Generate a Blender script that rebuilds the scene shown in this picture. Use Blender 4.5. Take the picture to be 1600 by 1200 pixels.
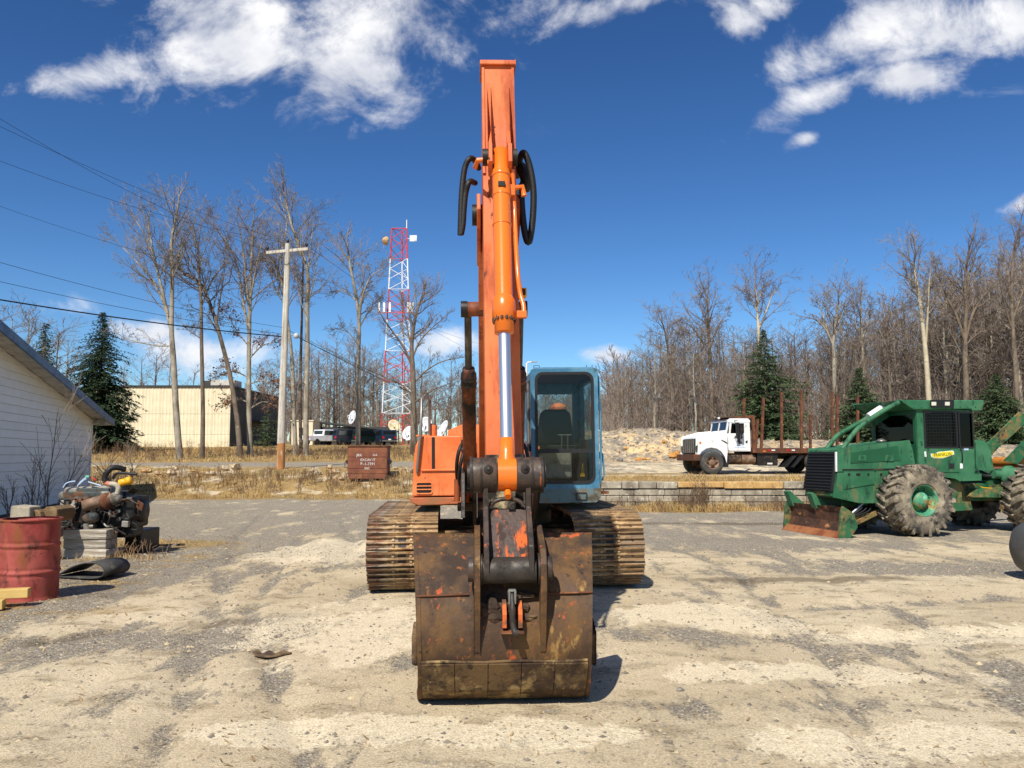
import bpy, math, random
from mathutils import Vector, Matrix, noise as mnoise
rad = math.radians
scn = bpy.context.scene
for o in list(bpy.data.objects): bpy.data.objects.remove(o)
COL = scn.collection

# ------------------------------------------------------------------ camera
CAM_H, F_PX, PITCH = 1.55, 1280.0, rad(5.0)
cd = bpy.data.cameras.new('camera'); cam = bpy.data.objects.new('camera', cd); COL.objects.link(cam)
cd.sensor_width = 36.0; cd.lens = 36.0 * F_PX / 1600.0; cd.clip_end = 3000; cd.clip_start = 0.05
cam.location = (0, 0, CAM_H); cam.rotation_euler = (rad(90) + PITCH, 0, 0)
scn.camera = cam
# ------------------------------------------------------------------ exposure
vs = scn.view_settings
vs.view_transform = 'Standard'; vs.look = 'None'; vs.exposure = 0.24; vs.gamma = 1.0; vs.use_curve_mapping = False
scn.cycles.max_bounces = 5; scn.cycles.transparent_max_bounces = 12; scn.cycles.caustics_reflective = False; scn.cycles.caustics_refractive = False
scn.cycles.diffuse_bounces = 3; scn.cycles.glossy_bounces = 3
# ------------------------------------------------------------------ sun and sky
SUN = Vector((0.30, 0.84, -1.0)).normalized()            # the way the light travels
SUN_EL = math.asin(-SUN.z); SUN_AZ = math.atan2(-SUN.x, -SUN.y)
sl = bpy.data.lights.new('sun', 'SUN'); sl.energy = 5.0; sl.angle = rad(0.53); sl.color = (1.0, 0.94, 0.84)
so = bpy.data.objects.new('sun', sl); COL.objects.link(so); so.rotation_euler = SUN.to_track_quat('-Z', 'Y').to_euler(); so.location = (-10, -20, 30)

def pix_ray(px, py):
    u, v = px - 800.0, 600.0 - py
    return Vector((u, F_PX*math.cos(PITCH) - v*math.sin(PITCH), F_PX*math.sin(PITCH) + v*math.cos(PITCH)))
def P(px, py, Y):
    r = pix_ray(px, py); t = Y / r.y
    return Vector((r.x*t, Y, CAM_H + r.z*t))
def G(px, py, z=0.0):
    r = pix_ray(px, py); t = (z - CAM_H) / r.z
    return Vector((r.x*t, r.y*t, z))

world = bpy.data.worlds.new('World'); scn.world = world; world.use_nodes = True
def build_world():
    nt = world.node_tree; N, L = nt.nodes, nt.links
    N.clear()
    out = N.new('ShaderNodeOutputWorld'); bg = N.new('ShaderNodeBackground'); bg.inputs['Strength'].default_value = 0.085
    L.new(bg.outputs[0], out.inputs[0])
    sky = N.new('ShaderNodeTexSky'); sky.sky_type = 'NISHITA'; sky.sun_disc = False
    sky.sun_elevation = SUN_EL; sky.sun_rotation = SUN_AZ
    sky.altitude = 600; sky.air_density = 1.0; sky.dust_density = 0.15; sky.ozone_density = 2.4
    hs = N.new('ShaderNodeHueSaturation'); hs.inputs['Saturation'].default_value = 1.14; hs.inputs['Value'].default_value = 1.0
    L.new(sky.outputs[0], hs.inputs['Color'])
    def m(op, a, b=None, c=None):
        n = N.new('ShaderNodeMath'); n.operation = op
        for i, x in enumerate((a, b, c)):
            if x is None: continue
            if isinstance(x, (int, float)): n.inputs[i].default_value = x
            else: L.new(x, n.inputs[i])
        return n.outputs[0]
    tc = N.new('ShaderNodeTexCoord'); sp = N.new('ShaderNodeSeparateXYZ'); L.new(tc.outputs['Generated'], sp.inputs[0])
    ya = m('MAXIMUM', m('ABSOLUTE', sp.outputs[1]), 0.08)
    u = m('DIVIDE', sp.outputs[0], ya); v = m('DIVIDE', sp.outputs[2], ya)
    cb = N.new('ShaderNodeCombineXYZ'); L.new(u, cb.inputs[0]); L.new(v, cb.inputs[1])
    nz = N.new('ShaderNodeTexNoise'); nz.inputs['Scale'].default_value = 7.0; nz.inputs['Detail'].default_value = 13; nz.inputs['Roughness'].default_value = 0.64
    nz.inputs['Distortion'].default_value = 0.35
    mp = N.new('ShaderNodeMapping'); mp.inputs['Scale'].default_value = (1.0, 1.25, 1); mp.inputs['Rotation'].default_value = (0, 0, rad(-18))
    L.new(cb.outputs[0], mp.inputs[0]); L.new(mp.outputs[0], nz.inputs['Vector'])
    nv = nz.outputs['Fac']
    # cloud banks: centre (as picture direction), half sizes, tilt
    blobs = [(500, 20, 250, 105, -4, 1.0), (360, 85, 210, 75, -6, 1.0), (180, 105, 130, 42, -14, .9), (560, 120, 130, 62, 14, .95), (70, 128, 70, 22, -20, .6),
             (1330, 62, 120, 48, -20, 1.0), (1520, 40, 190, 85, -8, 1.05), (1280, 150, 120, 30, -22, .92), (1430, 110, 110, 40, -22, .8), (1150, 35, 45, 38, 20, .75), (1200, 10, 60, 22, 0, .62),
             (1255, 218, 34, 13, -24, .62), (1590, 322, 60, 16, -20, .95), (800, 15, 70, 38, -10, .72), (930, 18, 120, 30, -14, .6),
             (230, 520, 75, 24, 4, .85), (330, 545, 130, 30, 4, .92), (690, 538, 55, 24, 0, .98), (950, 552, 60, 14, 2, .72), (110, 480, 80, 24, 0, .6)]
    tot = None
    for (px, py, rx, ry, ang, amp) in blobs:
        d = pix_ray(px, py); du, dv = d.x/d.y, d.z/d.y
        k = 1280.0
        a = rad(ang)
        x0 = m('SUBTRACT', u, du); y0 = m('SUBTRACT', v, dv)
        # tilt: positive angle falls to the right in the picture
        xr = m('ADD', m('MULTIPLY', x0, math.cos(a)*k/rx), m('MULTIPLY', y0, -math.sin(a)*k/rx))
        yr = m('ADD', m('MULTIPLY', x0, math.sin(a)*k/ry), m('MULTIPLY', y0, math.cos(a)*k/ry))
        q = m('ADD', m('MULTIPLY', xr, xr), m('MULTIPLY', yr, yr))
        g = m('MULTIPLY', m('POWER', 2.718, m('MULTIPLY', q, -0.75)), amp)
        tot = g if tot is None else m('MAXIMUM', tot, g)
    # ordinary broken cloud well above and behind the view
    n2 = N.new('ShaderNodeTexNoise'); n2.inputs['Scale'].default_value = 2.2; n2.inputs['Detail'].default_value = 6
    L.new(tc.outputs['Generated'], n2.inputs['Vector'])
    hi = m('MULTIPLY', m('SMOOTH_MIN', m('MAXIMUM', m('MULTIPLY', m('SUBTRACT', sp.outputs[2], 0.50), 4.0), 0.0), 1.0, 0.1), m('MULTIPLY', m('SUBTRACT', n2.outputs['Fac'], 0.42), 4.0))
    tot = m('MAXIMUM', tot, m('MINIMUM', hi, 0.8))
    dens = m('ADD', m('MULTIPLY', tot, 0.86), m('MULTIPLY', m('SUBTRACT', nv, 0.5), 2.3))
    mr = N.new('ShaderNodeMapRange'); mr.interpolation_type = 'SMOOTHSTEP'
    mr.inputs['From Min'].default_value = 0.26; mr.inputs['From Max'].default_value = 0.95
    L.new(dens, mr.inputs['Value'])
    fac = m('MULTIPLY', mr.outputs[0], m('MINIMUM', m('MULTIPLY', tot, 5.0), 0.97))
    # thick middles are a little greyer than sunlit rims
    n3 = N.new('ShaderNodeTexNoise'); n3.inputs['Scale'].default_value = 9; n3.inputs['Detail'].default_value = 5; L.new(mp.outputs[0], n3.inputs['Vector'])
    cr = N.new('ShaderNodeValToRGB'); cr.color_ramp.elements[0].color = (6.4, 6.7, 7.6, 1); cr.color_ramp.elements[1].color = (11.2, 11.1, 11.1, 1)
    cr.color_ramp.elements[0].position = 0.30; cr.color_ramp.elements[1].position = 0.62
    L.new(n3.outputs['Fac'], cr.inputs[0])
    mx = N.new('ShaderNodeMix'); mx.data_type = 'RGBA'
    tn = N.new('ShaderNodeMix'); tn.data_type = 'RGBA'; tn.blend_type = 'MULTIPLY'; tn.inputs[0].default_value = 1; tn.inputs[7].default_value = (.535, .625, .690, 1)
    gm = N.new('ShaderNodeGamma'); gm.inputs[1].default_value = 1.30; L.new(hs.outputs[0], gm.inputs[0]); L.new(gm.outputs[0], tn.inputs[6])
    L.new(fac, mx.inputs[0]); L.new(tn.outputs[2], mx.inputs[6]); L.new(cr.outputs[0], mx.inputs[7])
    L.new(mx.outputs[2], bg.inputs['Color'])
build_world()

# ------------------------------------------------------------------ mesh and object helpers
def V(*a): return Vector(a)
class MB:
    def __init__(s): s.v = []; s.f = []; s.sm = []; s.mi = []; s.m = 0
    def add(s, vs, fs, smooth=False):
        b = len(s.v); s.v += [tuple(x) for x in vs]
        for f in fs: s.f.append(tuple(i + b for i in f)); s.sm.append(smooth); s.mi.append(s.m)
        return s
    def box(s, c, d, R=None):
        x, y, z = d[0]/2, d[1]/2, d[2]/2
        vs = [V(a, b, e) for a in (-x, x) for b in (-y, y) for e in (-z, z)]
        if R is not None: vs = [R @ q for q in vs]
        c = Vector(c)
        return s.add([q + c for q in vs], [(0,1,3,2),(4,6,7,5),(0,4,5,1),(2,3,7,6),(0,2,6,4),(1,5,7,3)])
    def bb(s, x0, x1, y0, y1, z0, z1): return s.box(((x0+x1)/2, (y0+y1)/2, (z0+z1)/2), (abs(x1-x0), abs(y1-y0), abs(z1-z0)))
    def beam(s, a, b, w, h=None, up=(0, 0, 1)):
        a, b = Vector(a), Vector(b); h = h or w
        d = b - a; z = d.normalized(); u = Vector(up)
        if abs(z.dot(u)) > .98: u = V(1, 0, 0)
        x = u.cross(z).normalized(); y = z.cross(x)
        R = Matrix((x, y, z)).transposed()
        return s.box((a + b)/2, (w, h, d.length), R)
    def tube(s, pts, rads, n=8, cap=True, smooth=True):
        pts = [Vector(p) for p in pts]
        if isinstance(rads, (int, float)): rads = [rads]*len(pts)
        k = len(pts); vs = []; x = None
        for i in range(k):
            t = (pts[min(i+1, k-1)] - pts[max(i-1, 0)])
            if t.length < 1e-9: t = V(0, 0, 1)
            t.normalize()
            if x is None:
                x = t.cross(V(0, 0, 1) if abs(t.z) < .9 else V(1, 0, 0)).normalized()
            else:
                x = (x - t*x.dot(t))
                if x.length < 1e-6: x = t.cross(V(0, 1, 0))
                x.normalize()
            y = t.cross(x); r = rads[i]; p = pts[i]
            for j in range(n):
                a = 2*math.pi*j/n
                vs.append(p + x*(r*math.cos(a)) + y*(r*math.sin(a)))
        fs = [(i*n+j, i*n+(j+1) % n, (i+1)*n+(j+1) % n, (i+1)*n+j) for i in range(k-1) for j in range(n)]
        s.add(vs, fs, smooth)
        if cap:
            s.add(vs[:n], [tuple(range(n-1, -1, -1))]); s.add(vs[-n:], [tuple(range(n))])
        return s
    def cyl(s, a, b, r0, r1=None, n=20, cap=True): return s.tube([a, b], [r0, r0 if r1 is None else r1], n, cap)
    def prism(s, poly, axis, a, b):
        # poly: list of 2-D points; axis 'x' -> (y,z), 'y' -> (x,z), 'z' -> (x,y)
        def put(p, t): return (t, p[0], p[1]) if axis == 'x' else (p[0], t, p[1]) if axis == 'y' else (p[0], p[1], t)
        n = len(poly); A = [put(p, a) for p in poly]; B = [put(p, b) for p in poly]
        s.add(A, [tuple(range(n))]); s.add(B, [tuple(range(n-1, -1, -1))])
        return s.add(A + B, [(i, (i+1) % n, n+(i+1) % n, n+i) for i in range(n)])
    def ring(s, outer, inner, axis, a, b):
        # plate with one hole: outer and inner have the same count
        def put(p, t): return (t, p[0], p[1]) if axis == 'x' else (p[0], t, p[1]) if axis == 'y' else (p[0], p[1], t)
        n = len(outer)
        for t in (a, b):
            s.add([put(p, t) for p in outer] + [put(p, t) for p in inner], [(i, (i+1) % n, n+(i+1) % n, n+i) for i in range(n)])
        for q in (outer, inner):
            s.add([put(p, a) for p in q] + [put(p, b) for p in q], [(i, (i+1) % n, n+(i+1) % n, n+i) for i in range(n)])
        return s
    def lathe(s, o, ax, prof, n=24, smooth=True):
        o = Vector(o); ax = Vector(ax).normalized()
        x = ax.cross(V(0, 0, 1) if abs(ax.z) < .9 else V(1, 0, 0)).normalized(); y = ax.cross(x)
        vs = [o + ax*h + x*(r*math.cos(2*math.pi*j/n)) + y*(r*math.sin(2*math.pi*j/n)) for r, h in prof for j in range(n)]
        fs = [(i*n+j, i*n+(j+1) % n, (i+1)*n+(j+1) % n, (i+1)*n+j) for i in range(len(prof)-1) for j in range(n)]
        return s.add(vs, fs, smooth)
    def sph(s, c, r, nu=12, nv=8, jit=0, rng=None):
        c = Vector(c); r = Vector(r) if not isinstance(r, (int, float)) else V(r, r, r)
        vs = []
        for i in range(nv+1):
            for j in range(nu):
                a, b = math.pi*i/nv, 2*math.pi*j/nu
                q = 1 + (rng.uniform(-jit, jit) if rng and 0 < i < nv else 0)
                vs.append(c + V(r.x*math.sin(a)*math.cos(b)*q, r.y*math.sin(a)*math.sin(b)*q, r.z*math.cos(a)*q))
        return s.add(vs, [(i*nu+j, i*nu+(j+1) % nu, (i+1)*nu+(j+1) % nu, (i+1)*nu+j) for i in range(nv) for j in range(nu)], jit == 0)
    def build(s, name, mat, parent=None, bevel=0, seg=2, norm=True):
        me = bpy.data.meshes.new(name); me.from_pydata(s.v, [], s.f); me.update()
        me.polygons.foreach_set('use_smooth', s.sm)
        mats = mat if isinstance(mat, (list, tuple)) else [mat]
        for q in mats: me.materials.append(q)
        if len(mats) > 1: me.polygons.foreach_set('material_index', s.mi)
        if norm:
            import bmesh
            bm = bmesh.new(); bm.from_mesh(me); bmesh.ops.recalc_face_normals(bm, faces=bm.faces); bm.to_mesh(me); bm.free()
        o = bpy.data.objects.new(name, me); COL.objects.link(o)
        if parent is not None: o.parent = parent
        if bevel:
            if norm:
                import bmesh
                bm = bmesh.new(); bm.from_mesh(me); bmesh.ops.remove_doubles(bm, verts=bm.verts, dist=1e-5); bm.to_mesh(me); bm.free()
            b = o.modifiers.new('bevel', 'BEVEL'); b.width = bevel; b.segments = seg; b.limit_method = 'ANGLE'; b.angle_limit = rad(38)
        return o
def empty(name, loc=(0, 0, 0), rz=0.0, rot=None):
    o = bpy.data.objects.new(name, None); COL.objects.link(o); o.location = loc; o.rotation_euler = rot or (0, 0, rz); o.empty_display_size = .2
    return o
def tag(o, label, cat, group=None):
    o['label'] = label; o['category'] = cat
    if group: o['group'] = group
    return o
def struct(o, kind='structure'): o['kind'] = kind; return o
def copy_tree(o, parent=None):
    c = o.copy(); COL.objects.link(c)
    if parent is not None: c.parent = parent
    for ch in list(o.children): copy_tree(ch, c)
    return c
def text_part(name, body, size, mat, parent, M, extrude=0.002, align='CENTER', jit=0):
    cu = bpy.data.curves.new('t', 'FONT'); cu.body = body; cu.size = size; cu.extrude = extrude; cu.align_x = align; cu.align_y = 'CENTER'; cu.resolution_u = 2
    t = bpy.data.objects.new('t', cu); COL.objects.link(t)
    dg = bpy.context.evaluated_depsgraph_get(); me = bpy.data.meshes.new_from_object(t.evaluated_get(dg))
    bpy.data.objects.remove(t); me.name = name; me.materials.clear(); me.materials.append(mat)
    o = bpy.data.objects.new(name, me); COL.objects.link(o); o.parent = parent; o.matrix_local = M
    return o
def rrect(x0, x1, z0, z1, r, k=5):
    pts = []
    for cx, cz, a0 in ((x1-r, z1-r, 0), (x0+r, z1-r, 90), (x0+r, z0+r, 180), (x1-r, z0+r, 270)):
        for i in range(k+1):
            a = rad(a0 + 90*i/k); pts.append((cx + r*math.cos(a), cz + r*math.sin(a)))
    return pts
def catmull(pts, k=6):
    pts = [Vector(p) for p in pts]; out = []
    for i in range(len(pts)-1):
        p0, p1, p2, p3 = pts[max(i-1, 0)], pts[i], pts[i+1], pts[min(i+2, len(pts)-1)]
        for j in range(k):
            t = j/k
            out.append(0.5*((2*p1) + (p2-p0)*t + (2*p0-5*p1+4*p2-p3)*t*t + (3*p1-p0-3*p2+p3)*t**3))
    out.append(pts[-1]); return out

# ------------------------------------------------------------------ materials
def lin(r, g, b):
    f = lambda c: (c/255/12.92) if c/255 <= .04045 else ((c/255+.055)/1.055)**2.4
    return (f(r), f(g), f(b))
MATS = {}
def worn(name, base, layers=(), rough=.6, metal=0.0, bump=.15, bscale=35, spec=.4, vary=0.0, tone=.12, coat=0.0):
    """layers: (colour, noise scale, threshold, softness, (stretch x,y,z), roughness)"""
    mt = bpy.data.materials.new(name); mt.use_nodes = True; nt = mt.node_tree; N, L = nt.nodes, nt.links
    b = N['Principled BSDF']; b.inputs['Metallic'].default_value = metal; b.inputs['Specular IOR Level'].default_value = spec
    if coat: b.inputs['Coat Weight'].default_value = coat; b.inputs['Coat Roughness'].default_value = .25
    tc = N.new('ShaderNodeTexCoord')
    col = N.new('ShaderNodeMix'); col.data_type = 'RGBA'; col.blend_type = 'MULTIPLY'; col.inputs[0].default_value = 1
    col.inputs[6].default_value = (*base, 1)
    t = N.new('ShaderNodeTexNoise'); t.inputs['Scale'].default_value = 2.3; t.inputs['Detail'].default_value = 7; L.new(tc.outputs['Object'], t.inputs['Vector'])
    tr = N.new('ShaderNodeMapRange'); tr.inputs['From Min'].default_value = .3; tr.inputs['From Max'].default_value = .7
    tr.inputs['To Min'].default_value = 1-tone*1.6; tr.inputs['To Max'].default_value = 1+tone; L.new(t.outputs['Fac'], tr.inputs['Value'])
    L.new(tr.outputs[0], col.inputs[7]); cur = col.outputs[2]
    rcur = None
    for i, ly in enumerate(layers):
        c, sc, th, soft = ly[:4]; st = ly[4] if len(ly) > 4 else (1, 1, 1); rg = ly[5] if len(ly) > 5 else .85
        mp = N.new('ShaderNodeMapping'); mp.inputs['Scale'].default_value = st; mp.inputs['Location'].default_value = (i*3.7+1, i*1.3, i*7.1); L.new(tc.outputs['Object'], mp.inputs[0])
        n = N.new('ShaderNodeTexNoise'); n.inputs['Scale'].default_value = sc; n.inputs['Detail'].default_value = 9; n.inputs['Roughness'].default_value = .68; L.new(mp.outputs[0], n.inputs['Vector'])
        r = N.new('ShaderNodeMapRange'); r.inputs['From Min'].default_value = th-soft; r.inputs['From Max'].default_value = th+soft; L.new(n.outputs['Fac'], r.inputs['Value'])
        mx = N.new('ShaderNodeMix'); mx.data_type = 'RGBA'; L.new(r.outputs[0], mx.inputs[0]); L.new(cur, mx.inputs[6]); mx.inputs[7].default_value = (*c, 1); cur = mx.outputs[2]
        rm = N.new('ShaderNodeMix'); rm.data_type = 'FLOAT'; L.new(r.outputs[0], rm.inputs[0]); rm.inputs[3].default_value = rg
        if rcur is None: rm.inputs[2].default_value = rough
        else: L.new(rcur, rm.inputs[2])
        rcur = rm.outputs[0]
    if vary:
        oi = N.new('ShaderNodeObjectInfo'); vr = N.new('ShaderNodeMapRange'); vr.inputs['To Min'].default_value = 1-vary; vr.inputs['To Max'].default_value = 1+vary*.7; L.new(oi.outputs['Random'], vr.inputs['Value'])
        mv = N.new('ShaderNodeMix'); mv.data_type = 'RGBA'; mv.blend_type = 'MULTIPLY'; mv.inputs[0].default_value = 1; L.new(cur, mv.inputs[6]); L.new(vr.outputs[0], mv.inputs[7]); cur = mv.outputs[2]
    L.new(cur, b.inputs['Base Color'])
    if rcur is None: b.inputs['Roughness'].default_value = rough
    else: L.new(rcur, b.inputs['Roughness'])
    if bump:
        n = N.new('ShaderNodeTexNoise'); n.inputs['Scale'].default_value = bscale; n.inputs['Detail'].default_value = 5; L.new(tc.outputs['Object'], n.inputs['Vector'])
        bp = N.new('ShaderNodeBump'); bp.inputs['Strength'].default_value = bump; bp.inputs['Distance'].default_value = .01; L.new(n.outputs['Fac'], bp.inputs['Height']); L.new(bp.outputs[0], b.inputs['Normal'])
    MATS[name] = mt
    return mt
def glass(name, tint, gloss=.1, rough=.02):
    mt = bpy.data.materials.new(name); mt.use_nodes = True; nt = mt.node_tree; N, L = nt.nodes, nt.links
    N.clear(); o = N.new('ShaderNodeOutputMaterial'); mx = N.new('ShaderNodeMixShader'); t = N.new('ShaderNodeBsdfTransparent'); g = N.new('ShaderNodeBsdfGlossy')
    t.inputs[0].default_value = (*tint, 1); g.inputs['Roughness'].default_value = rough
    fr = N.new('ShaderNodeFresnel'); fr.inputs[0].default_value = 1.45
    ad = N.new('ShaderNodeMath'); ad.operation = 'MULTIPLY'; ad.inputs[1].default_value = gloss; ad.use_clamp = True; L.new(fr.outputs[0], ad.inputs[0])
    L.new(ad.outputs[0], mx.inputs[0]); L.new(t.outputs[0], mx.inputs[1]); L.new(g.outputs[0], mx.inputs[2]); L.new(mx.outputs[0], o.inputs[0])
    return mt
RUST = lin(120, 66, 34); DKRUST = lin(62, 40, 26); MUD = lin(150, 120, 80); PALEMUD = lin(190, 165, 120); GREASE = lin(30, 26, 23)
ORANGE = (.72, .155, .035); ORG2 = (.78, .17, .014)
orange = worn('faded_orange_paint', ORANGE, [((.80, .25, .085), 1.6, .52, .12), ((.48, .10, .03), 3, .60, .06, (2.5, 1, .4)), (lin(110, 64, 40), 11, .67, .02, (1, 1, .6)), (lin(70, 48, 36), 34, .70, .015)], rough=.42, bump=.05, tone=.06)
orange_fresh = worn('fresh_orange_paint', ORG2, [(GREASE, 14, .76, .02)], rough=.26, bump=.04, tone=.05, coat=.3)
orange_arm = worn('arm_orange_paint', (.62, .125, .027), [((.71, .20, .068), 1.2, .52, .12), ((.40, .085, .03), 2.6, .56, .08, (2.5, 2.5, .25)), (lin(96, 54, 38), 8, .655, .02, (1.3, 1, .35)), (lin(60, 44, 36), 24, .67, .015), (lin(190, 140, 90), 30, .71, .015)], rough=.45, bump=.08)
burnt = worn('dirty_orange_steel', (.28, .07, .022), [(GREASE, 3, .50, .10, (1, 1, .4)), ((.5, .13, .03), 6, .64, .05)], rough=.4, bump=.08)
bucket_m = worn('worn_bucket_steel', lin(72, 52, 36), [(lin(108, 78, 42), 3.2, .51, .10, (1, 1, .6)), (lin(56, 43, 34), 2.2, .53, .06, (1, 1, .6)), (lin(158, 124, 70), 5.5, .63, .04, (1.2, 1, .5)), ((.44, .09, .025), 9, .625, .025, (.8, 1, .3)), (lin(140, 84, 40), 18, .63, .04), (lin(36, 29, 25), 26, .64, .03)], rough=.62, bump=.45, bscale=26, metal=.0)
wear_m = worn('muddy_wear_plate', lin(98, 76, 48), [(lin(64, 47, 33), 3.2, .48, .06), (lin(146, 122, 80), 4, .57, .05), (lin(54, 40, 28), 15, .58, .04), (lin(172, 148, 100), 22, .66, .03)], rough=.8, bump=.5, bscale=30)
link_m = worn('greasy_link_steel', lin(58, 50, 45), [(lin(84, 64, 48), 4, .55, .08), ((.62, .12, .02), 5, .645, .02, (1.6, 1.6, .4)), (lin(40, 34, 30), 8, .58, .05)], rough=.42, bump=.25, metal=.0)
linkplate_m = worn('scuffed_orange_link_plate', lin(66, 50, 42), [((.58, .11, .02), 3.4, .555, .03, (3.2, 1, .4)), (lin(60, 46, 40), 14, .54, .03, (1.2, 1, .5))], rough=.5, bump=.3)
pin_m = worn('dark_pin_steel', lin(70, 64, 58), [(lin(44, 38, 34), 5, .5, .1), (lin(120, 100, 70), 12, .66, .03)], rough=.4, bump=.1, metal=.3)
grease_shade_m = worn('black_grease_and_shade', GREASE, [(lin(70, 55, 40), 5, .6, .06)], rough=.5, bump=.2)  # real grease, and the shadow painted onto the engine body
chrome = worn('chrome_rod', (.74, .72, .72), [], rough=.36, metal=.9, bump=0, tone=.03)
rod_m = worn('dull_rod', lin(70, 62, 54), [(lin(120, 110, 96), 3, .55, .1, (3, 3, .2))], rough=.35, metal=.5, bump=.05)
hose_m = worn('black_hose', (.012, .012, .012), [(lin(70, 60, 50), 30, .68, .04)], rough=.55, bump=.25, bscale=90)
track_m = worn('muddy_track_steel', lin(146, 118, 84), [(lin(72, 54, 42), 4, .53, .07, (.6, 2, 2)), (lin(190, 160, 114), 7, .57, .06, (.5, 1.5, 1.5)), (lin(116, 70, 42), 5, .58, .06), (lin(150, 140, 126), 14, .62, .04, (.3, 2, 2)), (lin(48, 38, 32), 20, .62, .04)], rough=.55, bump=.35, vary=.42)
chassis_m = worn('muddy_chassis_steel', lin(70, 54, 40), [(MUD, 3, .56, .08), (GREASE, 4, .56, .06)], rough=.8, bump=.4)
blue_m = worn('faded_blue_cab_paint', lin(58, 108, 136), [(lin(98, 148, 172), 1.5, .55, .1), (lin(60, 84, 92), 5, .64, .04, (1, 1, .5)), (lin(110, 84, 60), 14, .73, .02)], rough=.36, bump=.04, tone=.08)
bluesill_m = worn('grimy_cab_sill_paint', lin(84, 112, 118), [(lin(118, 92, 58), 3.5, .5, .06, (.7, 1, 1)), (lin(70, 66, 50), 6, .58, .05)], rough=.6, bump=.15)
black_rub = worn('black_rubber_trim', (.014, .014, .015), [], rough=.5, bump=.05)
seat_m = worn('charcoal_seat_cloth', (.018, .019, .023), [], rough=.9, bump=0)
inner_m = worn('grey_cab_interior', lin(52, 52, 50), [], rough=.8)
cream_m = worn('cream_cab_panel', lin(168, 160, 140), [(lin(120, 108, 86), 4, .58, .08)], rough=.7)
steel_m = worn('bare_grey_steel', lin(140, 138, 132), [(lin(96, 78, 60), 6, .62, .05)], rough=.4, metal=.6, bump=.08)
white_m = worn('white_enamel', (.78, .78, .76), [(lin(180, 172, 150), 4, .64, .06), (RUST, 12, .74, .02)], rough=.35, bump=.03, tone=.04)
yellow_m = worn('yellow_paint', lin(225, 165, 28), [(lin(150, 110, 40), 8, .64, .04)], rough=.45, bump=.05)
green_m = worn('skidder_green_paint', lin(40, 98, 64), [(lin(64, 118, 84), 1.4, .52, .12), (lin(104, 104, 70), 3.5, .63, .06, (1, 1, .5)), (lin(24, 52, 38), 6, .60, .06, (1.4, 1.4, .4)), (lin(120, 100, 70), 26, .69, .02)], rough=.45, bump=.06, tone=.12)
green_dirty = worn('muddy_green_paint', lin(40, 98, 62), [(lin(140, 110, 66), 2.6, .54, .07), (RUST, 6, .62, .05), (lin(24, 50, 36), 5, .58, .06)], rough=.6, bump=.2)
green_dk = worn('dark_green_panel', lin(28, 84, 52), [], rough=.5, bump=.08)  # plain darker green for frame, hood panel, cab end walls and fittings
hub_m = worn('chipped_mint_hub_paint', lin(70, 140, 106), [(lin(150, 120, 66), 5, .56, .05), (lin(130, 196, 160), 4, .60, .05), (lin(40, 84, 60), 9, .6, .05)], rough=.55, bump=.15)
tyre_m = worn('dusty_black_tyre', lin(54, 52, 50), [(lin(138, 126, 106), 2.4, .48, .10), (lin(172, 160, 136), 4, .58, .07), (lin(30, 29, 29), 7, .6, .05)], rough=.85, bump=.35)
road_tyre_m = worn('road_tyre_rubber', lin(62, 62, 60), [(lin(96, 88, 76), 4, .56, .08)], rough=.85, bump=.2)
mesh_m = worn('black_guard_mesh', (.012, .013, .013), [], rough=.6, bump=0)
rust_m = worn('brown_rust_steel', lin(108, 66, 42), [(lin(78, 48, 34), 3, .52, .08), (lin(140, 92, 58), 7, .6, .05)], rough=.85, bump=.3)
blade_rust = worn('rusty_blade_face', lin(92, 60, 40), [(lin(58, 40, 30), 2.4, .50, .06), (lin(170, 122, 80), 4, .61, .05, (1, 1, 1.6))], rough=.65, bump=.3)
dumps_m = worn('brown_red_steel_box', lin(116, 68, 50), [(lin(140, 90, 60), 2.2, .55, .1), (lin(70, 42, 32), 6, .66, .04), (lin(150, 84, 50), 12, .66, .03)], rough=.75, bump=.15)
chalk_m = worn('chalky_white_lettering', (.72, .70, .66), [], rough=.9, bump=0)
drum_m = worn('faded_red_drum_paint', lin(134, 42, 38), [(lin(164, 82, 72), 2.6, .53, .10, (1, 1, .5)), (lin(130, 74, 40), 3.4, .56, .06, (1, 1, .35)), (lin(84, 44, 34), 5, .60, .05, (1, 1, .6)), (lin(60, 36, 30), 18, .68, .03)], rough=.55, bump=.06, bscale=10)
wood_m = worn('weathered_timber', lin(150, 138, 120), [(lin(196, 188, 172), 3, .55, .08, (.4, 3, 4)), (lin(96, 82, 66), 5, .58, .06, (.3, 4, 6))], rough=.9, bump=.4, bscale=22, vary=.15)
ywood_m = worn('yellow_pine_board', lin(206, 174, 104), [(lin(160, 110, 52), 4, .58, .06, (.4, 3, 3))], rough=.75, bump=.2, vary=.1)
iron_m = worn('engine_cast_iron', lin(70, 78, 76), [(lin(110, 74, 46), 4, .54, .06), (GREASE, 3, .52, .06), (lin(120, 128, 124), 7, .64, .05)], rough=.6, bump=.3)
alu_m = worn('dull_cast_aluminium', lin(150, 146, 136), [(lin(96, 90, 80), 4, .55, .08), (lin(196, 192, 184), 8, .64, .04)], rough=.5, metal=.35, bump=.2)
exh_m = worn('rust_bronze_exhaust', lin(108, 84, 66), [(lin(150, 124, 100), 5, .55, .08), (lin(116, 68, 42), 6, .6, .05)], rough=.6, bump=.15)
cable_m = worn('pale_blue_cable', lin(176, 196, 220), [], rough=.5, bump=0)
belt_m = worn('grey_black_rubber_belt', lin(52, 52, 50), [(lin(96, 90, 80), 4, .58, .07)], rough=.75, bump=.12)
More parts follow.
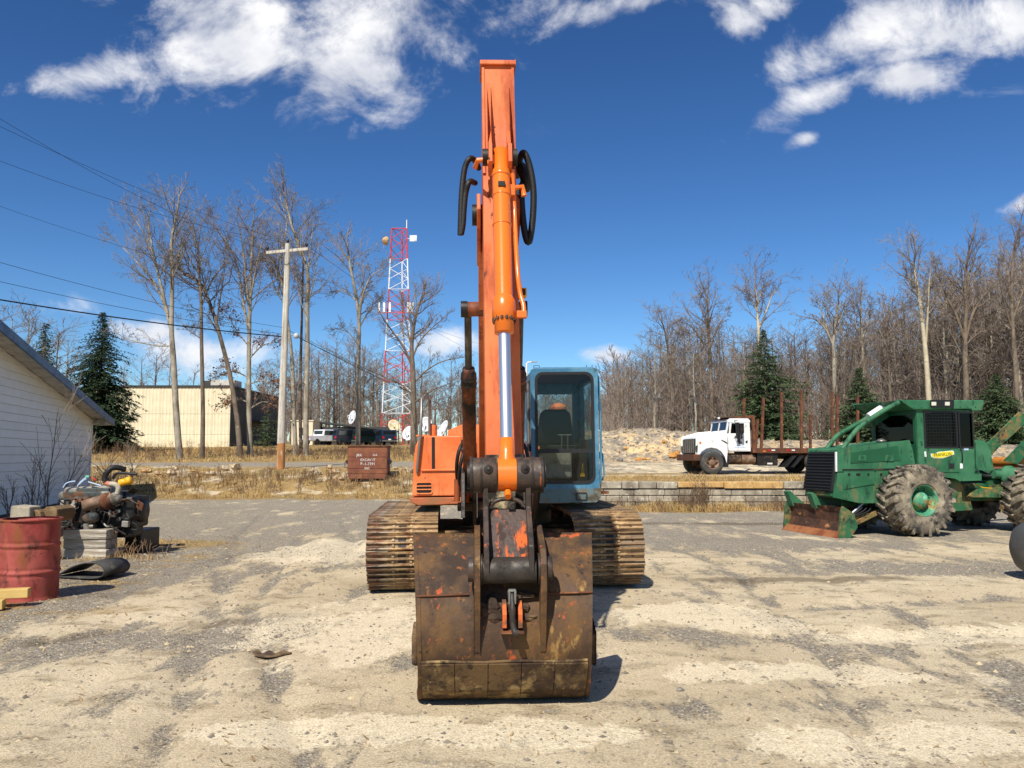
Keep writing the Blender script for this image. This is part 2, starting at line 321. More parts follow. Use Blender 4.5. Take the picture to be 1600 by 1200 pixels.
conc_m = worn('weathered_concrete', lin(168, 158, 138), [(lin(116, 106, 90), 2.4, .54, .08, (1, 1, .5)), (lin(200, 190, 168), 6, .60, .05), (lin(80, 74, 64), 9, .66, .05, (2, 2, .4))], rough=.95, bump=.4, bscale=24, vary=.14)
conc_o = worn('ochre_stained_concrete', lin(190, 150, 92), [(lin(210, 176, 120), 3, .55, .08), (lin(120, 100, 74), 7, .62, .05)], rough=.95, bump=.4, bscale=24)
siding_m = worn('white_lap_siding', lin(234, 232, 226), [], rough=.5, bump=0, tone=.03, vary=.03)
soffit_m = worn('stained_white_soffit', lin(200, 194, 182), [(lin(150, 138, 116), 3, .58, .07)], rough=.8, bump=.1)
roofblue_m = worn('slate_blue_roof_metal', lin(58, 92, 128), [(lin(80, 112, 142), 3, .58, .08)], rough=.4, bump=.05)
tan_m = worn('cream_wall_panel', lin(226, 214, 182), [(lin(214, 200, 166), 1.2, .56, .1)], rough=.7, bump=.05, tone=.05)
dark_m = worn('dark_grey_panel_and_shade', lin(60, 60, 58), [], rough=.7)  # dark panels, also painted shade behind the siding and on an end wall
pole_m = worn('bleached_pole_wood', lin(206, 198, 182), [(lin(160, 148, 128), 3, .56, .08, (3, 3, .2)), (lin(120, 104, 84), 9, .66, .04, (3, 3, .2))], rough=.9, bump=.3)
pole_base = worn('stained_pole_foot', lin(176, 120, 70), [(lin(200, 180, 150), 4, .58, .06, (3, 3, .3))], rough=.9, bump=.3)
wire_m = worn('black_wire', (.012, .012, .014), [], rough=.6, bump=0)
redp_m = worn('tower_red_paint', lin(206, 58, 46), [], rough=.5, bump=0)
whitep_m = worn('tower_white_paint', (.80, .80, .80), [], rough=.5, bump=0)
dish_m = worn('white_dish_paint', (.76, .78, .80), [(lin(150, 150, 146), 1.5, .6, .1)], rough=.5, bump=0)
creamdish_m = worn('cream_dish_paint', lin(232, 214, 168), [], rough=.55, bump=0)
carw_m = worn('car_white_paint', (.72, .73, .75), [], rough=.25, bump=0)
carb_m = worn('car_navy_paint', (.016, .03, .055), [], rough=.22, bump=0)
carg_m = worn('car_dark_green_paint', (.014, .028, .024), [], rough=.25, bump=0)
carglass = worn('car_dark_glass', (.012, .016, .02), [], rough=.08, bump=0, spec=.7)
glass_m = glass('cab_glass', (.80, .84, .84), .5)
glass_d = glass('dark_cab_glass', (.13, .14, .145), .6)
bark_a = worn('pale_grey_bark', lin(158, 148, 130), [(lin(104, 94, 80), 3, .55, .08, (1, 1, .3)), (lin(188, 180, 158), 5, .62, .06, (1, 1, .4))], rough=.95, bump=.4, bscale=14)
bark_b = worn('grey_brown_bark', lin(120, 106, 90), [(lin(78, 66, 55), 3, .54, .08, (1, 1, .3)), (lin(150, 146, 116), 5, .64, .05)], rough=.95, bump=.4, bscale=14)
bark_w = worn('white_birch_bark', lin(188, 176, 148), [(lin(120, 108, 92), 6, .64, .05, (.6, .6, 1.5))], rough=.9, bump=.2)
twig_a = worn('grey_twig_bark', lin(142, 130, 116), [(lin(96, 84, 74), 1.2, .55, .1)], rough=.95, bump=0)
twig_b = worn('brown_twig_bark', lin(136, 122, 110), [(lin(104, 88, 78), .8, .55, .1)], rough=.95, bump=0)
needle_m = worn('dark_spruce_needles', (.034, .062, .026), [((.056, .088, .034), 2.2, .55, .1), ((.075, .066, .035), 4, .68, .05)], rough=.85, bump=0)
pine_m = worn('pine_needles', (.065, .105, .042), [((.10, .135, .055), 1.6, .55, .1), ((.10, .075, .04), 3, .66, .05)], rough=.85, bump=0)
leaf_m = worn('dry_oak_leaf', lin(118, 72, 46), [(lin(150, 98, 62), 2, .55, .1)], rough=.85, bump=0)
straw_m = worn('dry_straw_grass', lin(186, 156, 100), [(lin(140, 110, 68), 1.1, .52, .1), (lin(206, 180, 126), 3, .6, .08), (lin(110, 112, 62), .6, .66, .05)], rough=.95, bump=0)
weed_m = worn('brown_dead_weed', lin(116, 92, 68), [(lin(86, 66, 50), 1, .55, .1)], rough=.95, bump=0)
rock_t = worn('tan_rock', lin(196, 164, 116), [(lin(206, 150, 76), 2, .56, .08), (lin(150, 130, 104), 5, .56, .06)], rough=.95, bump=.4, bscale=14, vary=.15)
rock_o = worn('ochre_rock', lin(196, 138, 66), [(lin(150, 104, 58), 3, .56, .08)], rough=.95, bump=.4, bscale=14, vary=.1)
rock_g = worn('grey_rock', lin(136, 130, 122), [(lin(170, 160, 144), 4, .56, .08)], rough=.95, bump=.4, bscale=14, vary=.2)
stone_m = worn('gravel_stone', lin(138, 128, 112), [(lin(104, 97, 88), 3.9, .52, .05), (lin(190, 172, 138), 6.7, .56, .05)], rough=.95, bump=0)
chip_m = worn('wood_chip_litter', lin(176, 150, 108), [(lin(110, 86, 60), .8, .54, .06)], rough=.95, bump=0)
lamp_m = worn('lamp_lens', (.7, .68, .55), [], rough=.15, bump=0)
red_m = worn('red_reflector', lin(190, 30, 30), [], rough=.3, bump=0)
amber_m = worn('amber_lens', lin(235, 120, 30), [], rough=.3, bump=0)
# ------------------------------------------------------------------ terrain
def sm(a, b, x):
    t = max(0.0, min(1.0, (x-a)/(b-a))); return t*t*(3-2*t)
def lerp_pts(pts, y):
    if y <= pts[0][0]: return pts[0][1]
    for (a, h0), (b, h1) in zip(pts, pts[1:]):
        if y <= b: return h0 + (h1-h0)*(y-a)/(b-a)
    return pts[-1][1]
HLP = [(0, 0), (30.5, 0), (35.8, 1.0), (44, 1.25), (52, 1.62), (70, 2.32), (110, 3.0), (200, 5), (700, 7)]
HRP = [(0, 0), (24.45, 0), (24.8, .72), (36, .79), (48, 1.3), (70, 1.8), (110, 3.0), (200, 5), (700, 7)]
def H0(x, y): 
    if y < 24: return 0.0
    w = sm(-1.2, 1.0, x)
    return lerp_pts(HLP, y)*(1-w) + lerp_pts(HRP, y)*w
def fb(x, y, s, o=4, sd=0.0): return mnoise.fractal(V(x*s+sd, y*s-sd, sd), 1.0, 2.0, o)
RUTS = [([(-1.2, 2.0), (-2.0, 5), (-3.2, 9), (-5.2, 16), (-7.0, 24)], .14), ([(-.2, 2.2), (-1.3, 5), (-2.6, 8.2), (-4.0, 16)], .12), ([(1.2, 2.4), (2.4, 6.0), (3.0, 11), (2.6, 18)], .14), ([(3.4, 4.2), (3.9, 8), (4.2, 14)], .14), ([(-8.5, 3.0), (-4.6, 6.2), (-2.5, 9.0), (-2.6, 14), (-4, 20)], .16), ([(-6.8, 2.2), (-3.4, 5.0), (-1.9, 7.4), (-1.7, 12)], .16), ([(3.0, 8.6), (7, 9.6), (12, 9.9)], .2), ([(2.2, 7.2), (6, 7.4), (10, 6.6)], .18)]
def rut(x, y):
    d = 0.0
    for pts, w in RUTS:
        for (ax, ay), (bx, by) in zip(pts, pts[1:]):
            vx, vy = bx-ax, by-ay; t = max(0, min(1, ((x-ax)*vx+(y-ay)*vy)/(vx*vx+vy*vy)))
            q = math.hypot(x-ax-vx*t, y-ay-vy*t)
            if q < w*2.5: d = max(d, math.exp(-(q/w)**2))
    return d
def HT(x, y):
    h = H0(x, y)
    r = math.hypot(x, y)
    if r < 40:
        h += .018*fb(x, y, .55, 3) + .006*fb(x, y, 2.3, 3, 5.0)*(1 if r < 25 else .4)
        if y < 22: h -= .034*rut(x, y)
    elif r < 400: h += .10*fb(x, y, .09, 3)
    if y > 30 and x < 0: h += .10*fb(x, y, .5, 3, 9.0)*sm(30, 32, y)*(1-sm(36, 37, y))
    return h
def ell(x, y, cx, cy, rx, ry, a=0.0):
    dx, dy = x-cx, y-cy; c, s = math.cos(a), math.sin(a)
    u, v = (dx*c+dy*s)/rx, (-dx*s+dy*c)/ry
    return math.exp(-(u*u+v*v))
_pe = lambda px, py, rx, ry, a=0.0: (G(px, py).x, G(px, py).y, rx, ry, a)
PALE = [_pe(1290, 1052, 1.1, .35, -.05), _pe(1540, 990, 1.6, .55, .1), _pe(1450, 1160, 1.0, .35), _pe(880, 1150, .8, .3), _pe(560, 985, 1.2, 1.2), _pe(520, 1140, 1.2, .3), _pe(1100, 960, 1.2, .8), _pe(500, 860, 1.0, 2.0)]
GREY = [_pe(260, 905, 2.6, .9, .55), _pe(80, 1010, 1.6, .55, .5), _pe(430, 850, 1.5, 2.2, .5), _pe(560, 760, 6, 3), _pe(1180, 850, 5, 1.3), _pe(1500, 890, 4, .9), _pe(1150, 1000, 1.6, .35, -.2), _pe(1250, 930, 2.0, .35), _pe(1400, 1100, 1.5, .25), _pe(1100, 1110, 1.0, .3), _pe(700, 1160, .8, .15), _pe(300, 1085, 1.0, .2)]
DARK = [_pe(1270, 905, 1.9, .28, .05), _pe(1120, 818, 2.6, .45), _pe(300, 975, 2.0, .25, .5), _pe(90, 1000, 1.0, .12, .5), _pe(150, 930, 1.2, .4, .3)]
LA, LB = G(0, 1030), G(500, 850); LN = Vector((-(LB-LA).y, (LB-LA).x)).normalized()
def zones(x, y):
    n = fb(x, y, .35, 4, 2.0); n2 = fb(x, y, 1.1, 3, 7.0)
    g = gr = pl = dk = 0.0
    if y < 31:
        ls = (x-LA.x)*LN.x + (y-LA.y)*LN.y + .5*n
        lz = sm(-.2, 1.3, ls)*(1-sm(14, 19, y))
        gr = 1.0*lz; dk = .46*lz; g = .42*lz*(.6+.8*max(0, n2+.3))
        for e in PALE: pl = max(pl, ell(x, y, *e))
        for i_, e in enumerate(GREY): gr = max(gr, (.6 if i_ < 6 else .36)*ell(x, y, *e))
        for i_, e in enumerate(DARK): dk = max(dk, (1 if i_ < 2 else .55)*ell(x, y, *e))
        rt = rut(x, y) if y < 22 else 0.0
        rt *= max(0, min(1, .75 + 1.2*n2)); gr = max(gr, .55*rt); dk = max(dk, .22*rt)
        if y > 12: gr = max(gr, .55*sm(12, 18, y))
        # dry grass tongue by the engine and under the house wall
        g = max(g, .9*ell(x, y, -6.6, 14.6, 2.2, 1.0), .9*ell(x, y, -9.5, 17, 1.6, 4), .55*ell(x, y, -6.2, 10.3, 1.6, .6), .5*ell(x, y, -4.2, 8.3, 2.2, .4, .3))
        g = max(g, sm(22.2, 23.4, y + .7*n)*sm(.0, 1.0, x), sm(29.0, 30.4, y + .8*n)*(1-sm(-1, .6, x)))
    if y >= 24.5 and x > 0:
        g = max(g, sm(.6, 1.2, x)*(1-sm(30, 33, y+1.5*n)), .6*sm(33, 34, y)*(1-sm(35.5, 37, y)), .55*sm(60, 66, y)); gr = max(gr, .25); pl = max(pl, .35*sm(33, 37, y)*(1-sm(50, 56, y)))
    if y >= 29 and x <= .6:
        road = sm(36.8, 38.0, y + .3*n)*(1-sm(42.0, 43.4, y + .4*n)); gr = max(gr, road)
        g = max(g, (1-road)*max(.25, min(1, .72+.9*n2 if y < 37 else 1)))
    return (min(1, max(0, g)), min(1, max(0, gr+.25*n)), min(1, max(0, pl+.2*n2)), min(1, max(0, dk)))
def build_ground():
    angs = []
    a = -40.0
    while a < 40.0: angs.append(a); a += .2
    a = 40.0
    while a < 320.0: angs.append(a); a += 5.0
    radii = [0.0, .6]
    while radii[-1] < 700: radii.append(radii[-1]*1.0175)
    vs = []; cols = []
    n = len(angs)
    sc = [(math.sin(rad(q)), math.cos(rad(q))) for q in angs]
    for r in radii[1:]:
        for (s_, c_) in sc:
            x, y = r*s_, r*c_
            vs.append((x, y, HT(x, y))); cols.append(zones(x, y))
    k = len(radii)-1
    fs = [(i*n+j, i*n+(j+1) % n, (i+1)*n+(j+1) % n, (i+1)*n+j) for i in range(k-1) for j in range(n)]
    fs.append(tuple(range(n-1, -1, -1)))
    me = bpy.data.meshes.new('ground'); me.from_pydata(vs, [], fs); me.update()
    at = me.color_attributes.new('zone', 'FLOAT_COLOR', 'POINT')
    at.data.foreach_set('color', [c for q in cols for c in q])
    me.polygons.foreach_set('use_smooth', [True]*len(me.polygons))
    o = bpy.data.objects.new('ground', me); COL.objects.link(o)
    if me.polygons[0].normal.z < 0: me.flip_normals()
    mt = bpy.data.materials.new('yard_ground'); mt.use_nodes = True; nt = mt.node_tree; N, L = nt.nodes, nt.links
    b = N['Principled BSDF']; b.inputs['Roughness'].default_value = .95; b.inputs['Specular IOR Level'].default_value = .15
    tc = N.new('ShaderNodeTexCoord'); vc = N.new('ShaderNodeVertexColor'); vc.layer_name = 'zone'; sp = N.new('ShaderNodeSeparateColor'); L.new(vc.outputs[0], sp.inputs[0])
    def noise(s, d=6, r=.6, st=None, loc=0):
        n_ = N.new('ShaderNodeTexNoise'); n_.inputs['Scale'].default_value = s; n_.inputs['Detail'].default_value = d; n_.inputs['Roughness'].default_value = r
        if st:
            mp = N.new('ShaderNodeMapping'); mp.inputs['Scale'].default_value = st; mp.inputs['Location'].default_value = (loc, loc, 0); mp.inputs['Rotation'].default_value = (0, 0, loc*.4); L.new(tc.outputs['Object'], mp.inputs[0]); L.new(mp.outputs[0], n_.inputs['Vector'])
        else: L.new(tc.outputs['Object'], n_.inputs['Vector'])
        return n_.outputs['Fac']
    def math_(op, a, b_=0.0):
        m_ = N.new('ShaderNodeMath'); m_.operation = op
        for i, q in enumerate((a, b_)):
            if isinstance(q, (int, float)): m_.inputs[i].default_value = q
            else: L.new(q, m_.inputs[i])
        return m_.outputs[0]
    def rng_(v, a, b_, c=0.0, d=1.0):
        m_ = N.new('ShaderNodeMapRange'); m_.interpolation_type = 'SMOOTHSTEP'
        for i, q in enumerate((a, b_, c, d)): m_.inputs[i+1].default_value = q
        L.new(v, m_.inputs[0]); return m_.outputs[0]
    def mix(f, a, b_, mode='MIX'):
        m_ = N.new('ShaderNodeMix'); m_.data_type = 'RGBA'; m_.blend_type = mode
        if isinstance(f, (int, float)): m_.inputs[0].default_value = f
        else: L.new(f, m_.inputs[0])
        for i, q in ((6, a), (7, b_)):
            if isinstance(q, tuple): m_.inputs[i].default_value = (*q, 1)
            else: L.new(q, m_.inputs[i])
        return m_.outputs[2]
    big = noise(.45, 8, .62); mid = noise(2.1, 8, .62, (1, 1.7, 1), 2.0); fine = noise(14, 6, .7); grit = noise(70, 4, .75); speck = noise(150, 2, .6)
    streak = noise(1.0, 14, .74, (1.7, .55, 1), .75); patch = noise(.75, 14, .72, (1.5, .7, 1), 6.1)
    tan = mix(rng_(big, .35, .68), lin(196, 179, 148), lin(217, 201, 170))
    tan = mix(rng_(mid, .48, .70), tan, lin(166, 150, 122))
    # crushed grey stone where it has not been covered by fines
    gsel = math_('ADD', math_('MULTIPLY', sp.outputs[1], .35), streak)
    gmask = math_('MULTIPLY', rng_(gsel, .565, .655), .92)
    vor = N.new('ShaderNodeTexVoronoi'); vor.inputs['Scale'].default_value = 60; L.new(tc.outputs['Object'], vor.inputs['Vector'])
    vs_ = N.new('ShaderNodeSeparateColor'); L.new(vor.outputs['Color'], vs_.inputs[0])
    gcol = mix(vs_.outputs[0], lin(104, 98, 90), lin(192, 182, 164)); gcol = mix(.5, gcol, mix(rng_(grit, .3, .7), lin(98, 92, 84), lin(178, 168, 150)))
    c = mix(gmask, tan, gcol)
    pmask = rng_(math_('ADD', math_('MULTIPLY', sp.outputs[2], .34), patch), .65, .70)
    c = mix(math_('MULTIPLY', pmask, .85), c, mix(rng_(fine, .35, .65), lin(226, 210, 178), lin(240, 225, 194)))
    al = N.new('ShaderNodeVertexColor'); al.layer_name = 'zone'
    dmask = math_('MULTIPLY', rng_(math_('ADD', al.outputs['Alpha'], math_('MULTIPLY', math_('SUBTRACT', patch, .5), 2.0)), .35, .75), .62)
    c = mix(dmask, c, lin(88, 76, 60))
    # dead turf
    tcol = mix(rng_(mid, .35, .65), lin(150, 124, 80), lin(184, 156, 104)); tcol = mix(rng_(fine, .45, .7), tcol, lin(112, 92, 64)); tcol = mix(math_('MULTIPLY', rng_(big, .52, .7), .5), tcol, lin(124, 118, 70))
    tmask = rng_(math_('ADD', sp.outputs[0], math_('MULTIPLY', math_('SUBTRACT', mid, .5), 1.2)), .35, .62)
    c = mix(tmask, c, tcol)
    # grit and dark specks
    c = mix(1.0, c, mix(rng_(grit, .30, .70), (.66, .65, .63), (1.2, 1.19, 1.17)), 'MULTIPLY')
    c = mix(math_('MULTIPLY', rng_(speck, .64, .74), .6), c, lin(84, 78, 72))
    v2 = N.new('ShaderNodeTexVoronoi'); v2.inputs['Scale'].default_value = 34; L.new(tc.outputs['Object'], v2.inputs['Vector']); s2 = N.new('ShaderNodeSeparateColor'); L.new(v2.outputs['Color'], s2.inputs[0])
    core = rng_(v2.outputs['Distance'], .50, .30); amt = rng_(math_('ADD', mid, math_('MULTIPLY', gmask, .25)), .45, .75, .15, 1.0)
    c = mix(math_('MULTIPLY', math_('MULTIPLY', rng_(s2.outputs[0], .66, .72), core), amt), c, mix(s2.outputs[1], lin(82, 77, 72), lin(126, 118, 106)))
    c = mix(math_('MULTIPLY', math_('MULTIPLY', rng_(s2.outputs[2], .84, .90), core), amt), c, lin(214, 200, 170))
    L.new(c, b.inputs['Base Color'])
    hgt = math_('ADD', math_('MULTIPLY', grit, .5), math_('ADD', math_('MULTIPLY', fine, .55), math_('MULTIPLY', math_('MULTIPLY', vor.outputs['Distance'], gmask), .6)))
    bp = N.new('ShaderNodeBump'); bp.inputs['Strength'].default_value = .9; bp.inputs['Distance'].default_value = .026; L.new(hgt, bp.inputs['Height']); L.new(bp.outputs[0], b.inputs['Normal'])
    me.materials.append(mt)
    struct(o)
build_ground()

# ------------------------------------------------------------------ loose stones, chips and grass (too many to count)
def scatter_stones():
    rng = random.Random(4); mb = MB()
    for i in range(17000):
        y = 2.6*(14/2.6)**rng.random(); x = rng.uniform(-.66, .66)*y*1.05
        z = zones(x, y); p = .25 + .75*z[1]
        if rng.random() > p: continue
        s = .004 + .016*rng.random()**5 + .0013*y*rng.random()
        if rng.random() < .006: s *= 2.2
        h = HT(x, y); c = V(x, y, h + s*.05)
        vs = [c + V(dx*s*rng.uniform(.7, 1.4), dy*s*rng.uniform(.7, 1.4), dz*s*rng.uniform(.5, .9)) for dx, dy, dz in ((1, 0, 0), (0, 1, 0), (-1, 0, 0), (0, -1, 0), (0, 0, 1), (0, 0, -1))]
        mb.add(vs, [(0, 1, 4), (1, 2, 4), (2, 3, 4), (3, 0, 4), (1, 0, 5), (2, 1, 5), (3, 2, 5), (0, 3, 5)])
    o = mb.build('loose_gravel', stone_m, norm=False); struct(o, 'stuff'); o['label'] = 'loose grey gravel scattered over the yard'
    mb = MB()
    for i in range(3600):
        if rng.random() < .6: y = rng.uniform(6.5, 18); x = rng.uniform(-.66*y, -.22*y)
        else: y = 2.6*(16/2.6)**rng.random(); x = rng.uniform(-.66, .66)*y
        l = rng.uniform(.006, .024)*(1 + .05*y); w = l*rng.uniform(.10, .3); a = rng.uniform(0, 6.3); t = rng.uniform(0, .35)
        u = V(math.cos(a), math.sin(a), t)*l; v = V(-math.sin(a), math.cos(a), 0)*w; c = V(x, y, HT(x, y)+.006+.5*abs(t)*l)
        mb.add([c-u-v, c+u-v*.6, c+u+v*.6, c-u+v], [(0, 1, 2, 3)])
    o = mb.build('wood_chips', chip_m, norm=False); struct(o, 'stuff'); o['label'] = 'pale wood chips and straw scattered on the dirt'
scatter_stones()

def scatter_grass():
    rng = random.Random(9); mb = MB()
    def tuft(x, y, hmax, n, w):
        h0 = HT(x, y)
        for _ in range(n):
            a = rng.uniform(0, 6.3); r = rng.uniform(0, .10)
            bx, by = x + r*math.cos(a), y + r*math.sin(a)
            h = hmax*rng.uniform(.35, 1.0); lean = rng.uniform(.1, .9)*h; b_ = rng.uniform(0, 6.3)
            d = V(math.cos(b_)*lean, math.sin(b_)*lean, 0); s_ = V(w, 0, 0) if rng.random() < .6 else V(0, w, 0)
            base = V(bx, by, h0 - .02); mid_ = base + d*.35 + V(0, 0, h*.6); tip = base + d + V(0, 0, h*.85)
            mb.add([base-s_, base+s_, mid_+s_*.6, mid_-s_*.6, tip], [(0, 1, 2, 3), (3, 2, 4)])
    def zone(n, x0, x1, y0, y1, hm, k, w):
        for _ in range(n):
            y = rng.uniform(y0, y1); x = rng.uniform(x0, x1)
            if zones(x, y)[0] < .5 + .3*rng.random(): continue
            q = .5 + .8*max(0, fb(x, y, .8, 3, 3.0)+.3)
            if x < .4 and 34.2 < y < 37: q *= .42
            if x < .4 and y > 35.9 and y < 43: continue
            tuft(x, y, hm*q, k, w)
    zone(3200, .3, 16, 22.2, 24.3, .36, 7, .008)      # below the block wall
    zone(1700, .8, 16, 24.9, 33, .22, 6, .010)        # on the terrace
    zone(3000, -24, .4, 29.5, 36.6, .30, 7, .011)     # left bank
    zone(2600, -30, 0, 43.5, 66, .38, 6, .017)        # field beyond the road
    zone(900, -9.5, -4, 12.5, 17.0, .12, 6, .006)
    zone(700, -12.5, -8.6, 13, 22, .35, 7, .007)
    zone(350, -8.5, -3.2, 7.6, 11.4, .07, 5, .004)
    for i in range(26):                                 # along the foot of the timbers
        tuft(rng.uniform(-6.9, -5.3), rng.uniform(12.2, 12.6), .18, 7, .004)
    o = mb.build('dry_grass', straw_m, norm=False); struct(o, 'stuff'); o['label'] = 'dry straw coloured grass on the banks and verges'
    mb = MB()
    def weed(x, y, h, n=6):
        z0 = HT(x, y) - .02
        for _ in range(n):
            a = rng.uniform(0, 6.3); l = rng.uniform(.05, .35)*h; p0 = V(x+rng.uniform(-.15, .15), y+rng.uniform(-.15, .15), z0); p1 = p0 + V(math.cos(a)*l, math.sin(a)*l, h*rng.uniform(.5, 1))
            mb.tube([p0, (p0+p1)/2+V(rng.uniform(-.03, .03), 0, .02), p1], [.008, .006, .003], 3, False, False)
            for _ in range(3):
                q = p0.lerp(p1, rng.uniform(.4, .95)); e = q + V(rng.uniform(-.2, .2), rng.uniform(-.2, .2), rng.uniform(.05, .2))*h
                mb.tube([q, e], [.005, .003], 3, False, False)
    for _ in range(330): weed(rng.uniform(-22, .2), rng.uniform(31.2, 34.4), rng.uniform(.25, .7))
    for _ in range(240): weed(rng.uniform(-28, -1), rng.uniform(44.5, 52), rng.uniform(.4, 1.2))
    for _ in range(130): weed(rng.uniform(1, 15), rng.uniform(22.8, 24.1), rng.uniform(.25, .6))
    for _ in range(60): weed(rng.uniform(11, 16), rng.uniform(26, 34), rng.uniform(.3, .7))
    for _ in range(9): weed(rng.uniform(5.0, 5.7), rng.uniform(23.6, 24.0), rng.uniform(.8, 1.3))
    for _ in range(6): weed(rng.uniform(-6.1, -5.3), rng.uniform(12.3, 12.7), rng.uniform(.2, .5), 3)
    o = mb.build('dead_weeds', weed_m, norm=False); struct(o, 'stuff'); o['label'] = 'brown dead weed stalks along the banks'
scatter_grass()
# ------------------------------------------------------------------ trees
def grow(mb, rng, p, d, L, r, lvl, maxl, dens, spread=.8, up=.10, wob=.22, ends=None, n0=5, rmin=.006):
    nseg = 4 if lvl < 2 else 3 if lvl < 3 else 2 if lvl < 4 else 1
    pts = [p.copy()]; q = p.copy(); e = d.normalized(); dirs = [e]
    for i in range(nseg):
        e = (e + V(rng.gauss(0, wob), rng.gauss(0, wob), rng.gauss(0, wob)*.7 + up)).normalized()
        q = q + e*(L/nseg); pts.append(q.copy()); dirs.append(e)
    rads = [max(rmin, r*(1 - .62*i/nseg)) for i in range(nseg+1)]
    mb.tube(pts, rads, n0 if lvl < 2 else 3, False, lvl < 2)
    if lvl >= maxl:
        if ends is not None: ends.append(pts[-1])
        return
    k = dens[min(lvl, len(dens)-1)]
    for c in range(k):
        t = .18 + .82*(c + rng.random()*.8)/k; t = min(.99, t)
        i = min(nseg-1, int(t*nseg)); f = t*nseg - i
        pos = pts[i].lerp(pts[i+1], f); dd = dirs[min(i+1, nseg)]
        side = dd.cross(V(rng.gauss(0, 1), rng.gauss(0, 1), rng.gauss(0, 1))).normalized()
        a = spread*rng.uniform(.55, 1.25)
        nd = dd*math.cos(a) + side*math.sin(a)
        rr = rads[i]*rng.uniform(.42, .62)
        grow(mb, rng, pos, nd, L*rng.uniform(.38, .62)*(1.15 - .45*t), rr, lvl+1, maxl, dens, spread, up, wob, ends, n0, rmin)
def hero_tree(name, label, d, limbs, seed, bark, twig, leaves=0, maxl=4, dens=(7, 5, 4, 3), grp=None, spread=.75, drop=0):
    """limbs: (width in picture pixels, [(px,py), ...]); the first is the trunk. Real size at distance d, limbs spread in depth."""
    rng = random.Random(seed)
    b = P(*limbs[0][1][0], d); zg = HT(b.x, d)
    root = empty(name, (b.x, d, zg)); O = V(b.x, d, zg)
    mt, mc = MB(), MB(); ends = []
    for li, (w, pp) in enumerate(limbs):
        pts = [P(px, py, d) for px, py in pp]
        if li == 0: pts[0].z = zg - .1; dz = 0
        dy = 0 if li == 0 else rng.uniform(-1, 1)*.55
        L = sum((a-c).length for a, c in zip(pts, pts[1:]))
        acc = 0; prev = pts[0]
        for k, q in enumerate(pts):
            acc += (q-prev).length; prev = q.copy()
            f = acc/L; s = (d + dy*L*.5*f)/d
            pts[k] = V(q.x*s, q.y*s, CAM_H + (q.z-CAM_H)*s)
        r0 = w/2*d/F_PX*(.84 if li == 0 else .66); r1 = max(.018, r0*(.34 if li == 0 else .20))
        sp = catmull(pts, 4); n = len(sp)
        rr = [r0 + (r1-r0)*i/(n-1) for i in range(n)]
        if li == 0: rr[0] *= 1.35
        sp = [q - O for q in sp]
        if li == 0: mt.tube(sp, rr, 9, False)
        else: MB().tube(sp, rr, 6, False).build('limb', bark, root, norm=False)
        t0 = .62 if li == 0 else .12
        cnt = (12 if li == 0 else max(9, int(L*2.6)))
        for c in range(cnt):
            t = t0 + (1-t0)*(c+rng.random())/cnt; x = t*(n-1); i = min(n-2, int(x)); pos = sp[i].lerp(sp[i+1], x-i)
            dd = (sp[i+1]-sp[i]).normalized(); side = dd.cross(V(rng.gauss(0, 1), rng.gauss(0, 1), rng.gauss(0, 1))).normalized(); a = spread*rng.uniform(.6, 1.25)
            grow(mc, rng, pos, dd*math.cos(a)+side*math.sin(a) - V(0, 0, drop), min(4.2, max(1.1, L*.36))*rng.uniform(.55, 1.1)*(1.15-.5*t), max(.016, rr[i]*.42), 1, maxl, dens, spread, .07, .2, ends, 4, .0048*d/46)
        grow(mc, rng, sp[-1], (sp[-1]-sp[-2]), max(.9, L*.16), rr[-1], 1, maxl, dens, spread, .07, .2, ends, 4, .0048*d/46)
    mt.build('trunk', bark, root, norm=False); cr = mc.build('crown', twig, root, norm=False)
    if leaves:
        ml = MB(); low = [e for e in ends if e.z < .62*max(q.z for q in ends)]
        for _ in range(leaves):
            c = rng.choice(low) + V(rng.gauss(0, .12), rng.gauss(0, .12), rng.gauss(0, .1)); s = rng.uniform(.05, .10)
            u = V(rng.gauss(0, 1), rng.gauss(0, 1), rng.gauss(0, 1)).normalized()*s; v = u.cross(V(rng.gauss(0, 1), rng.gauss(0, 1), rng.gauss(0, 1))).normalized()*s*.6
            ml.add([c-u, c+v, c+u, c-v], [(0, 1, 2, 3)])
        ml.build('dead_leaves', leaf_m, root, norm=False)
    tag(root, label, 'tree', grp)
    return root
LG = 'bare trees left of the excavator'
hero_tree('bare_tree', 'bare grey tree with sweeping left limbs in front of cream building', 46, [(13, [(281, 722), (275, 640), (271, 560), (268, 515), (269, 440), (268, 380), (276, 335)]), (8, [(269, 525), (258, 480), (243, 445), (228, 425), (205, 400), (185, 380)]), (8, [(262, 490), (250, 440), (240, 400), (222, 360), (205, 335)]), (6, [(250, 440), (240, 395), (232, 350), (235, 325)]), (4, [(270, 540), (245, 540), (200, 530), (180, 518)]), (4, [(268, 440), (278, 405), (285, 370)])], 11, bark_a, twig_a, grp=LG)
hero_tree('bare_tree', 'slim bare tree with crooked top right of the sweeping one', 47, [(9, [(316, 720), (317, 640), (315, 540), (314, 470), (311, 420), (309, 390)]), (5, [(314, 480), (330, 440), (350, 412), (348, 395)]), (4, [(314, 455), (300, 430), (285, 425), (280, 410)]), (4, [(312, 430), (296, 405), (288, 385)]), (3, [(315, 530), (300, 520), (290, 512)])], 12, bark_b, twig_a, grp=LG)
hero_tree('bare_tree', 'bare tree whose trunk leans left before the shaded wall', 48, [(11, [(376, 718), (370, 650), (360, 590), (345, 530), (330, 480), (315, 445), (300, 435)]), (5, [(330, 482), (318, 440), (310, 405)]), (4, [(345, 530), (332, 505), (320, 490), (300, 480)]), (5, [(338, 505), (345, 460), (350, 430)])], 13, bark_b, twig_b, grp=LG)
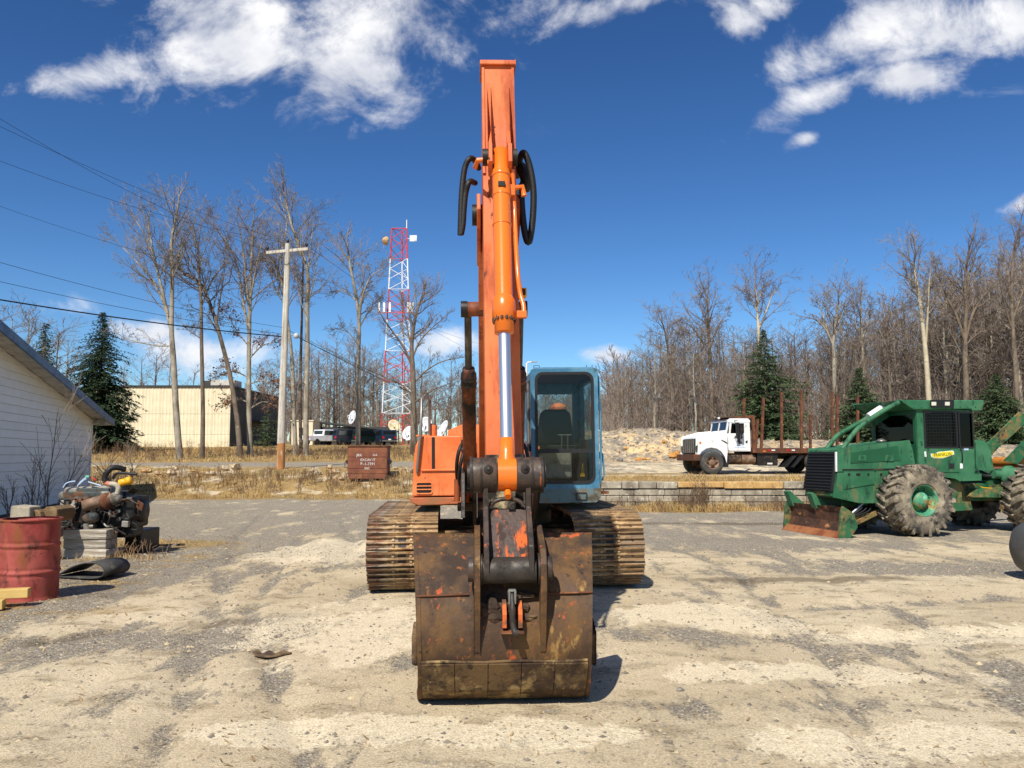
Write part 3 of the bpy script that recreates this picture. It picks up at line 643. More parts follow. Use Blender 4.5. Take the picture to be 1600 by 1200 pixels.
hero_tree('bare_tree', 'big bare oak keeping some brown leaves low down, left of utility pole', 49, [(11, [(391, 720), (389, 640), (389, 560), (390, 500), (392, 430), (395, 370)]), (7, [(389, 520), (378, 460), (372, 420), (355, 380), (335, 352)]), (6, [(390, 500), (384, 430), (378, 380), (372, 345)]), (5, [(391, 470), (402, 410), (412, 370)]), (4, [(389, 541), (372, 520), (360, 500), (348, 490)]), (4, [(390, 560), (410, 540), (430, 535)]), (4, [(389, 590), (365, 580), (350, 585)]), (4, [(389, 600), (410, 595), (428, 600)]), (4, [(389, 640), (410, 628), (425, 632)]), (3, [(389, 630), (370, 622), (355, 628)])], 14, bark_a, twig_b, leaves=900, grp=LG, dens=(6, 5, 4, 3))
hero_tree('bare_tree', 'pale bare tree just right of utility pole, leaning left at top', 50, [(9, [(462, 718), (459, 640), (456, 560), (449, 500), (440, 440), (433, 420)]), (4, [(440, 440), (425, 415), (408, 404)]), (5, [(444, 465), (440, 400), (448, 350), (438, 310)]), (4, [(447, 480), (430, 450), (420, 420)])], 15, bark_a, twig_a, grp=LG)
hero_tree('bare_tree', 'tallest bare tree of the pale clump right of the pole', 50, [(11, [(478, 720), (478, 640), (480, 560), (480, 480), (481, 430), (472, 395), (458, 360), (448, 320)]), (5, [(481, 430), (485, 390), (490, 350)]), (4, [(480, 480), (490, 440), (496, 400)]), (4, [(480, 500), (470, 470), (462, 430)])], 16, bark_a, twig_a, grp=LG)
hero_tree('bare_tree', 'thin bare tree between the two pale trunks beside pole', 53, [(7, [(470, 716), (469, 620), (471, 520), (473, 440), (474, 390)]), (3, [(473, 470), (464, 440)])], 17, bark_b, twig_b, grp=LG)
hero_tree('bare_tree', 'bare forked tree standing left of the radio tower', 56, [(10, [(559, 700), (560, 640), (560, 560), (561, 505), (556, 460), (548, 420), (545, 400)]), (7, [(561, 505), (566, 465), (580, 432), (598, 420)]), (5, [(560, 490), (567, 450), (568, 410)]), (4, [(556, 470), (540, 455), (525, 455)]), (4, [(560, 515), (580, 480), (590, 470)]), (3, [(560, 540), (545, 520), (530, 515)])], 18, bark_a, twig_a, grp=LG)
hero_tree('bare_tree', 'broad dark bare tree hiding the right leg of radio tower', 52, [(13, [(646, 712), (646, 640), (645, 580), (643, 540), (648, 500), (655, 475)]), (7, [(645, 575), (632, 545), (615, 520), (600, 500), (590, 480)]), (6, [(644, 560), (655, 535), (672, 515), (690, 500)]), (6, [(645, 600), (665, 580), (690, 565), (715, 560)]), (5, [(646, 620), (625, 600), (605, 595)]), (5, [(643, 545), (636, 510), (630, 480)]), (5, [(646, 630), (675, 610), (700, 600)]), (4, [(646, 650), (670, 640), (695, 640)])], 19, bark_b, twig_b, grp=LG, dens=(7, 5, 4, 3))
RG = 'bare trees right of the excavator'
hero_tree('bare_tree', 'white trunked bare tree rising beside pine behind the log truck', 60, [(9, [(1192, 690), (1190, 620), (1188, 560), (1185, 515), (1183, 480), (1180, 450)]), (5, [(1185, 515), (1196, 490), (1205, 465), (1212, 455)]), (4, [(1184, 490), (1175, 470), (1164, 460)]), (4, [(1183, 480), (1190, 455), (1194, 440)])], 21, bark_w, twig_b, grp=RG)
hero_tree('bare_tree', 'bare tree with broad left reaching crown above truck stakes', 62, [(9, [(1304, 690), (1304, 620), (1303, 560), (1302, 535), (1306, 500), (1310, 475)]), (6, [(1302, 540), (1290, 515), (1275, 500), (1255, 495)]), (5, [(1295, 525), (1285, 490), (1278, 472)]), (5, [(1304, 525), (1312, 500), (1322, 485)]), (4, [(1304, 570), (1320, 550), (1335, 540)])], 22, bark_a, twig_a, grp=RG)
hero_tree('bare_tree', 'white barked slender tree above the green skidder cab', 58, [(11, [(1455, 690), (1451, 620), (1447, 560), (1442, 510), (1437, 470), (1430, 430), (1428, 410)]), (6, [(1447, 535), (1450, 480), (1452, 440), (1455, 420)]), (4, [(1438, 475), (1448, 455), (1456, 445)]), (4, [(1437, 470), (1425, 440), (1415, 420)]), (3, [(1450, 490), (1465, 475)])], 23, bark_w, twig_a, grp=RG)
hero_tree('bare_tree', 'large dark bare oak with wide vase shaped crown behind skidder', 60, [(12, [(1508, 690), (1510, 620), (1508, 560), (1508, 530), (1509, 480), (1508, 440), (1512, 400)]), (8, [(1508, 535), (1520, 490), (1535, 465), (1550, 450), (1562, 442)]), (8, [(1508, 535), (1495, 495), (1480, 465), (1470, 440), (1462, 425)]), (5, [(1509, 470), (1498, 445), (1480, 435)]), (5, [(1509, 450), (1518, 415), (1530, 385)]), (5, [(1500, 550), (1485, 520), (1465, 500)]), (4, [(1508, 540), (1530, 520), (1550, 515)])], 24, bark_b, twig_b, grp=RG, dens=(7, 5, 4, 3))
hero_tree('bare_tree', 'tall bare tree at the right edge of the picture', 56, [(10, [(1590, 690), (1588, 600), (1583, 520), (1580, 460), (1584, 400), (1588, 370)]), (6, [(1583, 520), (1568, 470), (1560, 430)]), (6, [(1582, 500), (1600, 450), (1612, 410)]), (4, [(1580, 470), (1570, 440), (1560, 420)])], 25, bark_b, twig_b, grp=RG)
hero_tree('bare_tree', 'rounded bare tree standing over the white truck cab', 64, [(9, [(1112, 690), (1112, 620), (1110, 570), (1108, 530), (1106, 490), (1104, 465)]), (5, [(1110, 560), (1095, 530), (1080, 510), (1070, 505)]), (5, [(1109, 545), (1122, 510), (1135, 490)]), (4, [(1108, 520), (1098, 490), (1092, 470)])], 26, bark_b, twig_b, grp=RG)
hero_tree('bare_tree', 'smaller feathery bare tree left of the rounded one', 66, [(7, [(1052, 690), (1050, 620), (1046, 570), (1042, 530), (1035, 505)]), (4, [(1046, 570), (1030, 545), (1012, 530)]), (4, [(1046, 560), (1058, 530), (1062, 510)])], 27, bark_b, twig_b, grp=RG)
hero_tree('bare_tree', 'bare tree with narrow crown left of the skidder guard tubes', 66, [(7, [(1352, 690), (1350, 610), (1348, 550), (1346, 510), (1345, 475)]), (4, [(1348, 545), (1338, 510), (1334, 485)]), (4, [(1347, 530), (1358, 500), (1362, 480)])], 28, bark_a, twig_b, grp=RG)

# woodland behind: individual slender trees from six prototypes
def proto_tree(seed, H, fork, bark, twig, dens):
    rng = random.Random(seed); root = empty('woodland_tree')
    mt, mc = MB(), MB()
    pts = [V(0, 0, -.15)]
    for i in range(5): pts.append(pts[-1] + V(rng.gauss(0, .03)*H/5, rng.gauss(0, .03)*H/5, H*.92/5))
    r0 = H*.0105; n = len(pts); rr = [r0*(1-.8*i/(n-1)) for i in range(n)]
    mt.tube(pts, rr, 7, False)
    for c in range(15):
        t = fork + (1-fork)*(c+rng.random())/15; x = t*(n-1); i = min(n-2, int(x)); pos = pts[i].lerp(pts[i+1], x-i)
        a = rng.uniform(0, 6.3); el = rng.uniform(.35, 1.1)
        grow(mc, rng, pos, V(math.cos(a)*math.cos(el), math.sin(a)*math.cos(el), math.sin(el)), H*.26*rng.uniform(.6, 1.15)*(1.25-.7*t), max(.014, rr[i]*.45), 1, 3, dens, .7, .09, .2, None, 4, .0085)
    mt.build('trunk', bark, root, norm=False); mc.build('crown', twig, root, norm=False)
    return root
PROTOS = [proto_tree(40+i, 12, [.35, .45, .30, .5, .4, .25][i], [bark_a, bark_b, bark_b, bark_a, bark_b, bark_b][i], [twig_a, twig_b, twig_b, twig_a, twig_b, twig_b][i], (6, 5, 4)) for i in range(6)]
_used = set()
def put_proto(k, x, y, h, rz, label, group):
    src = PROTOS[k]
    if k in _used: o = copy_tree(src)
    else: o = src; _used.add(k)
    o.location = (x, y, HT(x, y)); o.scale = (h/12*1.3,)*2 + (h/12,); o.rotation_euler = (0, 0, rz)
    tag(o, label, 'tree', group)
def woodland():
    rng = random.Random(77)
    def sky_line(px):   # picture height of the tree tops over the picture
        return lerp_pts([(180, 560), (260, 545), (330, 590), (430, 560), (520, 530), (600, 540), (700, 560), (760, 600), (900, 610), (960, 590), (985, 560), (1040, 512), (1120, 490), (1200, 520), (1280, 502), (1350, 492), (1420, 455), (1500, 425), (1560, 405), (1640, 375)], px)
    n = 0
    while n < 215:
        px = rng.uniform(960, 1680); d = rng.uniform(61, 88)
        r = pix_ray(px, 700); x = r.x*d/r.y
        top = sky_line(px) - 8 + 90*rng.random()**1.7; z1 = P(px, top, d).z; h = z1 - HT(x, d)
        if h < 5: continue
        put_proto(rng.randrange(6), x, d, h, rng.uniform(0, 6.3), 'slender bare tree in the dense wood behind the log truck', 'trees of the wood on the right'); n += 1
    n = 0
    while n < 105:
        px = rng.uniform(395, 960); d = rng.uniform(120, 150)
        r = pix_ray(px, 700); x = r.x*d/r.y
        top = sky_line(px) - 5 + rng.uniform(-8, 60); z1 = P(px, top, d).z; h = z1 - HT(x, d)
        put_proto(rng.randrange(6), x, d, h, rng.uniform(0, 6.3), 'slender bare tree in the wood behind the radio tower', 'trees of the wood on the left'); n += 1
    for (px, top, d) in ((215, 548, 100), (240, 540, 104), (262, 556, 98), (300, 570, 108), (190, 560, 102), (330, 585, 110)):
        r = pix_ray(px, 700); x = r.x*d/r.y; put_proto(rng.randrange(6), x, d, P(px, top, d).z - HT(x, d), rng.uniform(0, 6), 'bare tree showing above the roof of the cream building', 'trees behind the cream building')
    for (px, top, d) in ((8, 478, 55), (34, 470, 58), (60, 490, 60), (85, 500, 56), (100, 520, 60), (-15, 480, 52)):
        r = pix_ray(px, 700); x = r.x*d/r.y; put_proto(rng.randrange(6), x, d, P(px, top, d).z - HT(x, d), rng.uniform(0, 6), 'bare tree showing above the roof of the white house', 'trees behind the white house')
woodland()
def understory():
    rng = random.Random(5); mb = MB(); lf = MB()
    def sap(x, y, h, fan):
        p = V(x, y, HT(x, y)-.1)
        for s in range(fan):
            d = V(rng.gauss(0, .22), rng.gauss(0, .22), 1)
            grow(mb, rng, p, d, h*rng.uniform(.6, 1.1), .028, 2, 4, (6, 6, 6, 4), .55, .06, .12, None, 3, .011)
        if rng.random() < .30:
            for _ in range(16):
                c = p + V(rng.gauss(0, .6), rng.gauss(0, .6), rng.uniform(.1, .55)*h); s = rng.uniform(.06, .13)
                u = V(rng.gauss(0, 1), rng.gauss(0, 1), rng.gauss(0, 1)).normalized()*s; v = u.cross(V(rng.gauss(0, 1), 1, rng.gauss(0, 1))).normalized()*s*.7
                lf.add([c-u, c+v, c+u, c-v], [(0, 1, 2, 3)])
    for _ in range(360):
        px = rng.uniform(950, 1660); d = rng.uniform(61, 84); r = pix_ray(px, 700); sap(r.x*d/r.y, d, rng.uniform(3, 6.5) + (1.5 if px > 1400 else 0), 2)
    for _ in range(150):
        px = rng.uniform(390, 960); d = rng.uniform(118, 140); r = pix_ray(px, 700); sap(r.x*d/r.y, d, rng.uniform(4, 8), 2)
    o = mb.build('brushwood', twig_b, norm=False); struct(o, 'stuff'); o['label'] = 'tangled bare brushwood under the trees'
    o = lf.build('brown_leaf_litter', leaf_m, norm=False); struct(o, 'stuff'); o['label'] = 'brown dead leaves hanging in the brushwood'
understory()
def far_wood():
    rng = random.Random(6); mb = MB()
    for _ in range(420):
        px = rng.uniform(-60, 1680); d = rng.uniform(95, 125) if px > 950 else rng.uniform(155, 190)
        if px < 390: d = rng.uniform(190, 230)
        r = pix_ray(px, 700); x = r.x*d/r.y; zg = HT(x, d)
        h = rng.uniform(7, 12)
        p = V(x, d, zg-.3); mb.tube([p, p+V(rng.gauss(0, .3), 0, h*.55), p+V(rng.gauss(0, .5), 0, h)], [.14, .09, .03], 4, False, False)
        for c in range(9):
            q = p + V(0, 0, h*(.3+.65*c/9)); a = rng.uniform(0, 6.3)
            grow(mb, rng, q, V(math.cos(a), math.sin(a), .9), h*.22, .045, 2, 4, (6, 6, 6, 4), .6, .06, .14, None, 3, .02)
    o = mb.build('distant_wood', twig_b, norm=False); struct(o, 'stuff'); o['label'] = 'distant bare wood closing the horizon'
far_wood()
def conifer(name, label, px_base, d, py_top, wpx, seed, mat, droop=.25, start=.04, nb=330, size=1.0, soft=False, xoff=0):
    rng = random.Random(seed); r = pix_ray(px_base, 700); x = r.x*d/r.y; zg = HT(x, d); Hh = P(px_base, py_top, d).z - zg; R = wpx/2*d/F_PX
    root = empty(name, (x, d, zg)); mt = MB(); mt.tube([(0, 0, -.1), (0, 0, Hh*.5), (0, 0, Hh*.98)], [Hh*.018, Hh*.011, .02], 7, False); mt.build('trunk', bark_b, root, norm=False)
    mc = MB()
    for i in range(nb):
        t = start + (1-start)*(i+rng.random())/nb; z = Hh*t
        prof = (1-t)**.82 if not soft else math.sin(min(1, (1-t)*1.35)*math.pi/2)*(.55+.45*(1-abs(t-.35)))
        l = R*prof*(rng.uniform(.50, 1.0) if rng.random() < .75 else rng.uniform(1.0, 1.28)) + .12; a = rng.uniform(0, 6.3)
        l *= .62 + .75*max(0, .5 + mnoise.noise(V(math.cos(a)*1.1 + seed*3.1, math.sin(a)*1.1, t*5.5)))
        dirv = V(math.cos(a), math.sin(a), 0); up0 = rng.uniform(-.12, .30)*(1-.4*t)
        seg = max(3, int(l/.16))
        for k in range(seg):
            f = (k+rng.random())/seg; c = V(0, 0, z) + dirv*(l*f) + V(0, 0, l*(up0*f - droop*f*f))
            for _ in range(6 if f > .2 else 2):
                s = rng.uniform(.12, .27)*size*(.40+.75*(1-t)); sd = V(-dirv.y, dirv.x, 0)*rng.choice((-1, 1))
                u = (dirv*rng.uniform(.3, 1) + sd*rng.uniform(0, 1) + V(0, 0, rng.uniform(-.7, .25))).normalized()*s
                v = u.cross(V(rng.gauss(0, .6), rng.gauss(0, .6), 1)).normalized()*s*rng.uniform(.05, .11)
                mc.add([c-v, c+u*.55-v*1.2, c+u, c+u*.55+v*1.2, c+v], [(0, 1, 2, 3, 4)])
    mc.build('crown', mat, root, norm=False); tag(root, label, 'tree')
conifer('spruce_tree', 'dark green spruce between the white house and cream building', 152, 58, 488, 150, 3, needle_m, .30, .02, 1250, 1.5)
conifer('spruce_tree', 'dark conifer showing above the blue edged roof', 62, 50, 505, 96, 4, needle_m, .25, .1, 500, 1.4)
conifer('pine_tree', 'green pine behind the white truck cab and its stakes', 1198, 59.5, 515, 104, 5, pine_m, .12, .04, 700, 1.5, True)
conifer('pine_tree', 'bushy green pine right of the truck stakes', 1346, 58.5, 575, 96, 6, pine_m, .10, .03, 700, 1.5, True)
conifer('pine_tree', 'dark pine behind the rear of skidder at right edge', 1562, 56, 585, 104, 7, pine_m, .14, .03, 700, 1.5, True)
conifer('pine_tree', 'low young pine between log truck stakes and white trunk', 1232, 57.5, 645, 70, 8, pine_m, .10, .02, 200, 1.1, True)
conifer('pine_tree', 'small dark pine beside the shaded end wall of cream building', 418, 66, 640, 36, 9, pine_m, .10, .02, 160, 1.0, True)
# ------------------------------------------------------------------ white house
def white_house():
    C = V(-15.4, 30.0, 0); Nn = V(-12.63, 20.0, 0); w = (Nn-C).normalized(); ang = math.atan2(w.y, w.x)
    root = empty('white_house', (C.x, C.y, -.05), ang)       # local x runs along the gable wall towards the camera, +y is the outside
    S, E0, SL, RS = 18.0, 2.95, .128, 13.0
    top = lambda s: E0 + SL*s if s < RS else E0 + SL*RS - SL*(s-RS)
    rng = random.Random(2)
    mb = MB(); mb.prism([(0, 0), (S, 0), (S, top(S)), (RS, top(RS)), (0, top(0))], 'y', -8, -.03); mb.build('wall', dark_m, root)  # dark backing colour paints the shadow lines between the boards
    hb = .215; z = .12; k = 0
    while z < top(RS):
        z1 = min(z + hb - .007, top(RS)-.01)
        # clip the board under both roof slopes
        a0 = max(0, (z-E0)/SL); a1 = max(0, (z1-E0)/SL); b0 = min(S, RS + (top(RS)-z)/SL); b1 = min(S, RS + (top(RS)-z1)/SL)
        if b0 - a0 > .2:
            mb = MB(); t0, t1 = .026, .006
            mb.add([(a0, -.03, z), (b0, -.03, z), (b1, -.03, z1), (a1, -.03, z1), (a0, t0, z), (b0, t0, z), (b1, t1, z1), (a1, t1, z1)], [(0, 1, 2, 3), (7, 6, 5, 4), (0, 4, 5, 1), (1, 5, 6, 2), (2, 6, 7, 3), (3, 7, 4, 0)])
            mb.build('siding_board', siding_m, root)
        z += hb
    MB().bb(-.06, .05, -.05, .045, 0, E0-.02).build('corner_trim', white_m, root, .006)
    MB().bb(0, S, -.02, .05, -.05, .12).build('foundation', dark_m, root)
    mb = MB()
    for sgn in (1,):
        a, b = (-.65, top(0)-SL*.65), (RS, top(RS))
        th = .20
        mb.prism([(a[0], a[1]+.02), (b[0], b[1]+.02), (b[0], b[1]+.05), (a[0], a[1]+.05)], 'y', -8.4, .62)
    e = (S+.2, top(S+.2)); mb.prism([(RS, top(RS)+.02), (e[0], e[1]+.02), (e[0], e[1]+.05), (RS, top(RS)+.05)], 'y', -8.4, .62)
    rf = mb.build('roof', roofblue_m, root)
    mb = MB(); mb.prism([(-.63, top(0)-.63*SL), (RS, top(RS)), (RS, top(RS)-.02+.035), (-.63, top(0)-.63*SL+.015)], 'y', .03, .59); mb.build('soffit', soffit_m, rf)
    mb = MB(); mb.prism([(-.67, top(0)-.67*SL-.15), (RS, top(RS)-.15), (RS, top(RS)+.07), (-.67, top(0)-.67*SL+.07)], 'y', .60, .66); mb.build('fascia', roofblue_m, rf)
    mb = MB(); mb.bb(-.70, -.62, -8.2, .60, top(0)-.67*SL-.12, top(0)-.67*SL+.04); mb.build('gutter', soffit_m, rf)
    mb = MB(); mb.prism([(-.62, top(0)-.22), (0, top(0)-.22), (0, top(0)-.02), (-.62, top(0)-.62*SL-.02)], 'y', .02, .58); mb.build('eave_return', soffit_m, rf)
    MB().cyl((0, 0, 0), (0, 0, .55), .03, n=8).build('vent_pipe', white_m, root).location = (10.2, -.6, 4.3)
    tag(root, 'white lap sided house with blue roof edge at left', 'house')
white_house()
def shrub():
    rng = random.Random(31)
    for i, (px, py, h, lab) in enumerate(((72, 800, 2.7, 'tall thin leafless shrub against the white house wall'), (25, 812, 1.3, 'low twiggy leafless bush at the foot of white house wall'))):
        y = 19.0 - i*.6; b = P(px, 800, y); root = empty('leafless_shrub', (b.x, y, 0)); mb = MB()
        for s in range(5 if i == 0 else 10):
            grow(mb, rng, V(rng.gauss(0, .12 if i == 0 else .5), rng.gauss(0, .1), -.05), V(rng.gauss(0, .18 if i == 0 else .35), rng.gauss(0, .2), 1), h*(1 if s == 0 else rng.uniform(.35, .75)), .022, 2, 4, (5, 5, 5, 4), .5, .12, .08, None, 4, .0045)
        mb.build('branches', twig_b, root, norm=False); tag(root, lab, 'shrub')
    root = empty('leafless_shrub', (-13.2, 28.0, 0)); mb = MB()
    for s in range(9): grow(mb, rng, V(rng.gauss(0, .2), rng.gauss(0, .2), -.05), V(rng.gauss(0, .5), rng.gauss(0, .4), 1), rng.uniform(.8, 1.8), .02, 2, 4, (5, 5, 5, 4), .6, .06, .12, None, 4, .006)
    mb.build('branches', twig_b, root, norm=False); tag(root, 'scraggly bare shrub at the far corner of white house', 'shrub')
shrub()
# ------------------------------------------------------------------ cream building
def cream_building():
    x0, x1, y0, y1 = -36.0, -24.1, 70.0, 84.5; zb = 2.1; zt = 7.5
    root = empty('cream_building', ((x0+x1)/2, y0, zb)); cx = (x0+x1)/2
    W = (x1-x0)/2; Hh = zt-zb
    MB().bb(-W+.02, W-.02, .10, y1-y0, 0, Hh-.05).build('wall', dark_m, root)  # dark grey puts the shade of the end wall into its colour
    tiers = [(0, 1.25), (1.27, 3.0), (3.02, Hh-.12)]; nP = 8; pw = 2*W/nP
    for (a, b) in tiers:
        poly = []; ribs = 5; rw = pw/ribs
        for r in range(ribs):
            poly += [(r*rw+.02*rw, 0), (r*rw+.30*rw, -.010), (r*rw+.5*rw, -.032), (r*rw+.72*rw, -.010)]
        poly += [(pw-.006, 0), (pw-.006, .10), (0, .10)]
        mb = MB(); mb.prism(poly, 'z', a, b); me = None
        for i in range(nP):
            if me is None: o = mb.build('wall_panel', tan_m, root); me = o.data
            else: o = bpy.data.objects.new('wall_panel', me); COL.objects.link(o); o.parent = root
            o.location = (-W + i*pw, 0, 0)
    MB().bb(-W-.1, W+.1, -.12, y1-y0+.1, Hh-.1, Hh+.06).build('roof_edge', dark_m, root)
    ru = MB(); ru.bb(W-2.5, W-.4, 2.0, 4.0, Hh+.05, Hh+.72); ru.build('rooftop_unit', soffit_m, root, .03)
    MB().bb(W-3.4, W-2.55, 2.2, 3.8, Hh+.05, Hh+.66).build('rooftop_vent', dark_m, root)
    mb = MB(); mb.bb(W, W+.05, 6.0, 9.2, .0, 2.5); mb.build('loading_door', iron_m, root)
    mb = MB(); mb.bb(W, W+1.2, 5.4, 9.6, 2.55, 2.7); mb.beam((W+1.1, 5.6, 0), (W+1.1, 5.6, 2.6), .1); mb.beam((W+1.1, 9.4, 0), (W+1.1, 9.4, 2.6), .1); mb.build('canopy', dark_m, root)
    tag(root, 'cream ribbed panel building with end wall coloured dark for shade behind the trees', 'building')
    a = P(455, 693, 100); b = P(489, 658, 100); zb = HT((a.x+b.x)/2, 100)
    root = empty('small_building', ((a.x+b.x)/2, 100, zb)); w = (b.x-a.x)/2; hh = b.z - zb
    MB().bb(-w, w, 0, 5, 0, hh).build('wall', tan_m, root); MB().bb(-w-.1, w+.1, -.1, 5.1, hh, hh+.12).build('roof', tan_m, root)
    MB().bb(-.2, .75, -.04, 0, 0, 2.1).build('door', iron_m, root)
    tag(root, 'small cream building behind the pale tree clump', 'building')
    a = P(491, 693, 104); b = P(610, 660, 104); zb = HT(a.x, 104)
    root = empty('dark_shed', ((a.x+b.x)/2, 104, zb)); w = (b.x-a.x)/2; hh = b.z - zb
    MB().bb(-w, w, 0, 6, 0, hh*.8).build('wall', dark_m, root); mb = MB(); mb.prism([(-w-.2, hh), (w+.2, hh*.62), (w+.2, hh*.68), (-w-.2, hh*1.08)], 'y', -.3, 6.3); mb.build('roof', dark_m, root)
    tag(root, 'long dark shed behind the parked cars', 'shed')
cream_building()
# ------------------------------------------------------------------ radio tower
def tower():
    d = 110.0; a = P(596, 690, d); b = P(646, 690, d); c0 = P(613, 362, d); c1 = P(636, 358, d)
    zb = HT((a.x+b.x)/2, d); root = empty('radio_tower', ((a.x+b.x)/2, d, zb)); zt = c1.z - zb
    wb, wt = (b.x-a.x)/2, (c1.x-c0.x)/2
    xs = (c0.x+c1.x)/2 - (a.x+b.x)/2
    def leg(k, t):
        w = wb + (wt-wb)*t; ph = rad((200, 340, 80)[k]); return V(xs*t + w*1.06*math.cos(ph), w*1.06*math.sin(ph), zt*t)
    nb = 21; cuts = 7
    for s in range(cuts):
        m = redp_m if s % 2 == 0 else whitep_m
        e = empty('tower_section'); e.parent = root
        for k in range(3): MB().cyl(leg(k, s/cuts), leg(k, (s+1)/cuts), .095, n=6).build('leg', m, e, norm=False)
        for q in range(3):
            t0, t1 = (s*3+q)/nb, (s*3+q+1)/nb
            for k in range(3):
                A, B = k, (k+1) % 3
                if q % 2: A, B = B, A
                MB().cyl(leg(A, t0), leg(B, t1), .043, n=5).build('brace', m, e, norm=False)
                if q == 0: MB().cyl(leg(A, t0), leg(B, t0), .035, n=5).build('brace', m, e, norm=False)
                if q == 1: MB().cyl(leg(B, t0), leg(A, t1), .033, n=5).build('brace', m, e, norm=False)
    for k in range(3): MB().cyl(leg(k, 1), leg((k+1) % 3, 1), .06, n=5).build('brace', redp_m, root, norm=False)
    p = leg(1, 1); MB().cyl(p, p+V(0, 0, 1.2), .07, n=6).build('lightning_rod', whitep_m, root)
    p = leg(0, .955); MB().lathe(p + V(-.4, -.2, -.5), (-1, -.35, 0), [(.05, .0), (.55, .05), (.62, .35), (.35, .75), (.0, .85)], 14).build('microwave_dish', rock_t, root)
    p = leg(1, .955); mb = MB(); mb.bb(p.x+.4, p.x+1.35, p.y-.1, p.y, p.z-.5, p.z+.35); mb.beam((p.x, p.y, p.z-.1), (p.x+.5, p.y, p.z-.1), .06); mb.build('panel_antenna', dish_m, root)
    for dx in (-2.6, -1.9, -1.1, 1.5, 1.75, 2.1):
        z = zt*.605; xx = xs*.6 + dx*.95; mb = MB(); mb.bb(xx-.14, xx+.14, -1.2-.1, -1.2+.1, z-.1, z+1.25); mb.build('panel_antenna', white_m, root)
    mb = MB(); mb.beam((xs*.6-2.7, -1.15, zt*.60), (xs*.6+2.2, -1.15, zt*.60), .1); mb.beam((xs*.6-2.7, -1.15, zt*.615), (xs*.6, .3, zt*.615), .08); mb.beam((xs*.6+2.2, -1.15, zt*.615), (xs*.6, .3, zt*.615), .08); mb.build('antenna_frame', redp_m, root)
    tag(root, 'red and white lattice radio tower with dishes and antennas', 'tower')
tower()
def dish(px, py, rpx, d, face, label, mat=dish_m, grp='satellite dishes by the tower'):
    c = P(px, py, d); zg = HT(c.x, d); r = rpx*d/F_PX; root = empty('satellite_dish', (c.x, d, zg)); f = Vector(face).normalized(); o = V(0, 0, c.z-zg)
    MB().lathe(o, f, [(0, -.28*r), (r*.5, -.21*r), (r*.85, -.08*r), (r, 0), (r*.98, .02*r), (r*.8, -.06*r), (r*.4, -.2*r), (0, -.25*r)], 20).build('reflector', mat, root)
    mb = MB(); tip = o + f*r*.75
    for k in range(3):
        a = rad(90+120*k); x = f.cross(V(0, 0, 1)).normalized(); y = f.cross(x); mb.cyl(o + (x*math.cos(a)+y*math.sin(a))*r*.9, tip, .035, n=4)
    mb.build('feed_strut', whitep_m, root); MB().cyl((0, .2, -.1), (0, .1, o.z-.2*r), .10, n=8).build('mast', steel_m, root)
    tag(root, label, 'satellite dish', grp)
dish(638, 677, 12, 100, (-.5, -.8, .25), 'white satellite dish left of the orange machine cover')
dish(616, 665, 10, 98, (.45, -.8, .3), 'cream satellite dish at the foot of radio tower', creamdish_m)
dish(665, 663, 12, 102, (-.5, -.9, .1), 'white satellite dish behind the handrail of the excavator')
dish(691, 671, 16, 96, (-.92, -.45, .45), 'white satellite dish tilted skyward right above orange cover')
dish(550, 652, 11, 104, (-.75, -.6, .2), 'white satellite dish beside forked tree near parked cars')
# ------------------------------------------------------------------ parked vehicles in the distance
def far_car(name, label, px, py, d, rz, kind, paint):
    c = P(px, py, d); root = empty(name, (c.x, d, HT(c.x, d)), rz)
    L2 = 2.6 if kind == 'pickup' else 2.3
    if kind == 'pickup': pr = [(-L2, .45), (-L2, 1.05), (-.75, 1.08), (-.6, 1.75), (.7, 1.75), (1.2, 1.12), (L2, 1.0), (L2, .45)]
    else: pr = [(-L2, .4), (-L2, 1.1), (-2.1, 1.75), (.5, 1.75), (1.15, 1.12), (L2, .98), (L2, .4)]
    mb = MB(); mb.prism(pr, 'y', -.92, .92); mb.build('body', paint, root, .06)
    if kind == 'pickup': wp = [(-.58, 1.15), (-.52, 1.62), (.62, 1.62), (1.0, 1.15)]
    else: wp = [(-2.05, 1.15), (-1.95, 1.62), (.45, 1.62), (.95, 1.15)]
    mb = MB(); mb.prism(wp, 'y', -.935, .935); mb.build('side_window', carglass, root)
    rx = -.66 if kind == 'pickup' else -2.2
    mb = MB(); mb.bb(rx-.06, rx+.02, -.7, .7, 1.2, 1.62); mb.build('rear_window', carglass, root)
    for sx in (-1.55, 1.55):
        for sy in (-.86, .86):
            w = MB(); w.lathe((sx, sy-.1, .36), (0, 1, 0), [(0, 0), (.30, 0), (.36, .05), (.36, .17), (.30, .22), (0, .22)], 16); w.build('wheel', black_rub, root)
    for sy in (-.75, .75): MB().bb(-L2-.03, -L2+.02, sy-.12, sy+.12, .75, 1.0).build('tail_light', red_m, root)
    MB().bb(-L2-.1, -L2, -.9, .9, .42, .58).build('bumper', steel_m, root)
    MB().bb(-L2-.125, -L2-.1, -.17, .17, .58, .72).build('number_plate', white_m, root)
    tag(root, label, 'car' if kind != 'pickup' else 'pickup truck')
far_car('parked_pickup', 'white pickup truck parked by the small cream building', 505, 692, 92, rad(52), 'pickup', carw_m)
far_car('parked_car', 'dark blue sport utility car parked right of white pickup', 537, 692, 94, rad(62), 'suv', carb_m)
far_car('parked_car', 'dark green car parked right of the blue one', 568, 692, 96, rad(60), 'suv', carg_m)
far_car('parked_car', 'dark car parked farthest right beside the cream dish', 597, 692, 97, rad(120), 'suv', carb_m)
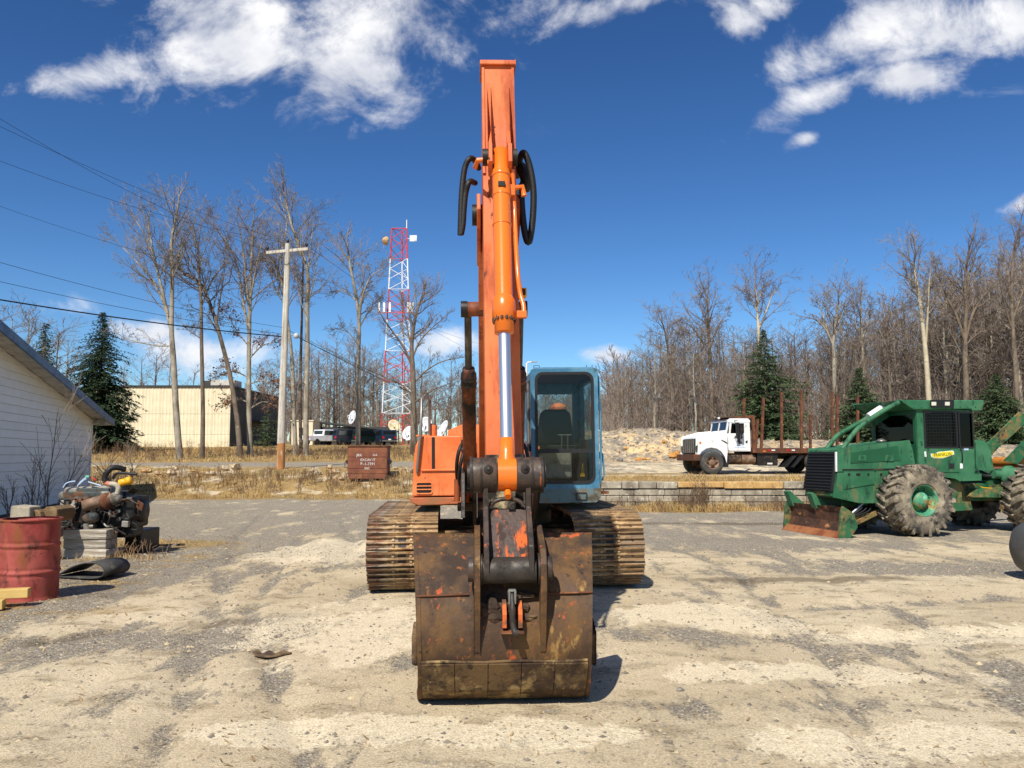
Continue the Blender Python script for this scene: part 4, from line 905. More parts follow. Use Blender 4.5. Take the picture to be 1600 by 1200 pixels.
# ------------------------------------------------------------------ utility pole and wires
PD = 35.5
def pole():
    b = P(438, 735, PD); t = P(450, 381, PD); zg = HT(b.x, PD); root = empty('utility_pole', (b.x, PD, zg)); tl = t - V(b.x, PD, zg)
    MB().tube([(0, 0, 1.1), tl*.5 + V(0, 0, .55), tl], [.165, .145, .115], 14).build('pole', pole_m, root); MB().tube([(0, 0, -.3), tl*(1.12/tl.z)], [.19, .167], 14).build('pole_foot', pole_base, root)
    a, c = P(416, 395, PD-.2)-root.location, P(481, 389, PD+.1)-root.location
    MB().beam(a, c, .10, .13).build('crossarm', pole_m, root, .01)
    m_ = tl*.90
    for e in (.22, .78): MB().beam(a.lerp(c, e) - V(0, .08, .03), m_ - V(0, .12, 0), .035, .012).build('crossarm_brace', steel_m, root)
    for e in (.03, .97): MB().lathe(a.lerp(c, e)+V(0, 0, .07), (0, 0, 1), [(.02, 0), (.02, .06), (.06, .08), (.06, .14), (.03, .2), (0, .22)], 10).build('insulator', grease_shade_m, root)
    MB().lathe(tl, (0, 0, 1), [(.02, -.03), (.02, .06), (.06, .08), (.06, .14), (.03, .2), (0, .22)], 10).build('insulator', grease_shade_m, root)
    p = P(463, 525, PD) - root.location; MB().tube([tl*.6+V(0, 0, 0), p], .025, 6).build('wire_bracket', steel_m, root); MB().sph(p, .13, 10, 6).build('wire_clamp', dish_m, root)
    tag(root, 'bleached wooden utility pole with crossarm at left', 'utility pole')
pole()
def wire(pts, r, label):
    o = MB(); n = 22; A, B, sag = pts
    o.tube([A.lerp(B, i/n) - V(0, 0, 4*sag*(i/n)*(1-i/n)) for i in range(n+1)], r, 5, False)
    ob = o.build('overhead_wire', wire_m, norm=False); tag(ob, label, 'wire', 'wires on the utility pole')
def ext(p0, p1, px):  # the wire's picture line carried on to another column
    return p0[1] + (p1[1]-p0[1])*(px-p0[0])/(p1[0]-p0[0])
WL = [((0, 168), (416, 385), 20, .010, .5, (417, 391), 'topmost thin wire running from the pole to upper left'), ((0, 187), (450, 378), 20, .010, .35, (451, 378), 'second thin wire just below the topmost at left'), ((0, 237), (481, 385), 21, .010, .5, (480, 384), 'third thin wire crossing the sweeping bare tree crown'),
      ((0, 315), (440, 455), 21, .008, .3, (446, 450), 'fourth faint wire midway down the pole'), ((0, 402), (440, 510), 22, .012, .25, (443, 512), 'fifth wire above the thick cable pair'), ((0, 434), (440, 522), 22, .013, .2, (442, 522), 'sixth wire just above the thick black cable'), ((0, 463), (440, 523), 22, .026, .15, (441, 526), 'thick black cable drooping to the pole from left')]
for (a, b, dl, r, sag, at_, lab) in WL:
    L_ = P(-160, ext(a, b, -160), dl); wire((L_, P(*at_, PD), sag), r*(.62 if r < .02 else .9), lab)
WR = [((417, 391), (560, 450), .010, 'thin wire leaving the left crossarm end to the right'), ((481, 384), (600, 455), .010, 'thin wire leaving the right crossarm end to the right'), ((443, 512), (600, 575), .011, 'wire from the pole middle towards radio tower'), ((463, 525), (728, 633), .020, 'thick black cable descending from pole to the right'), ((446, 518), (640, 590), .010, 'wire just above the thick cable right of pole')]
for i, (a, b, r, lab) in enumerate(WR):
    e = ext(a, b, 770); wire((P(*a, PD), P(770, e + 6, 78), .5), r*.8, lab)
# ------------------------------------------------------------------ steel box with chalk lettering
def dumpster():
    d = 33.2; a = P(543, 748, d); b = P(605, 697, d); zb = a.z; cx = (a.x+b.x)/2; w = (b.x-a.x)/2; hh = b.z-zb
    root = empty('steel_waste_box', (cx, d, zb), rad(2))
    ov = [(-w, 0, .22), (w, 0, .22)]
    mb = MB(); mb.prism([(-w*.93, 0), (w*.90, 0), (w, .22), (w, hh), (-w, hh), (-w, .22)], 'y', .03, 1.1); mb.build('body', dumps_m, root, .01)
    zs = [.0, .24, .43, .78, .80+.02, hh]
    rows = [(0, .19), (.205, .40), (.415, .86), (.875, hh-.03)]
    for i, (z0, z1) in enumerate(rows):
        xl = -w*.93 if i == 0 else -w; xr = w*.9 if i == 0 else w
        mb = MB(); mb.prism([(xl+.01, z0), (xr-.01, z0), (w-.012, z1), (-w+.012, z1)], 'y', .0, .03); mb.build('front_panel', dumps_m, root, .006)
    MB().bb(-w-.03, w+.03, -.03, 1.12, hh-.03, hh+.03).build('top_rim', rust_m, root, .006)
    for s in (-1, 1):
        mb = MB(); mb.prism([(s*w, .55), (s*(w+.12), .68), (s*w, .80)], 'y', .1, .9); mb.build('fork_bracket', grease_shade_m, root)
        mb = MB(); mb.tube([(s*(w+.02), .2, .68), (s*(w+.14), .2, .68), (s*(w+.14), .2, .45), (s*(w+.02), .2, .45)], .015, 6); mb.build('side_handle', grease_shade_m, root)
    R = Matrix.Rotation(rad(90), 4, 'X')
    for (body, x, z, s) in (('JRK', -.33, hh-.37, .15), ('LUI', .30, hh-.36, .12), ('EXCAV IT', .02, hh-.56, .14), ('P.-1-7391', .02, hh-.72, .155), ('INC', .0, hh-.90, .13)):
        text_part('chalk_lettering', body, s, chalk_m, root, Matrix.Translation((x, -.004, z)) @ R, .003)
    tag(root, 'brown steel waste box with white hand lettering on the bank', 'waste box')
dumpster()
# ------------------------------------------------------------------ block wall, rubble pile and rocks
def block_wall():
    root = empty('block_wall', (1.0, 24.2, 0)); rng = random.Random(8)
    MB().bb(0, 15.4, .12, .55, -.1, .70).build('core', conc_m, root)
    rows = [(.0, .19), (.20, .38), (.39, .57)]
    for ri, (z0, z1) in enumerate(rows):
        x = -.2*(ri % 2)
        while x < 15.2:
            w = rng.choice((.44, .46, .9, .62)); 
            if rng.random() > .03: 
                o = MB().bb(x+.006, x+w-.006, rng.uniform(-.015, .012), .118, z0+.004, z1-.004).build('block', conc_m, root, .012, 1)
            x += w
    x = 0; lens = [.5, .55, .55, .62, .5, .52, .62, 1.35, 1.75, 1.5, 1.2, 1.6, 1.1, 1.5, 1.4]
    for i, w in enumerate(lens):
        z0 = .58 + (.03 if i == 7 else 0); MB().bb(x+.01, x+w-.01, -.05 + rng.uniform(-.015, .015), .52, z0+.008, .785+rng.uniform(-.01, .01)).build('coping_slab', conc_o if i in (7, 8) else conc_m, root, .015, 1); x += w
    tag(root, 'low weathered concrete block wall below the truck terrace', 'wall')
block_wall()
def rock_mesh(rng, s):
    mb = MB(); n = 7
    vs = []
    for i in range(5):
        a = math.pi*i/4
        for j in range(n):
            b = 2*math.pi*(j + .5*(i % 2))/n; k = rng.uniform(.62, 1.22) if 0 < i < 4 else 1
            vs.append(V(s[0]*math.sin(a)*math.cos(b)*k, s[1]*math.sin(a)*math.sin(b)*k, s[2]*math.cos(a)*k*(.8 if i == 0 else 1)))
    mb.add(vs, [(i*n+j, i*n+(j+1) % n, (i+1)*n+(j+1) % n, (i+1)*n+j) for i in range(4) for j in range(n)])
    return mb
rock_p = worn('pale_rock', lin(200, 182, 150), [(lin(186, 140, 88), 3, .6, .06), (lin(140, 126, 104), 5, .55, .06)], rough=.95, bump=.4, bscale=14, vary=.12)
def rubble():
    # the mound: a terrain piece of broken stone
    def hz(x, y):
        t = (x-6)/16.0
        ridge = 48.5 + .6*math.sin(x*.4)
        prof = math.exp(-((y-ridge)/2.0)**2)
        top = lerp_pts([(1, 1.2), (3, 1.75), (9, 1.8), (13, 1.45), (15, 1.1), (18, 1.15), (24, 1.0), (32, .9), (40, 0)], x)
        return prof*top*(1 + .12*fb(x, y, .5, 4)) + .10*fb(x, y, 1.6, 4, 4.0)*prof
    mb = MB(); nx, ny = 260, 60; vs = []
    for i in range(nx+1):
        x = 0 + 34*i/nx
        for j in range(ny+1):
            y = 43.5 + 10*j/ny; vs.append((x, y, HT(x, y) - .06 + hz(x, y)))
    mb.add(vs, [(i*(ny+1)+j, i*(ny+1)+j+1, (i+1)*(ny+1)+j+1, (i+1)*(ny+1)+j) for i in range(nx) for j in range(ny)], True)
    m = worn('broken_stone_mound', lin(152, 138, 116), [(lin(206, 176, 128), .55, .53, .06, (1, 1, 2)), (lin(104, 98, 92), 1.6, .54, .08), (lin(196, 176, 140), 3.4, .58, .06), (lin(190, 136, 74), 1.2, .66, .04)], rough=.95, bump=1.0, bscale=5)
    o = mb.build('rubble_mound', m); struct(o)
    rng = random.Random(12)
    sm_ = MB()
    for _ in range(3600):
        x = rng.uniform(2, 30); y = rng.uniform(45.0, 49); s = .02+.09*rng.random()**5
        c = V(x, y, HT(x, y)-.06+hz(x, y)+s*.2); vs = [c + V(dx*s*rng.uniform(.7, 1.4), dy*s*rng.uniform(.7, 1.4), dz*s*rng.uniform(.5, 1)) for dx, dy, dz in ((1, 0, 0), (0, 1, 0), (-1, 0, 0), (0, -1, 0), (0, 0, 1), (0, 0, -1))]
        sm_.add(vs, [(0, 1, 4), (1, 2, 4), (2, 3, 4), (3, 0, 4), (1, 0, 5), (2, 1, 5), (3, 2, 5), (0, 3, 5)])
    o = sm_.build('rubble_stones', worn('rubble_stone', lin(140, 132, 120), [(lin(196, 168, 122), 1.9, .52, .06), (lin(98, 92, 86), 2.7, .55, .06), (lin(190, 140, 80), 2.2, .64, .04)], rough=.95, bump=0), norm=False); struct(o, 'stuff'); o['label'] = 'small broken stones covering the rubble mound'
    big = [(1055, 704, 22, 14, rock_o, 'largest ochre boulder on the rubble beside the truck bumper'), (968, 708, 12, 8, rock_g, 'pale grey boulder low on the rubble beside excavator cab'), (1006, 709, 8, 7, rock_o, 'small ochre boulder at the foot of rubble'), (997, 700, 9, 7, rock_o, 'ochre boulder above the small one at rubble foot'), (1012, 702, 11, 5, rock_t, 'flat pale slab of rock on the rubble'), (1039, 690, 11, 7, rock_t, 'tan boulder midway up the rubble'), (1037, 682, 9, 5, rock_o, 'ochre boulder near the rubble top left of truck'), (978, 677, 10, 7, rock_t, 'tan boulder high on the rubble near cab'), (1040, 712, 12, 7, rock_g, 'dark grey boulder left of the largest ochre one'), (1230, 698, 12, 7, rock_g, 'pale boulder showing behind the truck stakes')]
    for (px, py, wpx, hpx, m_, lab) in big:
        y = 45.6 if py > 695 else 47.0; c = P(px, py, y); s = (wpx/2*y/F_PX, wpx/2*y/F_PX, hpx/2*y/F_PX*1.1)
        o = rock_mesh(rng, s).build('boulder', m_); o.location = (c.x, y, max(HT(c.x, y) - .06 + hz(c.x, y) + s[2]*.25, .1)); o.rotation_euler = (rng.uniform(-.2, .2), rng.uniform(-.2, .2), rng.uniform(0, 6)); tag(o, lab, 'rock', 'boulders on the rubble pile')
    # bank rocks left
    n = 0
    bank = [(228, 738), (245, 742), (300, 737), (312, 745), (330, 742), (350, 735), (365, 733), (486, 738), (498, 742), (515, 732), (524, 740), (528, 750), (618, 733), (632, 735), (640, 740), (625, 741), (275, 735), (290, 745), (420, 738), (268, 742), (206, 740)]
    for (px, py) in bank:
        # walk along the ray to the bank surface
        r = pix_ray(px, py); y = 30.5
        for i in range(120):
            y = 30.5 + i*.05; q = P(px, py, y)
            if q.z <= HT(q.x, y): break
        s = rng.uniform(.10, .26); sz = (s*rng.uniform(.8, 1.4), s, s*rng.uniform(.6, .95))
        o = rock_mesh(rng, sz).build('bank_rock', rng.choice((rock_t, rock_p, rock_p))); o.location = (q.x, y, HT(q.x, y) + sz[2]*.3); o.rotation_euler = (0, 0, rng.uniform(0, 6)); tag(o, 'tan ochre rock lying on the grassy bank below the gravel road', 'rock', 'rocks on the left bank')
rubble()
# ------------------------------------------------------------------ excavator
def excavator():
    TH = rad(2.5); OR = V(-.06, 11.2, 0)
    root = empty('excavator', OR, TH, (0, -.0115, TH)); tag(root, 'orange tracked excavator with blue cab, arm raised and bucket down', 'excavator')
    Mi = Matrix.Rotation(-TH, 3, 'Z')
    Q = lambda px, py, Y: Mi @ (P(px, py, Y) - OR)
    Y = lambda y: y - 11.2
    bx = -.218
    yz = lambda pts: [(Y(a), b) for a, b in pts]
    rng = random.Random(1)
    # --- tracks
    def track(cx):
        e = empty('track', (cx*math.cos(rad(2))-.13, cx*math.sin(rad(2)), 0), rad(2)); e.parent = root
        R = .385; Lh = 1.40; zc = .45; per = 4*Lh + 2*math.pi*R; n = 48; pitch = per/n
        sh = MB(); W = .80
        sh.bb(-W/2, W/2, -pitch*.49, pitch*.49, 0, .014)
        for gy, gh in ((-.40, .034), (0, .030), (.40, .034)): sh.prism([(gy*pitch-.014, .014), (gy*pitch+.014, .014), (gy*pitch+.008, gh+.014), (gy*pitch-.008, gh+.014)], 'x', -W/2, W/2)
        for bx_ in (-.10, .10):
            for by in (-.2, .2): sh.cyl((bx_, by*pitch, .014), (bx_, by*pitch, .034), .017, n=6)
        sh.m = 1
        for by in (-.2, .2): sh.bb(-.045, .045, by*pitch-.016, by*pitch+.016, .0141, .0155)
        me = None
        def pos(s):
            s = s % per
            if s < 2*Lh: return V(0, -Lh+s, zc+R), 0.0
            s -= 2*Lh
            if s < math.pi*R: a = s/R; return V(0, Lh+R*math.sin(a), zc+R*math.cos(a)), -a
            s -= math.pi*R
            if s < 2*Lh: return V(0, Lh-s, zc-R), -math.pi
            s -= 2*Lh; a = s/R; return V(0, -Lh-R*math.sin(a), zc-R*math.cos(a)), -math.pi-a
        for i in range(n):
            p, a = pos(i*pitch + .03)
            if me is None: o = sh.build('track_shoe', [track_m, grease_shade_m], e, .003, 1); me = o.data
            else:
                o = bpy.data.objects.new('track_shoe', me); COL.objects.link(o); o.parent = e
            p.x += rng.uniform(-.006, .006)
            o.location = p; o.rotation_euler = (a + rng.uniform(-.02, .02), 0, rng.uniform(-.004, .004))
        ch = MB(); path = [pos(per*i/64)[0] for i in range(65)]
        for sx in (-.09, .09):
            vs = []
            for p in path:
                c = V(0, max(-Lh, min(Lh, p.y)), zc); d = (p-c).normalized()
                for (ox, od) in ((-.03, -.005), (.03, -.005), (.03, -.095), (-.03, -.095)): vs.append(p + V(sx+ox, 0, 0) + d*od)
            ch.add(vs, [(i*4+j, i*4+(j+1) % 4, (i+1)*4+(j+1) % 4, (i+1)*4+j) for i in range(64) for j in range(4)])
        ch.build('track_chain', chassis_m, e)
        fr = MB(); fr.bb(-.19, .19, -1.42, 1.35, .26, .62); fr.build('track_frame', chassis_m, e, .03)
        for yy in (-Lh, Lh): MB().lathe((-.07, yy, zc), (1, 0, 0), [(0, 0), (.24, 0), (.30, .03), (.30, .11), (.24, .14), (0, .14)], 24).build('idler', chassis_m, e)
        for k in range(6): MB().cyl((-.15, -1.0+k*.4, .19), (.15, -1.0+k*.4, .19), .10, n=14).build('roller', chassis_m, e)
    track(-1.18); track(1.18)
    mb = MB(); mb.bb(-.95, .95, -.55, .55, .46, .66); mb.prism([(-1.0, -1.0), (-.7, -1.0), (.1, -.3), (-.1, .3), (-.7, 1.0), (-1.0, 1.0)], 'z', .42, .64); mb.prism([(1.0, -1.0), (.7, -1.0), (-.1, -.3), (.1, .3), (.7, 1.0), (1.0, 1.0)], 'z', .42, .64); mb.build('undercarriage_frame', chassis_m, root, .02)
    MB().cyl((0, 0, .64), (0, 0, .94), .60, n=40).build('swing_ring', grease_shade_m, root)
    # --- deck, side box, hood, counterweight
    mb = MB(); mb.bb(-1.16, 1.10, -1.02, 1.0, .95, 1.035); mb.bb(bx-.42, bx+.42, -1.35, -.9, .90, 1.0); mb.build('deck', chassis_m, root, .01)
    x0, x1, z0, z1 = -1.165, -.535, 1.075, 1.80
    mb = MB(); mb.prism([(x0-.02, z0), (x1, z0), (x1, z1), (x0+.14, z1), (x0+.06, z1-.04), (x0+.02, z1-.12), (x0, z1-.30)], 'y', -1.2, .6); side = mb.build('side_box', orange, root, .016)
    mb = MB(); mb.bb(x0+.218, x0+.256, -1.204, -1.19, 1.385, z1-.015); mb.build('panel_gap', grease_shade_m, side)
    mb = MB(); mb.bb(x0+.09, x1-.03, -1.225, -1.2, 1.375, 1.40); mb.build('ledge', orange, side, .006)
    mb = MB()
    for k in range(2):
        zz = 1.6 - k*.0
    MB().bb(x1-.055, x1-.035, -1.212, -1.2, 1.60, 1.75).build('latch_slot', grease_shade_m, side); MB().bb(x1-.051, x1-.039, -1.222, -1.21, 1.63, 1.72).build('latch_handle', steel_m, side)
    MB().ring(rrect(x0+.02, x0+.23, 1.10, 1.25, .03), rrect(x0+.035, x0+.215, 1.115, 1.235, .022), 'y', -1.212, -1.2).build('vent_frame', orange, side)
    MB().bb(x0+.035, x0+.215, -1.203, -1.198, 1.115, 1.235).build('vent_opening', grease_shade_m, side)
    for k in range(2): MB().bb(x0+.035, x0+.215, -1.216, -1.202, 1.15+k*.042, 1.163+k*.042).build('vent_bar', orange, side)
    mb = MB(); mb.prism([(x0-.06, 1.06), (x1, 1.06), (x1, .98), (x0+.06, .965), (x0-.03, 1.0)], 'y', -1.23, .5); mb.build('lower_skirt', worn('scraped_skirt', (.45, .13, .05), [(lin(140, 100, 66), 4, .52, .06, (.6, 1, 1)), (lin(70, 44, 30), 7, .62, .05)], rough=.6, bump=.15), root, .01)
    mb = MB(); mb.tube([(x0+.045, -1.22, 1.36), (x0+.045, -1.25, 1.40), (x0+.09, -1.25, 1.85), (x0+.10, -1.25, 2.25), (x0+.14, -1.1, 2.3), (x0+.14, -.3, 2.3), (x0+.14, -.28, 1.8)], .017, 8); mb.build('handrail', steel_m, root)
    mb = MB(); mb.prism([(-.90, 1.0), (.2, 1.0), (.2, 1.97), (-.62, 1.97), (-.78, 1.9)], 'y', .6, 1.7); mb.build('engine_hood', orange, root, .03)
    MB().cyl((-.985, -.2, 1.80), (-.985, -.2, 1.97), .055, n=16).build('filler_neck', orange, root); MB().cyl((-.985, -.2, 1.97), (-.985, -.2, 1.99), .045, n=16).build('filler_cap', steel_m, root)
    mb = MB(); mb.bb(-1.18, -1.0, -.6, .3, 1.81, 1.83); mb.build('step_plate', orange, root)
    mb = MB(); mb.prism([(-1.12, 1.5), (-.9, 1.7), (.9, 1.7), (1.12, 1.5), (1.12, 2.3), (.9, 2.5), (-.9, 2.5), (-1.12, 2.3)], 'z', .98, 1.72); mb.build('counterweight', orange, root, .05)
    q = Q(875, 640, 12.5); mb = MB(); mb.lathe((q.x, q.y, 1.6), (0, 0, 1), [(.045, 0), (.045, .50), (.07, .55), (.105, .575), (.105, .59), (.098, .64), (.125, .66), (.118, .70), (.05, .74), (0, .745)], 22); mb.build('air_precleaner', orange, root)
    mb = MB(); mb.tube([(.27, -.9, 1.0), (.27, -.9, 1.35)], .05, 8); mb.build('hydraulic_post', burnt, root)
    # boom mounting lugs between box and cab
    for sx in (-.30, -.20, .20, .30):
        mb = MB(); mb.prism(yz([(9.85, 1.0), (10.6, 1.0), (10.5, 1.62), (10.3, 1.72), (10.1, 1.62)]), 'x', bx+sx-.02, bx+sx+.02); mb.build('boom_lug', burnt if abs(sx) < .25 else orange, root, .006)
    for sx in (-.34, -.20, .20, .34):
        mb = MB(); mb.prism(yz([(9.05, .88), (9.9, .95), (9.8, 1.25), (9.45, 1.42), (9.2, 1.36)]), 'x', bx+sx-.022, bx+sx+.022); mb.build('cylinder_lug', link_m, root, .006)
    for sx in (-1, 1):
        mb = MB()
        for k in range(3): mb.tube(catmull([(bx+sx*(.30+.05*k), Y(10.2), 1.02+.02*k), (bx+sx*(.36+.03*k), Y(9.6), 1.2+.1*k), (bx+sx*(.31+.03*k), Y(9.5), 1.5+.08*k), (bx+sx*.24, Y(9.9), 1.8)], 5), .022, 7)
        mb.build('hydraulic_hose', hose_m, root)
        mb = MB(); mb.cyl((bx+sx*.42, Y(9.75), 1.02), (bx+sx*.42, Y(9.75), 1.28), .035, n=12); mb.build('grease_fitting', burnt, root)
    # --- cab
    c0, c1, cz0, cz1 = .265, 1.095, 1.135, 2.615; yf, yb = -1.19, .25
    ce = empty('cab'); ce.parent = root
    fr = MB(); out = rrect(c0, c1, cz0, cz1, .04, 6)
    ux0, ux1 = c0+.062, c1-.066
    hole = rrect(ux0, ux1, 1.212, 2.558, .09, 6)
    fr.ring(out, hole, 'y', yf, yf+.05)
    for xa in (c0, c1-.05):    # corner posts and side frames
        s0, s1 = (xa, xa+.05)
        fr.ring([(yf+.05, cz0+.04), (yb, cz0), (yb, cz1), (yf+.05, cz1-.04)], [(yf+.16, 1.75), (yb-.10, 1.75), (yb-.10, cz1-.12), (yf+.16, cz1-.12)], 'x', s0, s1)
    fr.ring([(c0+.05, cz0), (c1-.05, cz0), (c1-.05, cz1), (c0+.05, cz1)], [(c0+.08, 1.62), (c1-.15, 1.62), (c1-.15, 2.40), (c0+.08, 2.40)], 'y', yb-.04, yb)
    frame = fr.build('cab_frame', blue_m, ce, .02, 2)
    mb = MB(); mb.bb(c0+.03, c1-.03, yf+.03, yb-.01, cz1-.03, cz1+.02); mb.build('roof', blue_m, ce, .03)
    mb = MB(); mb.bb(c0+.06, c1-.06, yf+.06, yb-.05, cz1-.075, cz1-.035); mb.build('headliner', inner_m, ce)
    mb = MB(); mb.bb(c0+.22, c1-.20, yf+.35, yf+.9, cz1+.02, cz1+.045); mb.build('roof_hatch', blue_m, ce, .01)
    mb = MB()
    for (xx) in (c0+.05, c0+.12, c1-.12, c1-.05): mb.cyl((xx, yf+.12, cz1+.01), (xx, yf+.12, cz1+.05), .006, n=6)
    mb.tube([(c0+.05, yf+.12, cz1+.05), (c0+.12, yf+.12, cz1+.05)], .005, 6); mb.build('roof_bracket', blue_m, ce)
    mb = MB(); mb.ring(rrect(ux0-.012, ux1+.012, 1.200, 2.570, .10, 6), rrect(ux0+.020, ux1-.020, 1.234, 2.536, .08, 6), 'y', yf-.012, yf+.02); mb.bb(ux0, ux1, yf-.010, yf+.022, 1.575, 1.625); mb.build('window_seal', black_rub, ce)
    mb = MB(); mb.prism(rrect(ux0+.005, ux1-.005, 1.61, 2.55, .085, 5), 'y', yf+.006, yf+.010); mb.build('windshield_pane', glass_m, ce)
    mb = MB(); mb.prism(rrect(ux0+.005, ux1-.005, 1.22, 1.59, .085, 5), 'y', yf+.006, yf+.010); mb.build('lower_front_pane', glass_m, ce)
    mb = MB(); mb.bb(c0+.08, c1-.15, yb-.025, yb-.02, 1.62, 2.40); mb.build('rear_pane', glass_m, ce)
    mb = MB(); mb.bb(c1-.03, c1-.026, yf+.16, yb-.10, 1.75, cz1-.12); mb.build('side_pane', glass_m, ce)
    mb = MB(); mb.bb(c0+.026, c0+.03, yf+.16, yb-.10, 1.75, cz1-.12); mb.build('side_pane', glass_m, ce)
    mb = MB(); mb.bb(c0+.03, c1-.03, yf+.04, yb, 1.13, 1.20); mb.build('floor', inner_m, ce)
    mb = MB(); mb.prism([(c0-.005, 1.13), (c1+.005, 1.13), (c1-.005, 1.03), (c1-.05, .985), (c0+.02, .985)], 'y', yf-.006, yb); mb.build('cab_sill', bluesill_m, ce, .012)
    mb = MB(); mb.ring(rrect(c0+.53, c0+.67, 1.0, 1.095, .02, 3), rrect(c0+.54, c0+.66, 1.01, 1.085, .014, 3), 'y', yf-.018, yf-.004); mb.build('sill_vent', black_rub, ce)
    for k in range(4): MB().bb(c0+.556+k*.028, c0+.562+k*.028, yf-.016, yf-.006, 1.01, 1.085).build('vent_slat', bluesill_m, ce)
    # outer door rail, hinges and grab bar on the right of the picture
    mb = MB(); mb.tube([(c1+.012, yf+.03, 1.2), (c1+.03, yf+.06, 1.5), (c1+.035, yf+.08, 2.1), (c1+.02, yf+.08, 2.5), (c1-.0, yf+.09, 2.56)], .014, 8); mb.build('door_rail', blue_m, ce)
    mb = MB(); mb.tube([(c1+.0, yf+.12, 1.58), (c1+.06, yf+.12, 1.56), (c1+.075, yf+.12, 1.30), (c1+.05, yf+.12, 1.24), (c1, yf+.12, 1.25)], .012, 8); mb.build('grab_bar', blue_m, ce)
    for zz in (1.5, 2.1): MB().bb(c1, c1+.03, yf+.06, yf+.12, zz, zz+.08).build('door_hinge', blue_m, ce)
    MB().bb(c1, c1+.11, yf+.02, yf+.3, 1.07, 1.10).build('step', rust_m, ce)
    mb = MB(); mb.tube([(c1-.10, yf+.055, 1.95), (c1-.105, yf+.05, 2.35)], .010, 6); mb.build('wiper', steel_m, ce)
    # seat, consoles and levers
    st = MB(); st.prism([(.43, 1.69), (.86, 1.69), (.87, 1.85), (.83, 2.10), (.78, 2.14), (.52, 2.14), (.47, 2.10), (.42, 1.85)], 'y', -.42, -.28); st.build('seat_back', black_rub, ce, .02, 2); MB().bb(.42, .87, -.85, -.43, 1.56, 1.68).build('seat_cushion', black_rub, ce, .02, 2)
    MB().bb(.50, .78, -.75, -.35, 1.2, 1.55).build('seat_base', inner_m, ce)
    MB().bb(c0+.09, .78, yf+.18, yf+.30, 1.26, 1.60).build('kick_panel', cream_m, ce, .03)
    for xx in (.66, .735):
        mb = MB(); mb.tube([(xx, yf+.25, 1.58), (xx, yf+.22, 1.80)], .009, 6); mb.tube([(xx-.05, yf+.22, 1.80), (xx+.05, yf+.22, 1.80)], .010, 6); mb.build('travel_lever', steel_m, ce)
    mb = MB(); mb.prism([(.87, 1.2), (1.02, 1.2), (1.0, 1.62), (.95, 1.78), (.9, 1.62)], 'y', -.75, -.40); mb.build('console', inner_m, ce, .02)
    for k in range(5): MB().bb(.90+.006*k, 1.0-.006*k, -.765, -.75, 1.60+k*.03, 1.615+k*.03).build('console_rib', black_rub, ce)
    mb = MB(); mb.tube([(.95, -.6, 1.75), (.92, -.62, 1.95), (.91, -.63, 2.0)], [.015, .012, .022], 8); mb.build('joystick', black_rub, ce)
    MB().bb(.86, .90, -.7, -.35, 1.66, 1.70).build('armrest', black_rub, ce); MB().prism([(.88, 1.28), (.94, 1.28), (.915, 1.45)], 'y', yf+.2, yf+.22).build('yellow_tag', yellow_m, ce)
    mb = MB(); mb.tube([(c0-.02, yf+.2, 1.6), (c0-.02, yf+.2, 2.45)], .02, 8); mb.build('mirror_post', steel_m, ce)
    # --- boom
    bm = MB(); prof = yz([(6.9, 3.66), (7.4, 3.74), (8.3, 3.62), (8.9, 3.2), (9.6, 2.45), (10.42, 1.72), (10.45, 1.48), (10.25, 1.40), (10.0, 1.50), (9.2, 2.28), (8.5, 2.86), (7.9, 3.10), (7.3, 3.26), (6.9, 3.28)])
    bm.prism(prof, 'x', bx-.155, bx+.155); boom = bm.build('boom', orange_arm, root, .015)
    for sx in (-1, 1):
        mb = MB(); mb.prism(yz([(7.3, 3.72), (6.7, 3.72), (6.40, 3.64), (6.35, 3.5), (6.45, 3.36), (6.8, 3.26), (7.3, 3.26)]), 'x', bx+sx*.140, bx+sx*.172); mb.build('boom_fork', orange_arm, boom, .008)
    MB().cyl((bx-.21, Y(6.52), 3.5), (bx+.21, Y(6.52), 3.5), .085, n=24).build('arm_pin', grease_shade_m, boom)
    MB().cyl((bx-.325, Y(8.2), 3.03), (bx+.325, Y(8.2), 3.03), .075, n=24).build('cylinder_pin', burnt, boom)
    for sx in (-1, 1): MB().cyl((bx+sx*.27, Y(8.2), 3.03), (bx+sx*.335, Y(8.2), 3.03), .083, n=24).build('pin_cap', grease_shade_m, boom)
    for sx in (-1, 1):
        e = empty('boom_cylinder'); e.parent = root; x = bx+sx*.265
        A, B = V(x, Y(9.42), 1.22), V(x, Y(8.2), 3.03); d = (B-A).normalized(); Lb = (B-A).length
        MB().lathe(A, d, [(0, 0), (.075, 0), (.075, Lb*.58), (.083, Lb*.58), (.083, Lb*.66), (.066, Lb*.675), (.066, Lb*.69), (0, Lb*.69)], 22).build('barrel', burnt, e)
        MB().cyl(A+d*Lb*.68, B, .037, n=16).build('rod', rod_m, e); MB().cyl(A-V(.07, 0, 0), A+V(.07, 0, 0), .09, n=20).build('foot_eye', grease_shade_m, e)
        for t in (.60, .63): MB().lathe(A+d*Lb*t, d, [(.084, 0), (.087, .004), (.087, .016), (.084, .02)], 22).build('clamp_band', grease_shade_m, e)
    e = empty('arm_cylinder'); e.parent = root; A, B = V(bx, Y(8.9), 3.62), V(bx, Y(6.75), 4.35); d = (B-A).normalized()
    MB().cyl(A, A+d*1.6, .07, n=20).build('barrel', orange_arm, e); MB().cyl(A+d*1.6, B, .042, n=16).build('rod', chrome, e)
    mb = MB(); q = Q(819, 458, 8.0); mb.bb(q.x-.055, q.x+.06, q.y-.05, q.y+.05, q.z-.045, q.z+.045); wl = mb.build('work_light', yellow_m, root, .01)
